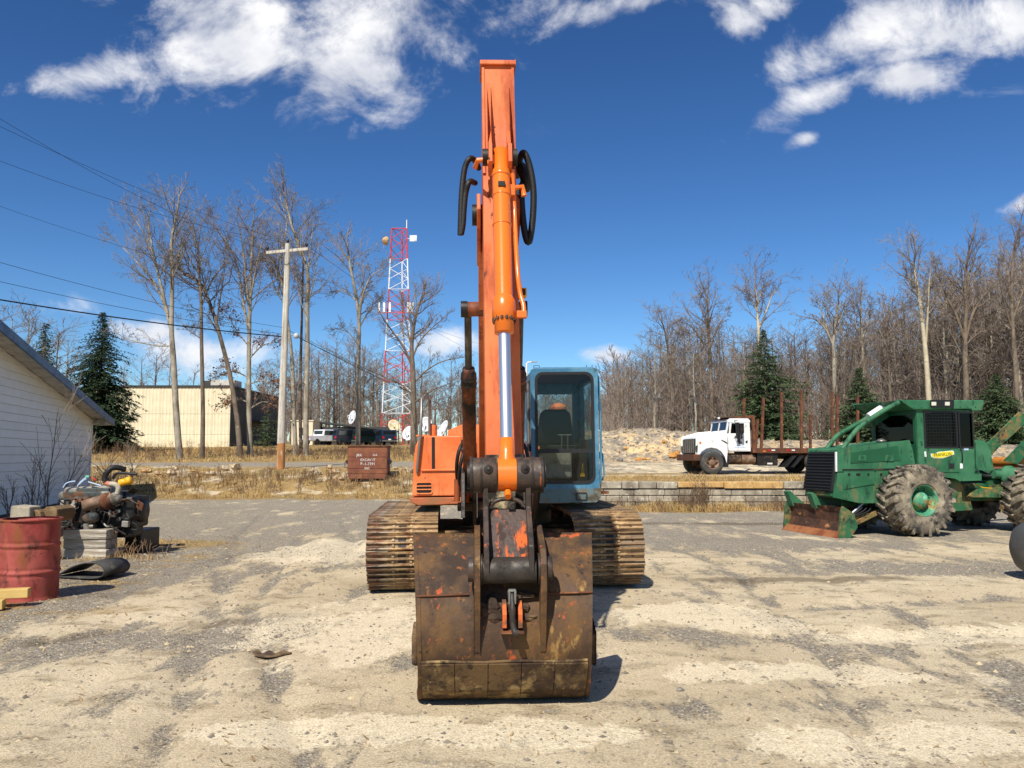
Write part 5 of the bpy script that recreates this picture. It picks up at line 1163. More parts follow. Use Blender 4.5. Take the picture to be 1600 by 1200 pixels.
    MB().bb(q.x-.04, q.x+.045, q.y-.056, q.y-.05, q.z-.03, q.z+.03).build('lens', grease_shade_m, wl); MB().beam((bx+.15, q.y+.05, q.z-.06), (q.x, q.y, q.z-.05), .025).build('bracket', grease_shade_m, wl)
    # --- arm
    ae = MB(); hw = .126
    ap = yz([(5.60, .95), (5.65, 1.35), (6.05, 3.70), (6.19, 4.615), (6.50, 4.635), (6.86, 3.8), (6.84, 3.35), (6.05, 1.1), (5.95, .72), (5.72, .66)])
    ae.prism(ap, 'x', bx-hw, bx+hw); arm = ae.build('arm', orange_arm, root, .012, 2)
    mb = MB(); mb.prism(yz([(6.155, 4.595), (6.525, 4.615), (6.525, 4.65), (6.16, 4.635)]), 'x', bx-hw-.014, bx+hw+.014); mb.build('end_rim', orange_arm, arm, .008)
    for sx in (-1, 1):
        mb = MB(); mb.prism([(Y(6.05), 3.68), (Y(6.19), 4.58), (Y(6.175), 4.58), (Y(6.03), 3.68)], 'x', bx+sx*hw-.010*(1+sx), bx+sx*hw+.010*(1-sx)); mb.build('edge_flange', orange_arm, arm)
        mb = MB(); mb.prism(yz([(6.15, 4.42), (6.11, 4.05), (5.94, 3.86), (5.80, 3.82), (5.78, 3.68), (5.88, 3.60), (6.06, 3.72)]), 'x', bx+sx*.072-.014, bx+sx*.072+.014); mb.build('cylinder_bracket', orange_arm, arm, .005)
        MB().cyl((bx+sx*.078, Y(5.87), 3.74), (bx+sx*.128, Y(5.87), 3.74), .062, n=20).build('pin_boss', grease_shade_m, arm)
    MB().cyl((bx-.16, Y(5.80), .78), (bx+.16, Y(5.80), .78), .10, n=22).build('tip_boss', link_m, arm)
    MB().cyl((bx-.17, Y(5.78), 1.12), (bx+.17, Y(5.78), 1.12), .07, n=20).build('link_boss', link_m, arm)
    mb = MB(); mb.prism(yz([(5.588, .97), (5.638, 1.35), (5.668, 1.56), (5.69, 1.56), (5.66, 1.33), (5.61, .97)]), 'x', bx-hw-.003, bx+hw+.003); mb.build('scorched_tip', worn('scraped_grey_paint', lin(86, 80, 72), [(lin(176, 160, 124), 3, .50, .06, (2, 1, .6)), (GREASE, 4, .52, .05)], rough=.7, bump=.3), arm)
    # --- bucket cylinder
    ce2 = empty('bucket_cylinder'); ce2.parent = root
    A, B = V(bx+.005, Y(5.87), 3.74), V(bx+.005, Y(5.28), 1.43); d = (B-A).normalized(); Lc = (B-A).length
    MB().lathe(A, d, [(0, -.07), (.055, -.06), (.055, .10), (.064, .12), (.064, 1.13), (.066, 1.135), (.082, 1.17), (.082, 1.30), (.066, 1.31), (.066, 1.40), (.04, 1.41)], 30).build('barrel', orange_fresh, ce2)
    for t, w in ((.14, .03), (.32, .014), (.56, .012)): MB().lathe(A+d*t, d, [(.064, 0), (.069, .003), (.069, w), (.064, w+.003)], 28).build('band', orange_fresh, ce2)
    x = d.cross(V(1, 0, 0)).normalized()
    for k in range(14):
        a = 2*math.pi*k/14; c = A + d*1.295 + (V(1, 0, 0)*math.cos(a) + x*math.sin(a))*.073; MB().cyl(c, c+d*.026, .010, n=6).build('gland_bolt', pin_m, ce2)
    MB().cyl(A+d*1.38, B-d*.10, .040, n=24).build('rod', chrome, ce2)
    mb = MB(); mb.lathe(B-d*.24, d, [(.0, 0), (.046, 0), (.05, .10), (.058, .14), (.058, .2)], 22); mb.cyl((B.x-.060, B.y, B.z), (B.x+.060, B.y, B.z), .105, n=30); mb.cyl((B.x, B.y-.06, B.z-.105), (B.x, B.y-.10, B.z-.135), .022, n=12); mb.build('rod_eye', orange_fresh, ce2)
    p = [A+V(.085, -.02, -.10), A+V(.095, -.02, -.4)+d*.0, A+d*.9+V(.10, -.01, 0), A+d*1.10+V(.115, -.01, 0), A+d*1.2+V(.135, -.02, 0), A+d*1.28+V(.135, -.03, 0)]
    MB().tube(catmull(p, 5), .017, 10).build('oil_pipe', orange_fresh, ce2); c = A+d*1.27+V(.12, -.03, 0); MB().box(c, (.07, .05, .05)).build('pipe_flange', orange_fresh, ce2, .006)
    mb = MB(); q0 = A+V(.06, -.02, -.18); mb.tube([A+V(-.05, -.02, -.02), A+V(-.17, -.02, -.03), A+V(-.19, .05, -.06)], .020, 10); mb.box(A+V(-.075, -.02, -.03), (.05, .06, .07)); mb.build('oil_pipe', orange_fresh, ce2, .004)
    mb = MB(); mb.tube([A+V(.05, -.02, -.28), A+V(.10, -.03, -.24), A+V(.155, .0, -.22), A+V(.17, .0, -.29)], .021, 10); mb.box(A+V(.075, -.03, -.26), (.05, .05, .08)); mb.build('oil_pipe', orange_fresh, ce2, .004)
    c = A+d*.25+V(0, -.07, 0); MB().box(c, (.05, .02, .035)).build('band_clamp', grease_shade_m, ce2)
    def hz(pts, r, nm='hydraulic_hose', yy=6.4): 
        mb = MB(); mb.tube(catmull([Q(a, b, yy + (o_[0] if o_ else 0)) + V(.045, 0, 0) for (a, b, *o_) in pts], 6), r, 10); mb.build(nm, hose_m, root)
    hz([(748, 262, .25), (742, 250, .1), (734, 247), (726, 262), (721, 300), (719, 340), (718, 366)], .024)
    hz([(742, 285, .2), (733, 283), (727, 300), (724, 325), (722, 350), (719, 365)], .024)
    hz([(808, 275, .4), (812, 250, .1), (819, 239), (828, 262), (833, 300), (831, 345), (825, 378), (819, 365), (815, 330), (814, 300), (815, 288)], .027)
    hz([(806, 262, .4), (814, 262, .2), (822, 280, .15), (818, 296, .2)], .05)
    mb = MB(); q = Q(815, 305, 6.38); mb.cyl(q, q+V(0, 0, .07), .026, n=12); mb.build('hose_fitting', steel_m, root)
    # --- bucket linkage
    le = empty('bucket_link'); le.parent = root; T, Bp = V(bx, Y(5.28), 1.43), V(bx, Y(5.06), .86)
    for sx in (-1, 1):
        MB().cyl((bx+sx*.062, T.y, T.z), (bx+sx*.225, T.y, T.z), .112, n=30).build('link_boss', link_m, le, .006)
        for xo, w, rr in ((.155, .012, .118), (.215, .018, .120)): MB().cyl((bx+sx*xo, T.y, T.z), (bx+sx*(xo+w), T.y, T.z), rr, n=30).build('boss_ring', pin_m, le)
        MB().cyl((bx+sx*.225, T.y, T.z), (bx+sx*.25, T.y, T.z), .085, n=24).build('pin_end', grease_shade_m, le)
        b = V(bx+sx*.115, T.y-.095, T.z+.035); MB().lathe(b, (0, -1, .35), [(.0, .03), (.012, .03), (.012, .02), (.026, .02), (.030, .012), (.030, 0)], 14).build('retaining_bolt', pin_m, le)
        dv = (Bp-T).normalized(); 
        mb = MB(); mb.prism([(T.y-.09, T.z), (T.y-.06, T.z-.2), (Bp.y-.075, Bp.z+.15), (Bp.y-.08, Bp.z), (Bp.y+.08, Bp.z), (Bp.y+.10, Bp.z+.2), (T.y+.06, T.z-.2), (T.y+.10, T.z)], 'x', bx+sx*.135-.016, bx+sx*.135+.016); mb.build('link_flange', link_m, le, .008)
        mb = MB(); mb.prism([(T.y-.06, T.z+.05), (T.y-.05, T.z-.06), (Y(5.74), 1.04), (Y(5.84), 1.08), (Y(5.82), 1.2), (T.y+.06, T.z+.09)], 'x', bx+sx*.205-.014, bx+sx*.205+.014); mb.build('side_link', link_m, le, .006)
    mb = MB(); k = 10; pts = []
    a0, a1 = V(0, T.y-.010, T.z-.22), V(0, Bp.y-.030, Bp.z+.04)
    mb.prism([(a0.y, a0.z), (a1.y, a1.z), (a1.y+.035, a1.z), (a0.y+.035, a0.z)], 'x', bx-.12, bx+.12); mb.build('link_web', linkplate_m, le)
    mb = MB()
    for i in range(9):
        a = math.pi*i/8; pts.append((bx+.105*math.cos(a), T.z-.20+.05*math.sin(a)))
    mb.tube([(x_, T.y-.02, z_) for x_, z_ in pts], .014, 8); mb.build('web_rim', link_m, le)
    MB().cyl((bx-.165, Bp.y, Bp.z), (bx+.165, Bp.y, Bp.z), .080, n=30).build('lower_boss', pin_m, le, .006)
    # --- bucket
    be = empty('bucket'); be.parent = root; cx = bx-.03; be.rotation_euler = (0, rad(.5), 0); be.location = (0, 0, .004)
    pr = [(6.08, .085), (5.85, .03), (5.55, .012), (5.36, .015), (5.21, .11), (5.11, .29), (5.08, .46), (5.12, .64), (5.22, .80), (5.39, .95), (5.52, 1.035)]
    pr = [(q.x, q.y) for q in catmull([V(a, b, 0) for a, b in pr], 4)]
    hwf = lambda z, y=None: (137 - 8*(1-min(1, z/1.03)))*(y or lerp_pts([(0, 5.36), (.29, 5.11), (.46, 5.08), (.64, 5.12), (.8, 5.22), (.95, 5.39), (1.04, 5.52)], z))/F_PX
    sh = MB(); vo, vi = [], []; npz = len(pr); nx = 9
    for i, (yy, zz) in enumerate(pr):
        ya, za = pr[max(0, i-1)]; yb_, zb_ = pr[min(npz-1, i+1)]; t = V(yb_-ya, zb_-za).normalized() if False else Vector((yb_-ya, zb_-za)).normalized(); nrm = Vector((t.y, -t.x))
        for j in range(nx):
            u = -1 + 2*j/(nx-1); dent = .006*fb(u*2, zz*3, 1.5, 2, 3.0); X = cx + u*hwf(zz, min(yy, 5.55))
            vo.append((X, Y(yy)+dent, zz)); vi.append((X, Y(yy)+nrm.x*.028 + .028*(0), zz+nrm.y*.028))
    # make sure the inner skin lies inside the bucket
    if vi[(npz//2)*nx][1] < vo[(npz//2)*nx][1]: vi = [(a[0], 2*a[1]-b[1], 2*a[2]-b[2]) for a, b in zip(vo, vi)]
    o_ = len(vo); F_ = []
    for i in range(npz-1):
        for j in range(nx-1):
            F_.append((i*nx+j, i*nx+j+1, (i+1)*nx+j+1, (i+1)*nx+j)); F_.append((o_+i*nx+j, o_+(i+1)*nx+j, o_+(i+1)*nx+j+1, o_+i*nx+j+1))
    for j in range(nx-1):
        F_.append((j, o_+j, o_+j+1, j+1)); k = (npz-1)*nx; F_.append((k+j, k+j+1, o_+k+j+1, o_+k+j))
    sh.add(vo+vi, F_, True); shell = sh.build('shell', bucket_m, be)
    for sx in (-1, 1):
        mb = MB(); poly = [(Y(a), b) for a, b in pr] + [(Y(5.70), .98), (Y(6.0), .42)]
        A_ = [(cx+sx*(hwf(z, min(y+11.2, 5.55))-.02), y, z) for y, z in poly]; B_ = [(cx+sx*(hwf(z, min(y+11.2, 5.55))+.004), y, z) for y, z in poly]; n_ = len(poly)
        # thicken the rim that shows from the front
        A_ = [(a[0], a[1]-.006, a[2]) for a in A_]; B_ = [(a[0], a[1]-.006, a[2]) for a in B_]
        mb.add(A_, [tuple(range(n_))]); mb.add(B_, [tuple(range(n_-1, -1, -1))]); mb.add(A_+B_, [(i, (i+1) % n_, n_+(i+1) % n_, n_+i) for i in range(n_)])
        mb.build('side_plate', bucket_m, be)
        xs = cx+sx*(hwf(.4, 5.22)-.004); mb = MB(); zc_ = .40
        mb.prism([(Y(5.22), .26), (Y(5.36), .22), (Y(5.50), .30), (Y(5.50), .46), (Y(5.34), .50), (Y(5.20), .44)], 'x', xs, xs+sx*.038); mb.build('side_cutter', chassis_m, be, .012)
        ex = cx + .03 + sx*.20
        mb = MB(); mb.prism(yz([(5.08, .36), (5.02, .55), (4.965, .74), (4.96, .90), (5.02, .985), (5.14, 1.03), (5.36, 1.10), (5.62, 1.02), (5.86, .88), (5.9, .74), (5.80, .66), (5.40, .80), (5.24, .72), (5.14, .50)]), 'x', ex-.019, ex+.019); mb.build('ear', bucket_m, be, .006)
        MB().cyl((ex+sx*.019, Bp.y, Bp.z), (ex+sx*.055, Bp.y, Bp.z), .075, n=22).build('ear_boss', link_m, be, .005)
        MB().cyl((ex-sx*.02, Bp.y, Bp.z), (ex-sx*.032, Bp.y, Bp.z), .095, n=22).build('seal_ring', pin_m, be)
    mb = MB(); mb.tube([(cx-.20-.02, Y(5.135), .70), (cx-hwf(.7), Y(5.135), .69)], .007, 6); mb.tube([(cx+.25, Y(5.135), .70), (cx+hwf(.7), Y(5.135), .705)], .007, 6); mb.build('weld_seam', rust_m, be)
    mb = MB(); mb.tube([(cx-.505+.126*i, Y(5.098)+.004, .302+.004*math.sin(i*1.7)) for i in range(9)], .011, 6); mb.build('weld_seam', wear_m, be)
    for i in range(5):
        a = cx - .505 + i*.2025; b = a + .198
        mb = MB(); q_ = [(5.335, .022), (5.195, .115), (5.094, .29)]
        mb.add([(a, Y(y)-.012, z) for y, z in q_] + [(b, Y(y)-.012, z) for y, z in q_] + [(a, Y(y)+.01, z+.005) for y, z in q_] + [(b, Y(y)+.01, z+.005) for y, z in q_],
               [(0, 3, 4, 1), (1, 4, 5, 2), (0, 1, 7, 6), (1, 2, 8, 7), (3, 9, 10, 4), (4, 10, 11, 5), (2, 5, 11, 8), (0, 6, 9, 3)]); mb.build('wear_plate', wear_m, be)
    for k in range(5): 
        tx = cx-.46+k*.23; mb = MB(); mb.prism(yz([(6.0, .05), (6.0, .13), (6.30, .09), (6.30, .075)]), 'x', tx-.04, tx+.04); mb.build('tooth', pin_m, be, .006)
    # lifting hook on the back of the bucket
    for sx in (-.045, .050):
        mb = MB(); mb.prism(yz([(5.10, .50), (5.01, .52), (5.0, .60), (5.06, .66), (5.14, .68)]), 'x', cx+.04+sx-.012, cx+.04+sx+.012); mb.build('hook_bracket', worn('scuffed_bracket', lin(110, 78, 56), [((.6, .13, .03), 8, .52, .04)], rough=.7) if sx < 0 else MATS['scuffed_bracket'], be)
    MB().bb(cx-.03, cx+.11, Y(4.995), Y(5.09), .488, .500).build('hook_plate', rust_m, be)
    mb = MB(); mb.tube(catmull([(cx+.04, Y(5.02), .72), (cx+.042, Y(4.99), .64), (cx+.042, Y(4.99), .56), (cx+.055, Y(4.97), .505), (cx+.075, Y(4.97), .50)], 5), [.014]*5+[.018]*10+[.020]*6, 9); mb.build('hook', pin_m, be)
    mb = MB(); mb.bb(cx+.018, cx+.03, Y(5.0), Y(5.04), .66, .735); mb.bb(cx+.052, cx+.064, Y(5.0), Y(5.04), .66, .735); mb.bb(cx+.018, cx+.064, Y(5.0), Y(5.04), .735, .747); mb.build('shackle', steel_m, be, .003)
    mud = MB(); r2 = random.Random(3)
    for _ in range(26): mud.sph((cx+r2.uniform(-.15, .2), Y(5.12)+r2.uniform(-.02, .05), .60+r2.uniform(-.04, .10)), (r2.uniform(.03, .07), .035, r2.uniform(.02, .05)), 7, 5, .25, r2)
    m_ = mud.build('caked_mud', chassis_m, be)
excavator()
# ------------------------------------------------------------------ shared helpers for vehicles seen from the side
class Frame:
    """vertical side planes of a vehicle: origin, yaw; (s, z) measured along it, v across (away from the camera)"""
    def __init__(s, O, yaw): s.O = Vector(O); s.u = V(math.cos(yaw), math.sin(yaw), 0); s.n = V(-math.sin(yaw), math.cos(yaw), 0)
    def pl(s, px, py, v=0.0):
        r = pix_ray(px, py); o = s.O + s.n*v; t = (o - V(0, 0, CAM_H)).dot(s.n)/r.dot(s.n); q = V(0, 0, CAM_H) + r*t - s.O
        return (q.dot(s.u), q.z)
    def poly(s, pts, v=0.0): return [s.pl(a, b, v) for a, b in pts]
def big_tyre(parent, c, R, W, rim_r, lugs=22, hub=hub_m, side=-1):
    e = empty('wheel', c); e.parent = parent
    pr = [(rim_r, -W*.40), (rim_r*1.08, -W*.5), (R*.80, -W*.5), (R*.92, -W*.44), (R*.93, 0), (R*.92, W*.44), (R*.80, W*.5), (rim_r*1.08, W*.5), (rim_r, W*.40)]
    t = MB().lathe((0, 0, 0), (0, 1, 0), pr, 48)
    rng = random.Random(int(c[0]*10))
    for k in range(lugs):
        for sd in (-1, 1):
            a0 = 2*math.pi*(k + (.5 if sd > 0 else 0))/lugs; da = 2*math.pi/lugs
            vs = []
            for (f, y) in ((0, .02), (.62, .50)):
                for (aw, rr) in ((-.20, .91), (.20, .91), (.15, 1.0), (-.15, 1.0)):
                    a = a0 + da*(f*.9 + aw); r = R*rr*(1 if y < .3 else .985); vs.append((r*math.sin(a), sd*y*W, r*math.cos(a)))
            for (aw, rr) in ((-.20, .74), (.20, .74), (.15, .78), (-.15, .78)):
                a = a0 + da*(.66 + aw); vs.append((R*rr*math.sin(a), sd*W*.515, R*rr*math.cos(a)))
            t.add(vs, [(0, 1, 2, 3), (0, 4, 5, 1), (1, 5, 6, 2), (2, 6, 7, 3), (3, 7, 4, 0), (4, 8, 9, 5), (5, 9, 10, 6), (6, 10, 11, 7), (7, 11, 8, 4), (8, 11, 10, 9)])
    t.build('tyre', tyre_m, e, .010, 1)
    y = side*W
    MB().lathe((0, 0, 0), (0, 1, 0), [(rim_r*1.03, y*.46), (rim_r*.97, y*.47), (rim_r*.93, y*.30), (rim_r*.72, y*.14), (rim_r*.70, y*.12), (0, y*.12)], 36).build('rim', hub, e)
    MB().lathe((0, 0, 0), (0, 1, 0), [(rim_r*.60, y*.12), (rim_r*.56, y*.26), (rim_r*.48, y*.36), (rim_r*.2, y*.41), (0, y*.42)], 24).build('hub', hub, e)
    for k in range(10):
        a = 2*math.pi*k/10; p = V(rim_r*.78*math.sin(a), y*.17, rim_r*.78*math.cos(a)); MB().cyl(p, p+V(0, side*.035, 0), .018, n=6).build('wheel_nut', hub, e)
    return e
# ------------------------------------------------------------------ green log skidder
def skidder():
    O = G(1440, 838); yaw = rad(13); fr = Frame(O, yaw); root = empty('log_skidder', O, yaw); tag(root, 'green articulated log skidder with rusty front blade at right', 'skidder')
    V0, V1, VH = .35, 1.75, 1.32            # near and far side of the body across the machine
    pp = lambda pts, v=V0: fr.poly(pts, v)
    # wheels
    for (px, py) in ((1437, 788),):
        s, z = fr.pl(px, py, -.0); R = .70
        s0 = s
    big_tyre(root, (s0, .12, .69), .70, .56, .30); big_tyre(root, (s0+.05, 2.05, .69), .70, .56, .30, side=1)
    s1 = s0 + 2.95; big_tyre(root, (s1, .15, .69), .72, .56, .30); big_tyre(root, (s1, 2.05, .69), .72, .56, .30, side=1)
    # chassis and axles
    mb = MB(); mb.bb(s0-1.2, s0+1.05, .75, 1.45, .55, 1.0); mb.build('front_frame', green_dk, root, .02)
    mb = MB(); mb.bb(s0+1.3, s1+.9, .65, 1.55, .62, .98); mb.build('rear_frame', green_dirty, root, .02)
    mb = MB(); mb.cyl((s0+1.18, 1.1, .4), (s0+1.18, 1.1, 1.1), .16, n=20); mb.build('articulation_joint', chassis_m, root)
    mb = MB(); mb.cyl((s0, .3, .69), (s0, 1.9, .69), .15, n=16); mb.cyl((s1, .3, .69), (s1, 1.9, .69), .15, n=16); mb.build('axle', chassis_m, root)
    # hood: upper and lower
    up = pp([(1309, 702), (1420, 689), (1424, 700), (1430, 733), (1327, 735), (1308, 735)])
    mb = MB(); mb.prism(up, 'y', V0, VH); hood = mb.build('hood', green_m, root, .02)
    lo = pp([(1308, 735), (1430, 733), (1436, 760), (1420, 785), (1344, 785), (1303, 776)])
    mb = MB(); mb.prism(lo, 'y', V0+.02, VH-.02); mb.build('engine_side', green_m, root, .015)
    pn = pp([(1329, 708), (1402, 697), (1406, 719), (1329, 723)]); mb = MB(); mb.prism(pn, 'y', V0-.012, V0); mb.build('hood_panel', green_dk, hood, .006)
    for a in (1341, 1383):
        q = pp([(a, 711), (a+11, 711), (a+12, 720), (a-1, 720)]); mb = MB(); mb.prism(q, 'y', V0-.022, V0-.012); mb.build('latch', green_m, hood, .004)
        q = pp([(a+3, 713), (a+8, 713), (a+8, 717), (a+3, 717)]); mb = MB(); mb.prism(q, 'y', V0-.026, V0-.022); mb.build('latch_slot', green_dk, hood)
    for (a, b) in ((1319, 1366), (1369, 1428)):
        q = pp([(a, 734), (b, 733), (b, 756 if a < 1350 else 758), (a, 764 if a < 1350 else 762)]); mb = MB(); mb.prism(q, 'y', V0+.004, V0+.02); mb.build('side_door', green_m, root, .004)
        for (c_, w_) in ((a+8, 1.5), (a+22, 3), (a+38, 1.5)):
            q = pp([(c_-w_, 739.5), (c_+w_, 739.5), (c_+w_, 743.5), (c_-w_, 743.5)]); mb = MB(); mb.prism(q, 'y', V0-.001, V0+.004); mb.build('door_hole', grease_shade_m, root)
    q = pp([(1316, 733), (1428, 731.5), (1428, 733.5), (1316, 735)]); mb = MB(); mb.prism(q, 'y', V0-.01, V0+.01); mb.build('hood_seam', grease_shade_m, root)
    # front grille
    sA, zA = fr.pl(1309, 706, V0); sB, zB = fr.pl(1303, 768, V0)
    mb = MB(); mb.add([(sA-.03, V0+.02, zA), (sB-.06, V0+.02, zB), (sB-.06, VH-.02, zB), (sA-.03, VH-.02, zA), (sA+.05, V0+.02, zA), (sB+.05, V0+.02, zB), (sB+.05, VH-.02, zB), (sA+.05, VH-.02, zA)], [(0, 1, 2, 3), (4, 7, 6, 5), (0, 4, 5, 1), (3, 2, 6, 7), (0, 3, 7, 4), (1, 5, 6, 2)]); gr = mb.build('grille', mesh_m, root)
    for k in range(13):
        t = (k+.5)/13; s_, z_ = sA-.035 + (sB-.06-sA+.03)*t, zA+(zB-zA)*t; MB().bb(s_-.02, s_, V0+.04, VH-.04, z_-.012, z_+.012).build('grille_bar', black_rub, gr)
    MB().bb(sB-.04, sB+.3, V0+.05, VH-.05, zB-.10, zB).build('nose_pan', green_dirty, root, .02)
    MB().beam((sA-.04, V0, zA), (sA-.05, V0, (zA+zB)/2), .03).build('grille_edge', white_m, gr)
    # exhaust cap and white air pipe
    s_, z_ = fr.pl(1377, 694, 1.1); mb = MB(); mb.lathe((s_, 1.1, z_-.1), (0, 0, 1), [(.05, 0), (.05, .14), (.11, .15), (.11, .17), (.05, .21), (0, .22)], 18); mb.build('air_intake', steel_m, root)
    # cab
    c0, zt = fr.pl(1432, 641, V0); c1, zb_ = fr.pl(1524, 747, V0); zr = fr.pl(1470, 625, V0)[1]; ztop = fr.pl(1470, 640, V0)[1]; zflo = fr.pl(1470, 742, V0)[1]; zw0 = fr.pl(1470, 700, V0)[1]; zw1 = fr.pl(1470, 643, V0)[1]
    w0, w1 = fr.pl(1443, 650, V0)[0], fr.pl(1494, 650, V0)[0]; w2, w3 = fr.pl(1497, 650, V0)[0], fr.pl(1519, 650, V0)[0]
    ce = empty('cab'); ce.parent = root
    for vv in (V0, V1-.05):
        mb = MB(); mb.bb(c0, w0, vv, vv+.05, zflo, ztop); mb.bb(w3, c1, vv, vv+.05, zflo, ztop); mb.bb(w0, w3, vv, vv+.05, zflo, zw0); mb.bb(w0, w3, vv, vv+.05, zw1, ztop); mb.build('side_wall', green_m, ce)
    mb = MB(); mb.bb(c0, c0+.05, V0+.05, V0+.12, zflo, ztop); mb.bb(c0, c0+.05, V1-.12, V1-.05, zflo, ztop); mb.bb(c0, c0+.05, V0+.12, V1-.12, ztop-.10, ztop); mb.bb(c0, c0+.05, V0+.12, V1-.12, zflo, zw0+.08); mb.build('front_wall', green_dk, ce)
    mb = MB(); mb.bb(c1-.05, c1, V0+.05, V1-.05, zflo, zw0); mb.bb(c1-.05, c1, V0+.05, V1-.05, ztop-.08, ztop); mb.bb(c1-.05, c1, V0+.05, V0+.12, zw0, ztop-.08); mb.bb(c1-.05, c1, V1-.12, V1-.05, zw0, ztop-.08); mb.build('rear_wall', green_dk, ce)
    MB().bb(c0+.05, c1-.05, V0+.05, V1-.05, zflo-.02, zflo+.04).build('floor', inner_m, ce)
    MB().bb(c0+.015, c0+.025, V0+.12, V1-.12, zw0+.08, ztop-.10).build('windshield', glass_d, ce); MB().bb(c1-.03, c1-.02, V0+.12, V1-.12, zw0, ztop-.08).build('rear_window', glass_d, ce)
    MB().bb(w2, w3, V0+.02, V0+.028, zw0, zw1).build('side_window', glass_d, ce); MB().bb(w0, w1, V0+.03, V0+.038, zw0, zw1).build('door_window', glass_d, ce); MB().bb(w0, w3, V1-.03, V1-.022, zw0, zw1).build('far_window', glass_d, ce)
    MB().ring(rrect(w0-.01, w1+.01, zw0-.01, zw1+.01, .02, 2), rrect(w0+.03, w1-.03, zw0+.03, zw1-.03, .015, 2), 'y', V0-.014, V0+.0).build('window_frame', black_rub, ce)
    MB().ring(rrect(w2-.008, w3+.012, zw0-.0, zw1+.0, .03, 2), rrect(w2+.02, w3-.016, zw0+.03, zw1-.03, .02, 2), 'y', V0-.014, V0+.0).build('window_frame', black_rub, ce)
    for k in range(1, 11): x = w0 + (w1-w0)*k/11; MB().bb(x-.0035, x+.0035, V0-.010, V0-.003, zw0, zw1).build('guard_wire', mesh_m, ce)
    for k in range(1, 12): z = zw0 + (zw1-zw0)*k/12; MB().bb(w0, w1, V0-.017, V0-.010, z-.0035, z+.0035).build('guard_wire', mesh_m, ce)
    MB().bb(c0+.35, c0+.75, 1.0, 1.45, zflo, zw0+.12).build('seat', seat_m, ce, .05)
    # door with badge, handle, stickers
    mb = MB(); mb.bb(w0-.005, w1+.005, V0-.014, V0, zflo+.05, zw0-.012); door = mb.build('door', green_m, ce, .006)
    bdg = pp([(1453, 709), (1460, 708.5), (1466, 706), (1487, 704), (1489, 705), (1490, 710), (1483, 712.5), (1472, 716), (1459, 716), (1454, 714)], V0)
    mb = MB(); mb.prism(bdg, 'y', V0-.020, V0-.014); mb.build('badge_border', white_m, door)
    cs = sum(a for a, b in bdg)/len(bdg); cz = sum(b for a, b in bdg)/len(bdg)
    mb = MB(); mb.prism([(cs+(a-cs)*.92, cz+(b-cz)*.84) for a, b in bdg], 'y', V0-.024, V0-.020); mb.build('badge', worn('badge_yellow', lin(236, 214, 44), [], rough=.4, bump=0), door)
    text_part('badge_lettering', 'FRANKLIN', .098, worn('badge_green', lin(30, 70, 34), [], rough=.5, bump=0), door, Matrix.Translation((cs, V0-.026, cz-.003)) @ Matrix.Rotation(rad(-3), 4, 'Y') @ Matrix.Rotation(rad(90), 4, 'X') @ Matrix.Scale(.92, 4, (1, 0, 0)), .001)
    q = pp([(1482, 724), (1490, 724), (1490, 732), (1482, 732)]); MB().prism(q, 'y', V0-.022, V0-.014).build('door_lock', black_rub, door)
    q = pp([(1443, 706), (1446, 705), (1447, 714), (1444, 714)]); MB().prism(q, 'y', V0-.017, V0-.014).build('sticker', white_m, door)
    q = pp([(1506, 700), (1513, 700), (1513, 703.5), (1506, 703.5)]); MB().prism(q, 'y', V0-.006, V0).build('sticker', cable_m, ce)
    q = pp([(1500, 724), (1504, 724), (1504, 732), (1500, 732)]); MB().prism(q, 'y', V0-.006, V0).build('sticker', white_m, ce)
    a, b = fr.pl(1500, 702, V0), fr.pl(1503, 722, V0); mb = MB(); mb.tube([(a[0], V0, a[1]), (a[0]+.02, V0-.04, a[1]-.01), (b[0]-.02, V0-.04, b[1]+.02), (b[0], V0, b[1])], .013, 8); mb.build('grab_handle', black_rub, ce)
    for py_ in (655, 692, 733):
        a = fr.pl(1439.5, py_, V0); MB().cyl((a[0], V0-.012, a[1]-.035), (a[0], V0-.012, a[1]+.035), .014, n=8).build('door_hinge', green_dk, ce)
    for k in range(9):
        a = fr.pl(1428+k*12, 639.0 if k < 3 else 638.2, V0-.06); MB().cyl((a[0], V0-.062, a[1]+.03), (a[0], V0-.072, a[1]+.03), .011, n=6).build('bolt', green_dk, ce)
    for k in range(5):
        a = fr.pl(1426, 697+k*8, V0); MB().cyl((a[0]-.03, V0, a[1]), (a[0]-.03, V0-.012, a[1]), .010, n=6).build('bolt', green_dk, hood)
    for k in range(3):
        a = fr.pl(1350+k*6, 790, .5); b = fr.pl(1325+k*3, 812, .5); MB().tube(catmull([(a[0], .5, a[1]+.05), (a[0]-.12, .44, a[1]-.06-.02*k), (b[0], .46, b[1]+.05), (b[0]-.02, .5, b[1])], 5), .014, 7).build('hydraulic_hose', hose_m, root)
    # roof with light bar
    rp = pp([(1408, 625), (1538, 625), (1538, 632), (1533, 642), (1520, 642), (1518, 639), (1440, 640), (1428, 640), (1412, 630)], V0-.06); mb = MB(); mb.prism(rp, 'y', V0-.06, V1+.06); roof = mb.build('roof', green_m, ce, .02)
    q = fr.poly([(1454, 625.5), (1488, 625.5), (1488, 636), (1454, 636)], V0-.06); mb = MB(); mb.prism(q, 'y', V0-.10, V0-.06); lb = mb.build('light_bar', black_rub, roof, .008)
    for a in (1459, 1480): q = fr.poly([(a-3.6, 628), (a+3.6, 628), (a+3.6, 633.5), (a-3.6, 633.5)], V0-.10); MB().prism(q, 'y', V0-.106, V0-.10).build('work_lamp', lamp_m, lb)
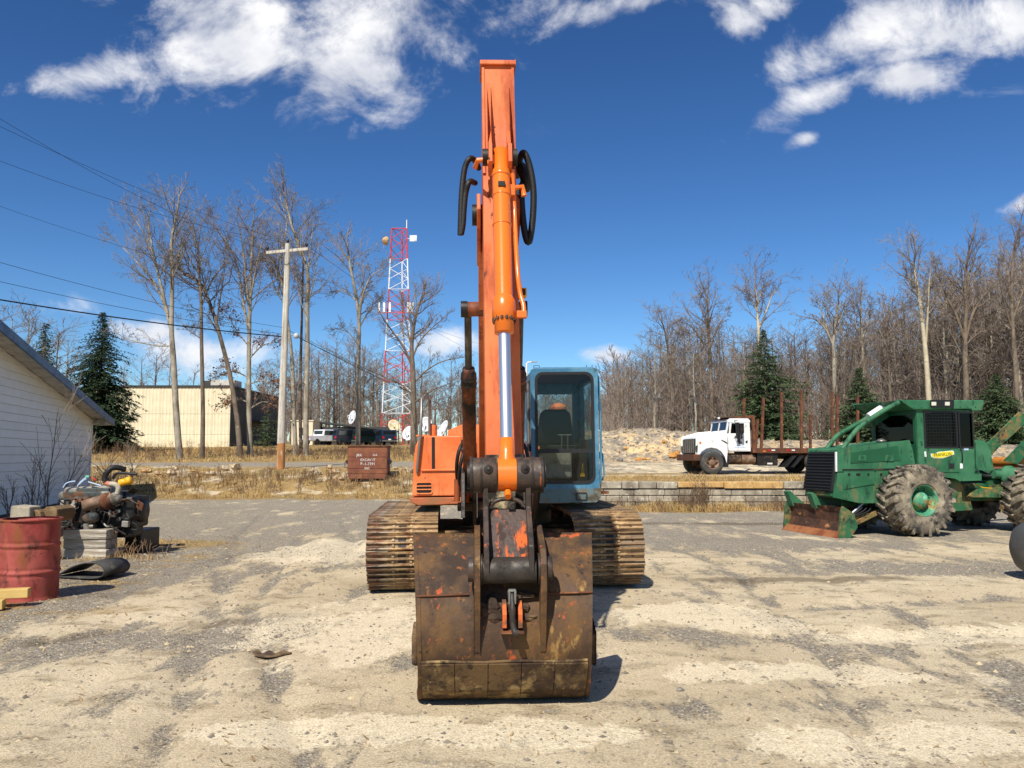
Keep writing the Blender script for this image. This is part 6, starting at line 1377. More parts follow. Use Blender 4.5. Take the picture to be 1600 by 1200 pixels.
    # guard tubes from hood to roof
    for vv, pts in ((V0+.05, [(1316, 702), (1330, 682), (1346, 665), (1380, 642), (1408, 627)]), (VH-.05, [(1291, 703), (1300, 690), (1312, 678), (1337, 664), (1365, 647), (1395, 630)])):
        mb = MB(); P2 = fr.poly(pts, vv); mb.tube(catmull([(a, vv, b) for a, b in P2], 4), .048, 10); mb.build('guard_tube', green_m, root)
    P2 = fr.poly([(1337, 660), (1386, 630), (1392, 637), (1345, 668)], V1-.1); mb = MB(); mb.prism(P2, 'y', V1-.55, V1-.1); mb.build('brush_guard_plate', green_m, root, .01)
    a, b = fr.pl(1357, 651, 1.0), fr.pl(1384, 633, 1.0); MB().cyl((a[0], 1.0, a[1]), (b[0], 1.0, b[1]), .07, n=16).build('exhaust_stack', white_m, root); c = (b[0]+.06, 1.0, b[1]+.04); MB().cyl((b[0], 1.0, b[1]), c, .075, n=16).build('stack_elbow', rust_m, root)
    # tank behind the cab, step, hoses
    tp = pp([(1526, 690), (1538, 690), (1547, 705), (1551, 733), (1526, 733)], .5); mb = MB(); mb.prism(tp, 'y', .5, 1.6); mb.build('rear_tank', green_m, root, .02)
    tp = pp([(1520, 688), (1533, 688), (1533, 692), (1520, 692)], .7); mb = MB(); mb.prism(tp, 'y', .7, 1.4); mb.build('tank_top', green_m, root, .01)
    tp = pp([(1455, 742), (1533, 741), (1533, 750), (1500, 751), (1492, 747)], V0-.02); mb = MB(); mb.prism(tp, 'y', V0-.02, V0+.5); mb.build('step_rail', green_m, root, .01)
    mb = MB(); r_ = random.Random(4)
    for k in range(5):
        a = fr.pl(1530+k*3, 735, .6); b = fr.pl(1548+k*4, 742+2*k, .6); mb.tube(catmull([(a[0], .6+.05*k, a[1]), (a[0]+.08, .55, a[1]-.12), (b[0], .6, b[1])], 5), .017, 7)
    mb.build('hydraulic_hose', hose_m, root)
    a = [fr.pl(x, y, .45) for x, y in ((1524, 756), (1535, 762), (1550, 763))]; MB().tube([(p[0], .45, p[1]) for p in a], .012, 6).build('yellow_hose', yellow_m, root)
    # winch, rear frame plates, arch
    a = fr.pl(1583, 743, .35); mb = MB(); mb.lathe((a[0], .30, a[1]), (0, 1, 0), [(0, -.05), (.05, -.05), (.05, -.02), (.14, -.02), (.155, 0), (.155, .12), (.20, .12), (.20, .2), (.14, .22), (.14, 1.2)], 26); mb.build('winch', green_m, root)
    a2 = fr.pl(1552, 741, .5); MB().cyl((a2[0], .5, a2[1]), (a[0], .5, a[1]), .085, n=18).build('winch_motor', green_m, root)
    tp = pp([(1519, 776), (1530, 764), (1545, 764), (1600, 760), (1640, 745), (1660, 780), (1600, 777)], .4); mb = MB(); mb.prism(tp, 'y', .4, .52); mb.build('frame_rail', green_dirty, root, .01)
    tp = pp([(1545, 752), (1600, 750), (1600, 764), (1545, 764)], .55); mb = MB(); mb.prism(tp, 'y', .55, 1.5); mb.build('winch_bed', green_dirty, root, .01)
    tp = pp([(1570, 720), (1600, 690), (1650, 640), (1660, 655), (1612, 700), (1590, 725)], .6); 
    for vv in (.6, 1.5): mb = MB(); mb.prism(tp, 'y', vv, vv+.06); mb.build('arch_leg', green_dirty, root, .01)
    a = fr.pl(1597, 722, .8); MB().cyl((a[0], .75, a[1]), (a[0], 1.5, a[1]), .11, n=18).build('arch_roller', worn('rusty_orange_roller', lin(186, 118, 46), [(RUST, 5, .55, .06)], rough=.7), root)
    tp = pp([(1486, 750), (1500, 750), (1503, 782), (1494, 790), (1482, 786)], .5); mb = MB(); mb.prism(tp, 'y', .5, 1.3); mb.build('joint_plate', green_dirty, root, .01)
    tp = pp([(1488, 788), (1516, 784), (1519, 796), (1490, 798)], .4); mb = MB(); mb.prism(tp, 'y', .4, 1.4); mb.build('step_plate', green_dirty, root, .01)
    # blade with push arms
    A = G(1319, 841); B = G(1232, 827)
    M3 = Matrix.Rotation(-yaw, 3, 'Z'); a = M3 @ (A-O); b = M3 @ (B-O); ax = (b-a); Lb = ax.length; ax.normalize(); nn = V(-ax.y, ax.x, 0)
    if nn.x > 0: nn = -nn                                  # towards the front of the machine
    be = empty('blade'); be.parent = root
    sect = [(.10, .0), (.0, .12), (-.06, .28), (-.05, .44), (.0, .56)]
    mb = MB(); vs = []
    for t in (0, Lb):
        for (o_, z) in sect: vs.append(a + ax*t + nn*o_ + V(0, 0, z+.01))
        for (o_, z) in reversed(sect): vs.append(a + ax*t + nn*(o_-.035) + V(0, 0, z+.01))
    n = 10; mb.add(vs, [(i, (i+1) % n, n+(i+1) % n, n+i) for i in range(n)] + [tuple(range(n)), tuple(range(2*n-1, n-1, -1))]); mb.build('moldboard', blade_rust, be)
    mb = MB(); mb.add([a+nn*.17+V(0, 0, .0), a+nn*.05+V(0, 0, .12), a+ax*Lb+nn*.05+V(0, 0, .12), a+ax*Lb+nn*.17, a+nn*.13+V(0, 0, -.01), a+nn*.0+V(0, 0, .10), a+ax*Lb+V(0, 0, .10), a+ax*Lb+nn*.13+V(0, 0, -.01)], [(0, 1, 2, 3), (4, 7, 6, 5), (0, 4, 5, 1), (3, 2, 6, 7), (0, 3, 7, 4), (1, 5, 6, 2)]); mb.build('cutting_edge', worn('bright_rust_edge', lin(150, 96, 58), [(lin(120, 64, 36), 3, .54, .06)], rough=.6, bump=.2), be)
    for t in (0.0, Lb):
        q = a + ax*t; mb = MB(); w = ax*.03
        pts = [nn*.12+V(0, 0, 0), nn*.06+V(0, 0, .5), nn*.02+V(0, 0, .60), -nn*.22+V(0, 0, .46), -nn*.28+V(0, 0, .2), -nn*.12]
        mb.add([q+p-w for p in pts]+[q+p+w for p in pts], [tuple(range(6)), tuple(range(11, 5, -1))]+[(i, (i+1) % 6, 6+(i+1) % 6, 6+i) for i in range(6)]); mb.build('end_plate', green_dirty, be, .008)
    for t in (.46*Lb, .90*Lb):
        q = a + ax*t; pts = [V(0, 0, .50), nn*.12+V(0, 0, .80), nn*.06+V(0, 0, .82), -nn*.25+V(0, 0, .56), -nn*.25+V(0, 0, .50)]; w = ax*.16; m2 = ax*.02
        mb = MB(); mb.add([q+p-m2 for p in pts]+[q+p+w for p in pts], [tuple(range(5)), tuple(range(9, 4, -1))]+[(i, (i+1) % 5, 5+(i+1) % 5, 5+i) for i in range(5)]); mb.build('brush_horn', green_m, be, .01)
    for vv in (.55, 1.55):
        f0 = fr.pl(1318, 826, vv); f1 = fr.pl(1382, 790, vv); mb = MB(); mb.beam((f0[0]-.05, vv, f0[1]), (f1[0]+.1, vv, f1[1]), .10, .16, (0, 1, 0)); mb.build('push_arm', green_dirty, be, .01)
        c0_, c1_ = fr.pl(1330, 803, vv-.06), fr.pl(1350, 785, vv-.06); c2_ = fr.pl(1383, 762, vv-.06)
        MB().cyl((c1_[0], vv-.06, c1_[1]), (c2_[0], vv-.06, c2_[1]), .055, n=16).build('lift_cylinder', green_m, be); MB().cyl((c0_[0], vv-.06, c0_[1]), (c1_[0], vv-.06, c1_[1]), .026, n=12).build('lift_rod', chrome, be)
        q = fr.poly([(1346, 779), (1378, 757), (1383, 763), (1352, 787)], vv-.13); mb = MB(); mb.prism(q, 'y', vv-.13, vv-.11); mb.build('cylinder_guard', green_m, be, .006)
skidder()
# ------------------------------------------------------------------ white log truck on the terrace
def log_truck():
    yaw = rad(8); b0 = P(1113, 740, 34.0); O = V(b0.x, 34.0, HT(b0.x, 34.0)); dz = O.z; fr = Frame(O, yaw); root = empty('log_truck', O, yaw); tag(root, 'old white log truck with rusty stakes parked on the terrace', 'truck')
    def pl(px, py, v=0): s, z = fr.pl(px, py, v); return (s, z)   # Frame measures z from the ground level of the origin
    pp = lambda pts, v=0.0: fr.poly(pts, v)
    W1 = 2.15
    def wheel(c, R, dual=False, hubm=exh_m):
        e = empty('wheel', c); e.parent = root; w = .26
        MB().lathe((0, 0, 0), (0, 1, 0), [(R*.55, -w/2), (R*.62, -w*.56), (R*.9, -w*.52), (R, -w*.38), (R, w*.38), (R*.9, w*.52), (R*.55, w/2)], 36).build('tyre', road_tyre_m, e)
        MB().lathe((0, 0, 0), (0, 1, 0), [(R*.56, -w*.48), (R*.50, -w*.45), (R*.46, -w*.2), (R*.30, -w*.1), (R*.28, -w*.45), (R*.12, -w*.55), (0, -w*.55)], 28).build('rim', hubm, e)
        for k in range(5):
            a = 2*math.pi*k/5; p = V(R*.30*math.sin(a), -w*.3, R*.30*math.cos(a)); q = V(R*.5*math.sin(a), -w*.4, R*.5*math.cos(a)); MB().beam(p, q, R*.16, .05, (0, 1, 0)).build('spoke', hubm, e)
    wr = .485
    wheel((0, .05, wr), wr); wheel((0, W1-.1, wr), wr)
    sr = pl(1277, 727)[0]
    for ds in (0, 1.25):
        wheel((sr+ds, .10, wr), wr, hubm=grease_shade_m); wheel((sr+ds, W1-.15, wr), wr, hubm=grease_shade_m)
    # hood, with wheel arch cut out of the side
    arch = []
    ac, ar = pl(1113, 722), .62
    for i in range(9):
        a = math.pi*(1 - i/8); arch.append((0+ar*math.cos(a), wr+.05+ar*math.sin(a)*.96))
    zlow = pl(1100, 716)[1]
    hood_top = pp([(1092, 684), (1117, 678), (1136, 676)]); fb_ = pl(1091, 708)
    poly = [fb_, hood_top[0], hood_top[1], hood_top[2], (pl(1137, 705)[0], pl(1137, 705)[1]), (arch[-1][0]+.02, arch[-1][1])]
    poly += list(reversed([p for p in arch if p[1] > wr+.12])) + [(arch[0][0], fb_[1])]
    
    for fa, fb2 in ((.03, .22), (W1-.25, W1-.06)): mb = MB(); mb.prism(poly, 'y', fa, fb2); mb.build('fender', white_m, root, .03)
    core = [(fb_[0]+.02, fb_[1]), (hood_top[0][0]+.02, hood_top[0][1]+.03), (hood_top[1][0], hood_top[1][1]+.05), (hood_top[2][0], hood_top[2][1]+.05), (pl(1132, 705)[0], wr+.35), (fb_[0]+.3, wr+.35)]
    mb = MB(); mb.prism(core, 'y', .18, W1-.21); mb.build('hood', white_m, root, .06)
    mb = MB(); mb.bb(fb_[0]-.015, fb_[0]+.03, .40, W1-.43, fb_[1]+.02, hood_top[0][1]-.03); gl = mb.build('grille', grease_shade_m, root)
    for k in range(6):
        v = .47 + k*(W1-.94)/5; MB().bb(fb_[0]-.045, fb_[0]-.010, v-.045, v+.045, fb_[1]+.02, hood_top[0][1]-.05).build('grille_bar', steel_m, gl)
    for v in (.22, W1-.25):
        MB().bb(fb_[0]-.03, fb_[0]+.02, v-.11, v+.11, fb_[1]+.04, fb_[1]+.30).build('headlight', carglass, root); MB().bb(fb_[0]+.0, fb_[0]+.14, v-.13 if v < 1 else v, v if v < 1 else v+.13, fb_[1]+.02, fb_[1]+.32).build('headlight_frame', grease_shade_m, root)
    q = pp([(1093, 690), (1096, 690), (1096, 693.5), (1093, 693.5)]); MB().prism(q, 'y', .015, .03).build('marker_light', amber_m, root)
    bz0, bz1 = pl(1070, 720)[1], pl(1070, 710)[1]; MB().bb(fb_[0]-.18, fb_[0]+.12, -.02, W1, bz0, bz1).build('bumper', worn('rusty_brown_bumper', lin(72, 52, 40), [(RUST, 3, .55, .07)], rough=.6, bump=.1), root, .02)
    # cab
    ce = empty('cab'); ce.parent = root
    A = dict(f0=pl(1133, 705), f1=pl(1118, 676), f2=pl(1124, 658), r1=pl(1172, 655), r0=pl(1175, 705))
    base = pl(1150, 705)[1]; roofz = pl(1150, 655)[1]; beltz = pl(1150, 678)[1]
    xs_w = pl(1136, 676)[0]; xr = pl(1174.5, 680)[0]; xd0 = pl(1140, 690)[0]; xw0 = pl(1143.5, 678)[0]; xw0t = pl(1146, 661)[0]; xw1 = pl(1165, 670)[0]; xpt = pl(1139, 657)[0]; xfw = pl(1140, 658)[0]; wz0, wz1 = pl(1150, 677)[1], pl(1150, 661)[1]; cow = pl(1135.5, 676)[0]
    for vv in (.14, W1-.22):
        mb = MB()
        mb.prism([(cow+.18, base), (xr, base), (xr, wz0), (cow+.06, wz0)], 'y', vv, vv+.06)
        mb.prism([(xw1, wz0), (xr, wz0), (xr-.03, roofz), (xw1, roofz)], 'y', vv, vv+.06); mb.prism([(xw0t, wz1), (xw1, wz1), (xw1, roofz), (xw0t, roofz-.0)], 'y', vv, vv+.06); mb.prism([(xw0-.06, wz0), (xw0, wz0), (xw0t, roofz), (xw0t-.10, roofz)], 'y', vv, vv+.06)
        mb.build('cab_side', white_m, ce)
        mb = MB(); mb.prism([(xw0, wz0), (xw1, wz0), (xw1, wz1), (xw0t, wz1)], 'y', vv+.025, vv+.032); mb.build('side_window', glass_d, ce)
    mb = MB(); mb.prism([(xfw-.02, roofz-.06), (xfw+.06, roofz+.02), (xr-.10, roofz+.02), (xr-.02, roofz-.05), (xr-.02, roofz-.10), (xfw, roofz-.10)], 'y', .13, W1-.15); mb.build('roof', white_m, ce, .05)
    mb = MB(); mb.bb(xr-.05, xr, .2, W1-.22, base, roofz-.05); mb.build('rear_wall', white_m, ce)
    mb = MB(); mb.prism([(cow+.16, base), (cow+.22, base), (cow+.12, wz0+.0), (cow+.04, wz0)], 'y', .2, W1-.22); mb.build('cowl', white_m, ce)
    mb = MB(); mb.add([(cow+.045, .24, wz0), (cow+.045, W1-.26, wz0), (xfw+.01, W1-.26, roofz-.09), (xfw+.01, .24, roofz-.09), (cow+.065, .24, wz0), (cow+.065, W1-.26, wz0), (xfw+.03, W1-.26, roofz-.09), (xfw+.03, .24, roofz-.09)], [(0, 1, 2, 3), (7, 6, 5, 4), (0, 4, 5, 1), (1, 5, 6, 2), (2, 6, 7, 3), (3, 7, 4, 0)]); mb.build('windshield', carglass, ce)
    for v in (.20, W1/2-.02, W1-.24): MB().beam((cow+.05, v, wz0), (xfw+.02, v, roofz-.07), .07, .06).build('windshield_post', white_m, ce)
    MB().bb(cow+.3, xr-.3, .5, 1.6, base, wz0+.2).build('seat', seat_m, ce, .05)
    mb = MB(); mb.bb(xd0, xr-.12, .128, .14, base+.03, wz0-.03); door = mb.build('door', white_m, ce, .01)
    smu = worn('dark_paint_smudge', lin(70, 72, 76), [], rough=.7)
    q = pp([(1150, 680), (1158, 677), (1161, 684), (1157, 687), (1160, 693), (1155, 694), (1152, 690), (1153, 686), (1147, 683)], .12); MB().prism(q, 'y', .118, .127).build('worn_emblem', smu, door)
    q = pp([(1165, 689), (1168, 688), (1168, 692), (1165, 692)], .12); MB().prism(q, 'y', .110, .127).build('door_handle', grease_shade_m, door)
    for (a, b) in ((1146, 1150), (1149, 1163), (1147, 1165)):
        pyy = {1146: 684, 1149: 696, 1147: 698.6}[a]; q = pp([(a, pyy), (b, pyy), (b, pyy+.9), (a, pyy+.9)], .12); MB().prism(q, 'y', .122, .127).build('faded_lettering', cable_m, door)
    q = pp([(1127, 687), (1134, 690), (1137, 693), (1136, 693.5), (1133, 691.5), (1127, 688)], .03); MB().prism(q, 'y', .012, .028).build('hood_strap', grease_shade_m, root)
    a = pl(1152, 668, -.15); mb = MB(); mb.bb(a[0]-.07, a[0]+.07, -.2, -.15, a[1]-.35, a[1]+.2); mb.tube([(a[0], -.17, a[1]+.28), (a[0], .15, a[1]+.3)], .015, 6); mb.tube([(a[0], -.17, a[1]-.4), (a[0], .15, a[1]-.45)], .015, 6); mb.bb(a[0]+.12, a[0]+.24, -.2, -.16, a[1]-.3, a[1]+.12); mb.build('mirror', grease_shade_m, root)
    q = pl(1132, 654); mb = MB(); mb.sph((q[0], .6, roofz+.06), (.06, .06, .05), 8, 6); mb.build('clearance_light', white_m, ce)
    mb = MB(); mb.prism(pp([(1130, 652), (1175, 649), (1177, 654), (1150, 654)], .4), 'y', .2, W1-.2); mb.build('cab_guard_top', rust_m, root)
    # headboard, frame, tanks, deck with reflective tape
    hb = pl(1178, 705)[0]
    for k in range(3): MB().beam((hb+.05+.1*k, .1+.9*k, .9), (hb+.05, .1+.9*k, pl(1178, 651)[1]), .11).build('headboard_post', rust_m, root)
    mb = MB(); mb.bb(hb, hb+.18, .25, W1-.25, base, pl(1180, 672)[1]); mb.build('headboard', exh_m, root)
    z0, z1 = pl(1200, 708)[1], pl(1200, 700)[1]; sE = pl(1300, 705)[0]+3.2; MB().bb(hb, sE, .06, W1-.1, z0, z1).build('deck', worn('rusty_deck', lin(84, 54, 40), [(RUST, 3, .55, .08)], rough=.85), root, .01)
    MB().bb(fb_[0]+.2, sE, .75, .90, z0-.25, z0).build('chassis_rail', chassis_m, root); MB().bb(fb_[0]+.2, sE, 1.25, 1.40, z0-.25, z0).build('chassis_rail', chassis_m, root)
    for (a, b, c) in ((1200, 1205, red_m), (1205.5, 1211, white_m), (1229, 1236, red_m), (1237, 1242, white_m), (1268, 1274, red_m), (1275, 1280, white_m)):
        q = pp([(a, 702.5), (b, 702.5), (b, 704.3), (a, 704.3)], .06); MB().prism(q, 'y', .05, .059).build('reflective_tape', c, root)
    q = pp([(1192, 704), (1196, 704), (1196, 706), (1192, 706)], .06); MB().prism(q, 'y', .045, .059).build('marker_light', amber_m, root)
    t0, t1, t2 = pl(1140, 708)[0], pl(1162, 708)[0], pl(1184, 708)[0]; tz0, tz1 = pl(1150, 726)[1], pl(1150, 708.5)[1]
    for a, b, m_ in ((t0, t1-.02, chassis_m), (t1+.02, t2, exh_m)):
        MB().cyl((a, .42, (tz0+tz1)/2), (b, .42, (tz0+tz1)/2), (tz1-tz0)/2, n=24).build('fuel_tank', m_, root)
    q = pp([(1186, 709), (1217, 709), (1217, 727), (1187, 727)]); mb = MB(); mb.prism(q, 'y', .15, .7); mb.build('tool_box', grease_shade_m, root, .02); q = pp([(1199, 723), (1207, 723), (1207, 725.5), (1199, 725.5)], .14); MB().prism(q, 'y', .14, .15).build('box_label', chalk_m, root)
    for px in (1134, 1240, 1252):
        q = pp([(px, 712), (px+6, 712), (px+5 if px < 1200 else px-10, 730), (px-1 if px < 1200 else px-14, 730)]); mb = MB(); mb.prism(q, 'y', .05, .65); mb.build('mud_flap', black_rub, root)
    # stakes
    for (px, pyt, v) in ((1193, 621, .1), (1221, 613, .1), (1252, 610, .1), (1308, 618, .1), (1340, 618, .1), (1163, 622, W1-.15), (1266, 648, W1-.15), (1300, 612, W1-.15), (1184, 655, W1-.15)):
        a = pl(px-4, 703, v)[0] if px < 1200 else pl(px, 703, v)[0]; t = pl(px, pyt, v); mb = MB(); mb.beam((a, v, z0), (t[0], v, t[1]), .09, .10); mb.build('stake', rust_m, root)
log_truck()
# ------------------------------------------------------------------ things by the house
def drum():
    b = G(43, 943); root = empty('steel_drum', (b.x*(b.y+.30)/b.y, b.y+.30, 0)); R, Hh = .292, .865
    rng = random.Random(3); mb = MB(); n = 56; prof = []
    def rib(z, c): return .011*math.exp(-((z-c)/.014)**2) - .005*math.exp(-((z-c-.035)/.012)**2) - .005*math.exp(-((z-c+.035)/.012)**2)
    zs = [0, .006, .012, .03]; z = .05
    while z < Hh-.03: zs.append(z); z += .0125
    zs += [Hh-.025, Hh-.012, Hh-.006, Hh]
    vs = []
    for z in zs:
        for j in range(n):
            a = 2*math.pi*j/n; r = R + rib(z, .30) + rib(z, .585) + (.010 if z < .013 or z > Hh-.013 else 0)
            r += .012*fb(math.cos(a)*1.2+3, z*2.2+math.sin(a), 1.3, 2, 2.0)
            vs.append((r*math.cos(a), r*math.sin(a), z))
    k = len(zs); mb.add(vs, [(i*n+j, i*n+(j+1) % n, (i+1)*n+(j+1) % n, (i+1)*n+j) for i in range(k-1) for j in range(n)], True)
    mb.build('shell', drum_m, root); MB().cyl((0, 0, .02), (0, 0, .30), R-.02, n=32).build('drum_bottom', rust_m, root)
    mb = MB(); mb.lathe((0, 0, Hh-.02), (0, 0, 1), [(R-.03, -.3), (R-.012, -.3), (R-.008, .0), (R+.012, .0), (R+.012, .022), (R-.012, .022)], 48); mb.build('top_rim', drum_m, root)
    tag(root, 'dented red steel drum standing left in front of engine', 'drum')
drum()
def timbers():
    b = G(131, 874); y0 = b.y
    specs = [(0, 'bottom timber of the stack under the engine front'), (1, 'middle timber of the stack under the engine front'), (2, 'topmost pale timber of the stack under the engine front')]
    for k, lab in specs:
        o = MB(); o.bb(-.33, .33, 0, .34, 0, .142); ob = o.build('timber_block', wood_m, None, .012, 2); ob.location = (b.x + (.012, -.008, .0)[k], y0 + (.0, .012, -.01)[k], .005+.145*k); ob.rotation_euler = (0, 0, rad(-4 + 1.5*k)); tag(ob, lab, 'timber', 'timbers of the engine crib')
    c = G(202, 866); o = MB(); o.bb(-.13, .13, 0, .7, 0, .36); ob = o.build('support_block', grease_shade_m, None, .015); ob.location = (c.x, c.y+.1, 0); tag(ob, 'dark support block under the fan end of engine', 'block')
    d = P(30, 812, 11.8); o = MB(); o.prism([(-.15, 0), (.15, 0), (.14, .24), (-.13, .26)], 'y', 0, .3); ob = o.build('concrete_block', conc_m, None, .02); ob.location = (d.x, 11.8, .58); tag(ob, 'white concrete block showing above red drum', 'block')
    for i, (px, w, lab) in enumerate(((53, .2, 'cut brown log end just right of white concrete block'), (77, .24, 'larger cut brown log end beside the engine mount'))):
        d = P(px, 815, 11.9+.1*i); o = MB(); rr = random.Random(i); pl_ = [(w/2*math.cos(a)*rr.uniform(.9, 1.1), w/2+.02+w/2*math.sin(a)*rr.uniform(.9, 1.1)) for a in [2*math.pi*k/9 for k in range(9)]]; o.prism(pl_, 'y', 0, .5); ob = o.build('log_end', worn('brown_log', lin(110, 88, 60), [(lin(150, 124, 88), 4, .55, .07)], rough=.95, bump=.4) if i == 0 else MATS['brown_log'], None, .01); ob.location = (d.x, 11.9+.1*i, .56); tag(ob, lab, 'log')
    o = MB(); o.bb(-.62, .62, 0, .62, 0, .10); o.bb(-.62, .62, .1, .5, .10, .2); 
    ob = MB(); ob.bb(-.75, .42, 0, .6, 0, .56); q = ob.build('rubble_crib', chassis_m, None, .03); q.location = (-7.75, 12.2, 0); tag(q, 'dark earth filled crib behind the red drum', 'crib')
timbers()
def engine():
    y = 12.75; Q = lambda px, py, dy=0.0: P(px, py, y+dy) - V(-6.55, y, 0)
    root = empty('diesel_engine', (-6.55, y, 0)); tag(root, 'scrapped diesel engine with rusty exhaust pipe resting on timbers', 'engine')
    def bx_(name, m, a, b, d0, d1, bev=.012):
        p, q = Q(*a), Q(*b); o = MB(); o.bb(p.x, q.x, d0, d1, q.z, p.z); return o.build(name, m, root, bev)
    bx_('block', grease_shade_m, (92, 778), (188, 838), .12, .62, .03); bx_('oil_pan', grease_shade_m, (110, 812), (200, 842), .15, .55, .04)  # engine body coloured black to paint in the shadow it lies in
    bx_('cylinder_head', iron_m, (92, 769), (182, 782), .10, .60); 
    vc = MB(); p = [Q(*a) for a in ((86, 764), (112, 778), (170, 770), (165, 757), (110, 757), (86, 763))]
    a, b = Q(88, 776), Q(166, 760); vc.prism([(a.x, a.z), (b.x, a.z+.05), (b.x-.02, b.z+.01), (a.x+.05, b.z-.02), (a.x+.01, b.z-.05)], 'y', .16, .58); vc.build('valve_cover', alu_m, root, .03, 3)
    a, b = Q(112, 777), Q(164, 763); o = MB(); o.bb(a.x, b.x, .12, .165, a.z, b.z); o.build('cover_panel', iron_m, root, .01)
    c = Q(86, 776); MB().lathe(c+V(0, .25, 0), (-.6, -.8, 0), [(0, .06), (.05, .06), (.07, .03), (.07, -.1), (.0, -.1)], 20).build('filter_head', alu_m, root)
    c = Q(90, 795); MB().bb(c.x-.06, c.x+.10, .15, .5, c.z-.12, c.z+.14).build('front_cover', alu_m, root, .03)
    c = Q(101, 790); MB().cyl(c+V(0, .1, -.10), c+V(0, .1, .06), .03, n=14).build('oil_cooler', cable_m if False else iron_m, root)
    # mounting bracket with eye
    o = MB(); q = [Q(*t) for t in ((104, 808), (109, 788), (113, 782), (118, 786), (113, 806), (106, 812))]; o.prism([(t.x, t.z) for t in q], 'y', .02, .05); o.build('mount_bracket', cream_m, root, .004)
    c = Q(112.5, 786); MB().cyl(c+V(0, .015, 0), c+V(0, .055, 0), .022, n=14).build('bracket_eye', grease_shade_m, root)
    # exhaust: open pipe, segments, turbo housing
    pts = [Q(130, 791, -.14), Q(139, 788, -.12), Q(150, 784, -.1), Q(163, 781, -.06)]
    o = MB(); o.lathe(pts[0], (pts[3]-pts[0]), [(.0, .05), (.072, .05), (.078, .0), (.088, .0), (.088, .12), (.082, .13), (.086, .14), (.086, .24), (.080, .25), (.084, .26), (.084, .42)], 26); o.build('exhaust_pipe', exh_m, root)
    MB().cyl(pts[0]+(pts[3]-pts[0]).normalized()*.05, pts[0]+(pts[3]-pts[0]).normalized()*.06, .076, n=20).build('pipe_bore', grease_shade_m, root)
    c = Q(168, 783, -.05); o = MB(); o.lathe(c, (.85, -.5, 0), [(.05, -.06), (.105, -.05), (.13, -.02), (.13, .03), (.11, .055), (.07, .06), (.05, .09), (0, .09)], 28); o.build('turbo_housing', rust_m, root)
    c = Q(181, 779, -.02); o = MB(); o.lathe(c, (.85, -.5, 0), [(0, -.05), (.09, -.05), (.105, -.01), (.105, .03), (.07, .05), (.05, .10), (0, .10)], 24); o.build('compressor_housing', alu_m, root)
    o = MB(); o.tube(catmull([Q(183, 772, -.05), Q(185, 762, -.05), Q(180, 757, -.04), Q(172, 756, -.02)], 5), .038, 14); o.build('intake_elbow', cream_m, root)
    o = MB(); o.tube(catmull([Q(174, 757, -.02), Q(167, 755, 0), Q(163, 752, 0)], 4), .040, 14); o.build('hose_cuff', worn('faded_red_silicone', lin(178, 110, 86), [], rough=.6), root)
    o = MB(); o.tube(catmull([Q(165, 754, 0), Q(164, 745, 0), Q(169, 736, 0), Q(176, 731, .03), Q(186, 731, .08), Q(196, 734, .14)], 5), .042, 12); o.build('intake_hose', hose_m, root)
    o = MB(); o.tube(catmull([Q(176, 748, 0), Q(180, 741, 0), Q(188, 739, 0), Q(202, 740, 0), Q(214, 741, 0)], 5), .022, 10); o.build('water_hose', hose_m, root)
    c = Q(187, 755); d = Q(202, 751); o = MB(); o.lathe(c, (d-c), [(0, 0), (.052, 0), (.056, .01), (.056, .07), (.05, .08), (.05, .10), (.062, .11), (.062, .17), (.05, .19), (0, .19)], 22); o.build('oil_filter', yellow_m, root)
    bx_('fuel_pump', cable_m if False else alu_m, (157, 768), (170, 778), .0, .12)
    # cables on the valve cover
    for pts in ([(99, 762), (103, 756), (110, 753), (118, 752)], [(121, 760), (127, 752), (135, 746), (140, 744)], [(124, 757), (132, 750), (140, 746)], [(138, 753), (148, 756), (158, 759)], [(87, 824), (91, 818), (97, 814), (104, 813)]):
        o = MB(); o.tube(catmull([Q(a, b, .1 if b < 800 else -.1) for a, b in pts], 5), .012, 8); o.build('cable', cable_m, root)
    o = MB(); q = Q(138, 745, .1); o.bb(q.x-.03, q.x+.03, .06, .12, q.z-.01, q.z+.02); o.build('connector', worn('mint_plastic', lin(120, 190, 160), [], rough=.5), root, .004)
    o = MB(); o.tube(catmull([Q(140, 746, .12), Q(147, 748, .12), Q(150, 751, .1)], 4), .010, 7); o.build('cable', red_m, root)
    # lower gear: water pump, starter, flywheel end, hanging hoses
    c = Q(142, 809, -.12); o = MB(); o.lathe(c, (.9, -.3, .1), [(0, -.14), (.05, -.13), (.075, -.08), (.085, .0), (.07, .10), (.04, .13), (0, .13)], 20); o.build('starter_motor', iron_m, root)
    c = Q(136, 823, -.12); MB().cyl(c+V(0, 0, -.05), c+V(0, 0, .05), .05, n=18).build('drain_elbow', alu_m, root); MB().cyl(c+V(-.08, 0, .01), c+V(.1, 0, .01), .03, n=12).build('drain_pipe', alu_m, root)
    o = MB(); r_ = random.Random(7)
    for k in range(9):
        a = (r_.uniform(112, 190), r_.uniform(790, 806)); b = (a[0]+r_.uniform(-12, 12), a[1]+r_.uniform(10, 26)); o.tube(catmull([Q(*a, -.04), Q((a[0]+b[0])/2+r_.uniform(-6, 6), (a[1]+b[1])/2, -.08), Q(*b, -.02)], 5), r_.uniform(.008, .016), 7)
    o.tube(catmull([Q(196, 812, .0), Q(210, 818, 0), Q(216, 826, 0), Q(210, 828, 0), Q(204, 826, 0)], 5), .010, 7); o.build('hanging_hose', hose_m, root)
    bx_('gear_case', grease_shade_m, (184, 776), (206, 826), .05, .6, .04)
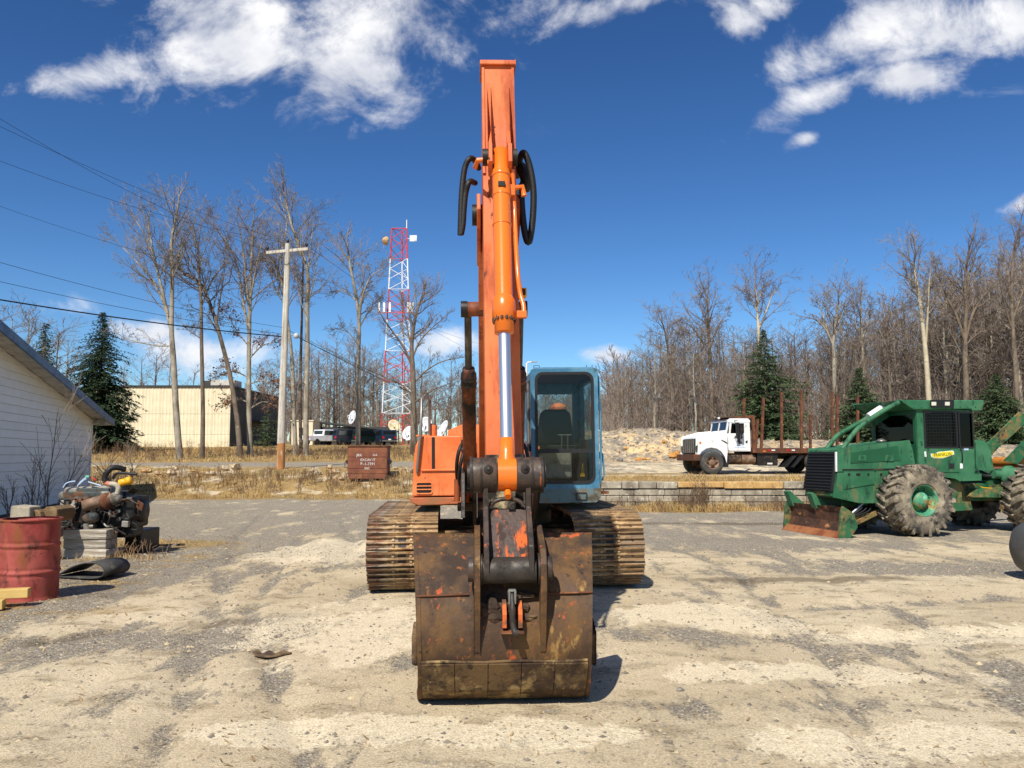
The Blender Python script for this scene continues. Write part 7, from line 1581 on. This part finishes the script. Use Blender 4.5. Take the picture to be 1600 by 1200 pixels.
    c = Q(203, 800); o = MB(); o.lathe(c+V(.02, .3, 0), (1, 0, 0), [(0, 0), (.17, .0), (.18, .04), (.17, .08), (0, .08)], 28); o.build('flywheel', grease_shade_m, root)
    for k, (p0, p1) in enumerate((((207, 783), (219, 790)), ((208, 812), (216, 805)), ((204, 770), (212, 764)))):
        a, b = Q(*p0, .0), Q(*p1, -.1); o = MB(); o.beam(a, b, .10, .012, (0, .6, 1)); o.build('fan_blade', grease_shade_m if k else iron_m, root)
    a, b = Q(214, 787, -.1), Q(223, 793, -.12); MB().beam(a, b, .13, .014, (0, .9, .5)).build('fan_blade_tip', rust_m, root)
    r_ = random.Random(17)
    for k in range(34):
        a = Q(r_.uniform(92, 200), r_.uniform(784, 830), r_.uniform(-.08, .06)); m_ = r_.choice((iron_m, iron_m, alu_m, rust_m, grease_shade_m)); o = MB()
        if k % 3 == 0: o.cyl(a, a+V(r_.uniform(-.02, .02), -.06, r_.uniform(-.02, .02)), r_.uniform(.02, .045), n=12); nm = 'port_plug'
        elif k % 3 == 1: o.box(a, (r_.uniform(.04, .11), .07, r_.uniform(.03, .09)), Matrix.Rotation(r_.uniform(-.4, .4), 3, 'Y')); nm = 'cover_plate'
        else: o.tube(catmull([a, a+V(r_.uniform(-.1, .1), -.05, r_.uniform(-.03, .08)), a+V(r_.uniform(-.18, .18), -.02, r_.uniform(-.1, .1))], 4), r_.uniform(.008, .016), 7); nm = 'fuel_line'
        o.build(nm, m_, root, .005 if nm == 'cover_plate' else 0)
    o = MB()
    for k in range(5): a = Q(120+k*11, 783, .06); o.cyl(a, a+V(0, -.03, 0), .02, n=8)
    for k in range(6): a = Q(116+k*10, 779, .09); o.bb(a.x-.03, a.x+.03, .05, .11, a.z-.05, a.z)
    o.build('exhaust_manifold', rust_m, root)
    bx_('pallet_plate', rust_m, (92, 826), (128, 832), -.1, .5); a = Q(94, 832); o = MB(); o.prism([(a.x, a.z-.1), (a.x+.15, a.z-.02), (a.x+.14, a.z+.1), (a.x-.02, a.z+.08)], 'y', -.16, -.13); o.build('bent_plate', exh_m, root)
engine()
def belt():
    # a strip of conveyor rubber folded over on itself
    rng = random.Random(1); path = [(0, .02), (.35, .018), (.62, .02), (.80, .05), (.86, .13), (.80, .21), (.65, .245), (.45, .225), (.25, .16), (.05, .06), (-.1, .025)]
    sp = catmull([V(a, 0, b) for a, b in path], 5); mb = MB(); n = len(sp); w = .85; th = .016; vs = []
    for p in sp:
        for yy in (0, w): vs.append((p.x - .10*yy + (.10*yy if False else 0), yy*1.0, p.z))
    fs = [(i*2, i*2+1, i*2+3, i*2+2) for i in range(n-1)]; mb.add(vs, fs, True); o = mb.build('rubber_belt', belt_m)
    s = o.modifiers.new('solid', 'SOLIDIFY'); s.thickness = th; s.offset = 0
    b = G(84, 905); o.scale = (.85, .62, .85); o.location = (b.x, b.y+.05, .005); o.rotation_euler = (0, 0, rad(-16)); tag(o, 'folded strip of black rubber belting beside the red drum', 'rubber belt')
belt()
def boards():
    for i, (lab, dx, dy, dz, L_) in enumerate((('top yellow board with sawn end at the left edge', 0, 0, .10, 1.2), ('lower yellow board under the sawn one at left edge', -.12, -.22, .02, 1.2), ('yellow cross board beneath the two boards', -.5, .15, -.02, .9))):
        b = G(30, 950); o = MB(); o.bb(-L_, 0, -.07, .07, 0, .09 if i < 2 else .06); ob = o.build('yellow_board', ywood_m, None, .006); ob.location = (b.x+.05+dx, b.y+.08+dy, max(.01, dz)); ob.rotation_euler = (0, 0, rad(18 if i < 2 else 80)); tag(ob, lab, 'board', 'yellow boards at the left edge')
boards()
def pipe():
    b = G(1598, 908); R = .36; o = MB(); root = empty('steel_pipe', (b.x+.0, b.y+.16, .03), rad(-8)); 
    O_ = MB(); O_.lathe((0, 0, R), (1, 0, 0), [(R-.02, .0), (R, .0), (R, 3.2), (R-.02, 3.2)], 48)
    O_ = MB(); O_.lathe((0, 0, R), (1, .0, 0), [(0, .0), (R*.45, .02), (R*.72, .07), (R*.9, .16), (R*.98, .27), (R, .38), (R, 3.2), (0, 3.2)], 48); O_.build('shell', worn('dark_grey_tank_paint', lin(74, 74, 72), [(lin(96, 92, 84), 2.4, .56, .1), (lin(120, 96, 66), 1.6, .66, .06)], rough=.55, bump=.06), root)
    for k in (.7, 2.4):
        q = MB(); q.prism([(-.3, -.05), (.3, -.05), (.26, .10), (.0, .04), (-.26, .10)], 'x', k, k+.12); q.build('saddle', chassis_m, root)
    root.name = 'steel_tank'; tag(root, 'dark grey round ended steel tank cut by the right edge', 'tank')
pipe()
def litter():
    a = G(423, 1022); o = MB(); pts = catmull([V(-.16, .05, .02), V(-.10, -.02, .01), V(-.02, -.07, .015), (.06, -.06, .018), V(.15, -.01, .03)], 5); vs = []
    for i, p in enumerate(pts): vs += [p, p+V(.01, .03+.10*math.sin(math.pi*i/(len(pts)-1)), .004+.012*math.sin(i*.9))]
    o.add(vs, [(2*i, 2*i+1, 2*i+3, 2*i+2) for i in range(len(pts)-1)]); ob = o.build('bark_scrap', worn('dark_bark_scrap', lin(120, 98, 70), [(lin(70, 56, 42), 9, .5, .08)], rough=.9, bump=.3)); s = ob.modifiers.new('s', 'SOLIDIFY'); s.thickness = .010; ob.location = (a.x, a.y, HT(a.x, a.y)+.016); tag(ob, 'curled dark scrap lying on the dirt left of bucket', 'scrap')
    a = G(1045, 1078 - 0); 
    for (px, py, s, lab, m_) in ((1063, 1080, .028, 'dark stone lying on the ground right of the bucket', rock_g), (970+330, 1070, .024, 'dark stone lying on the pale sand patch', rock_g)):
        g = G(px, py); ob = rock_mesh(random.Random(px), (s, s*.8, s*.6)).build('stone', m_); ob.location = (g.x, g.y, HT(g.x, g.y)+s*.3); tag(ob, lab, 'stone')
    g = G(250, 857); o = MB(); o.beam((-.35, 0, .04), (.35, .15, .05), .08, .03); ob = o.build('plank', chassis_m, None, .004); ob.location = (g.x, g.y, .0); tag(ob, 'short dark plank lying right of the engine', 'plank')
    g = G(215, 862); o = MB(); o.beam((-.15, 0, .02), (.22, .05, .10), .06, .025); ob = o.build('plank', wood_m, None, .004); ob.location = (g.x+.35, g.y+.1, 0); tag(ob, 'tilted stub of wood beside the dark plank', 'plank')
    # rusty scrap far right
    rng = random.Random(22)
    for i, px in enumerate((1552, 1568, 1584, 1598)):
        q = P(px, 712-3*i, 28); o = MB()
        if i % 2: o.cyl((-.5, 0, .2), (.5, .3, .35), .25, n=14); o.beam((-.4, .1, .4), (.6, 0, .7), .08)
        else: o.prism([(-.5, 0), (.5, 0), (.45, .35), (.1, .6), (-.4, .45)], 'y', 0, .5); o.beam((-.5, 0, .5), (.3, .2, .2), .06)
        ob = o.build('scrap_iron', rust_m, None, .02); ob.location = (q.x, 28, HT(q.x, 28)); ob.rotation_euler = (0, 0, rng.uniform(-.5, .5)); tag(ob, ('leftmost rusty scrap iron piece behind the skidder tank', 'rusty pipe lump in the scrap heap behind skidder', 'bent rusty plate in the scrap heap behind skidder', 'rightmost rusty pipe in the scrap heap at right edge')[i], 'scrap', 'scrap heap behind the skidder')
    # street lamp seen left of the cab
    q = P(823, 566, 60); root = empty('street_lamp', (q.x, 60, HT(q.x, 60))); Hh = q.z - HT(q.x, 60); MB().tube([(0, 0, 0), (0, 0, Hh-.1), (.1, 0, Hh), (.4, 0, Hh+.02)], [.09, .06, .05, .04], 8).build('post', whitep_m, root); MB().box((.55, 0, Hh+.03), (.42, .2, .07)).build('lamp_head', steel_m, root, .02); tag(root, 'street lamp showing just left of the blue cab roof', 'street lamp')
litter()
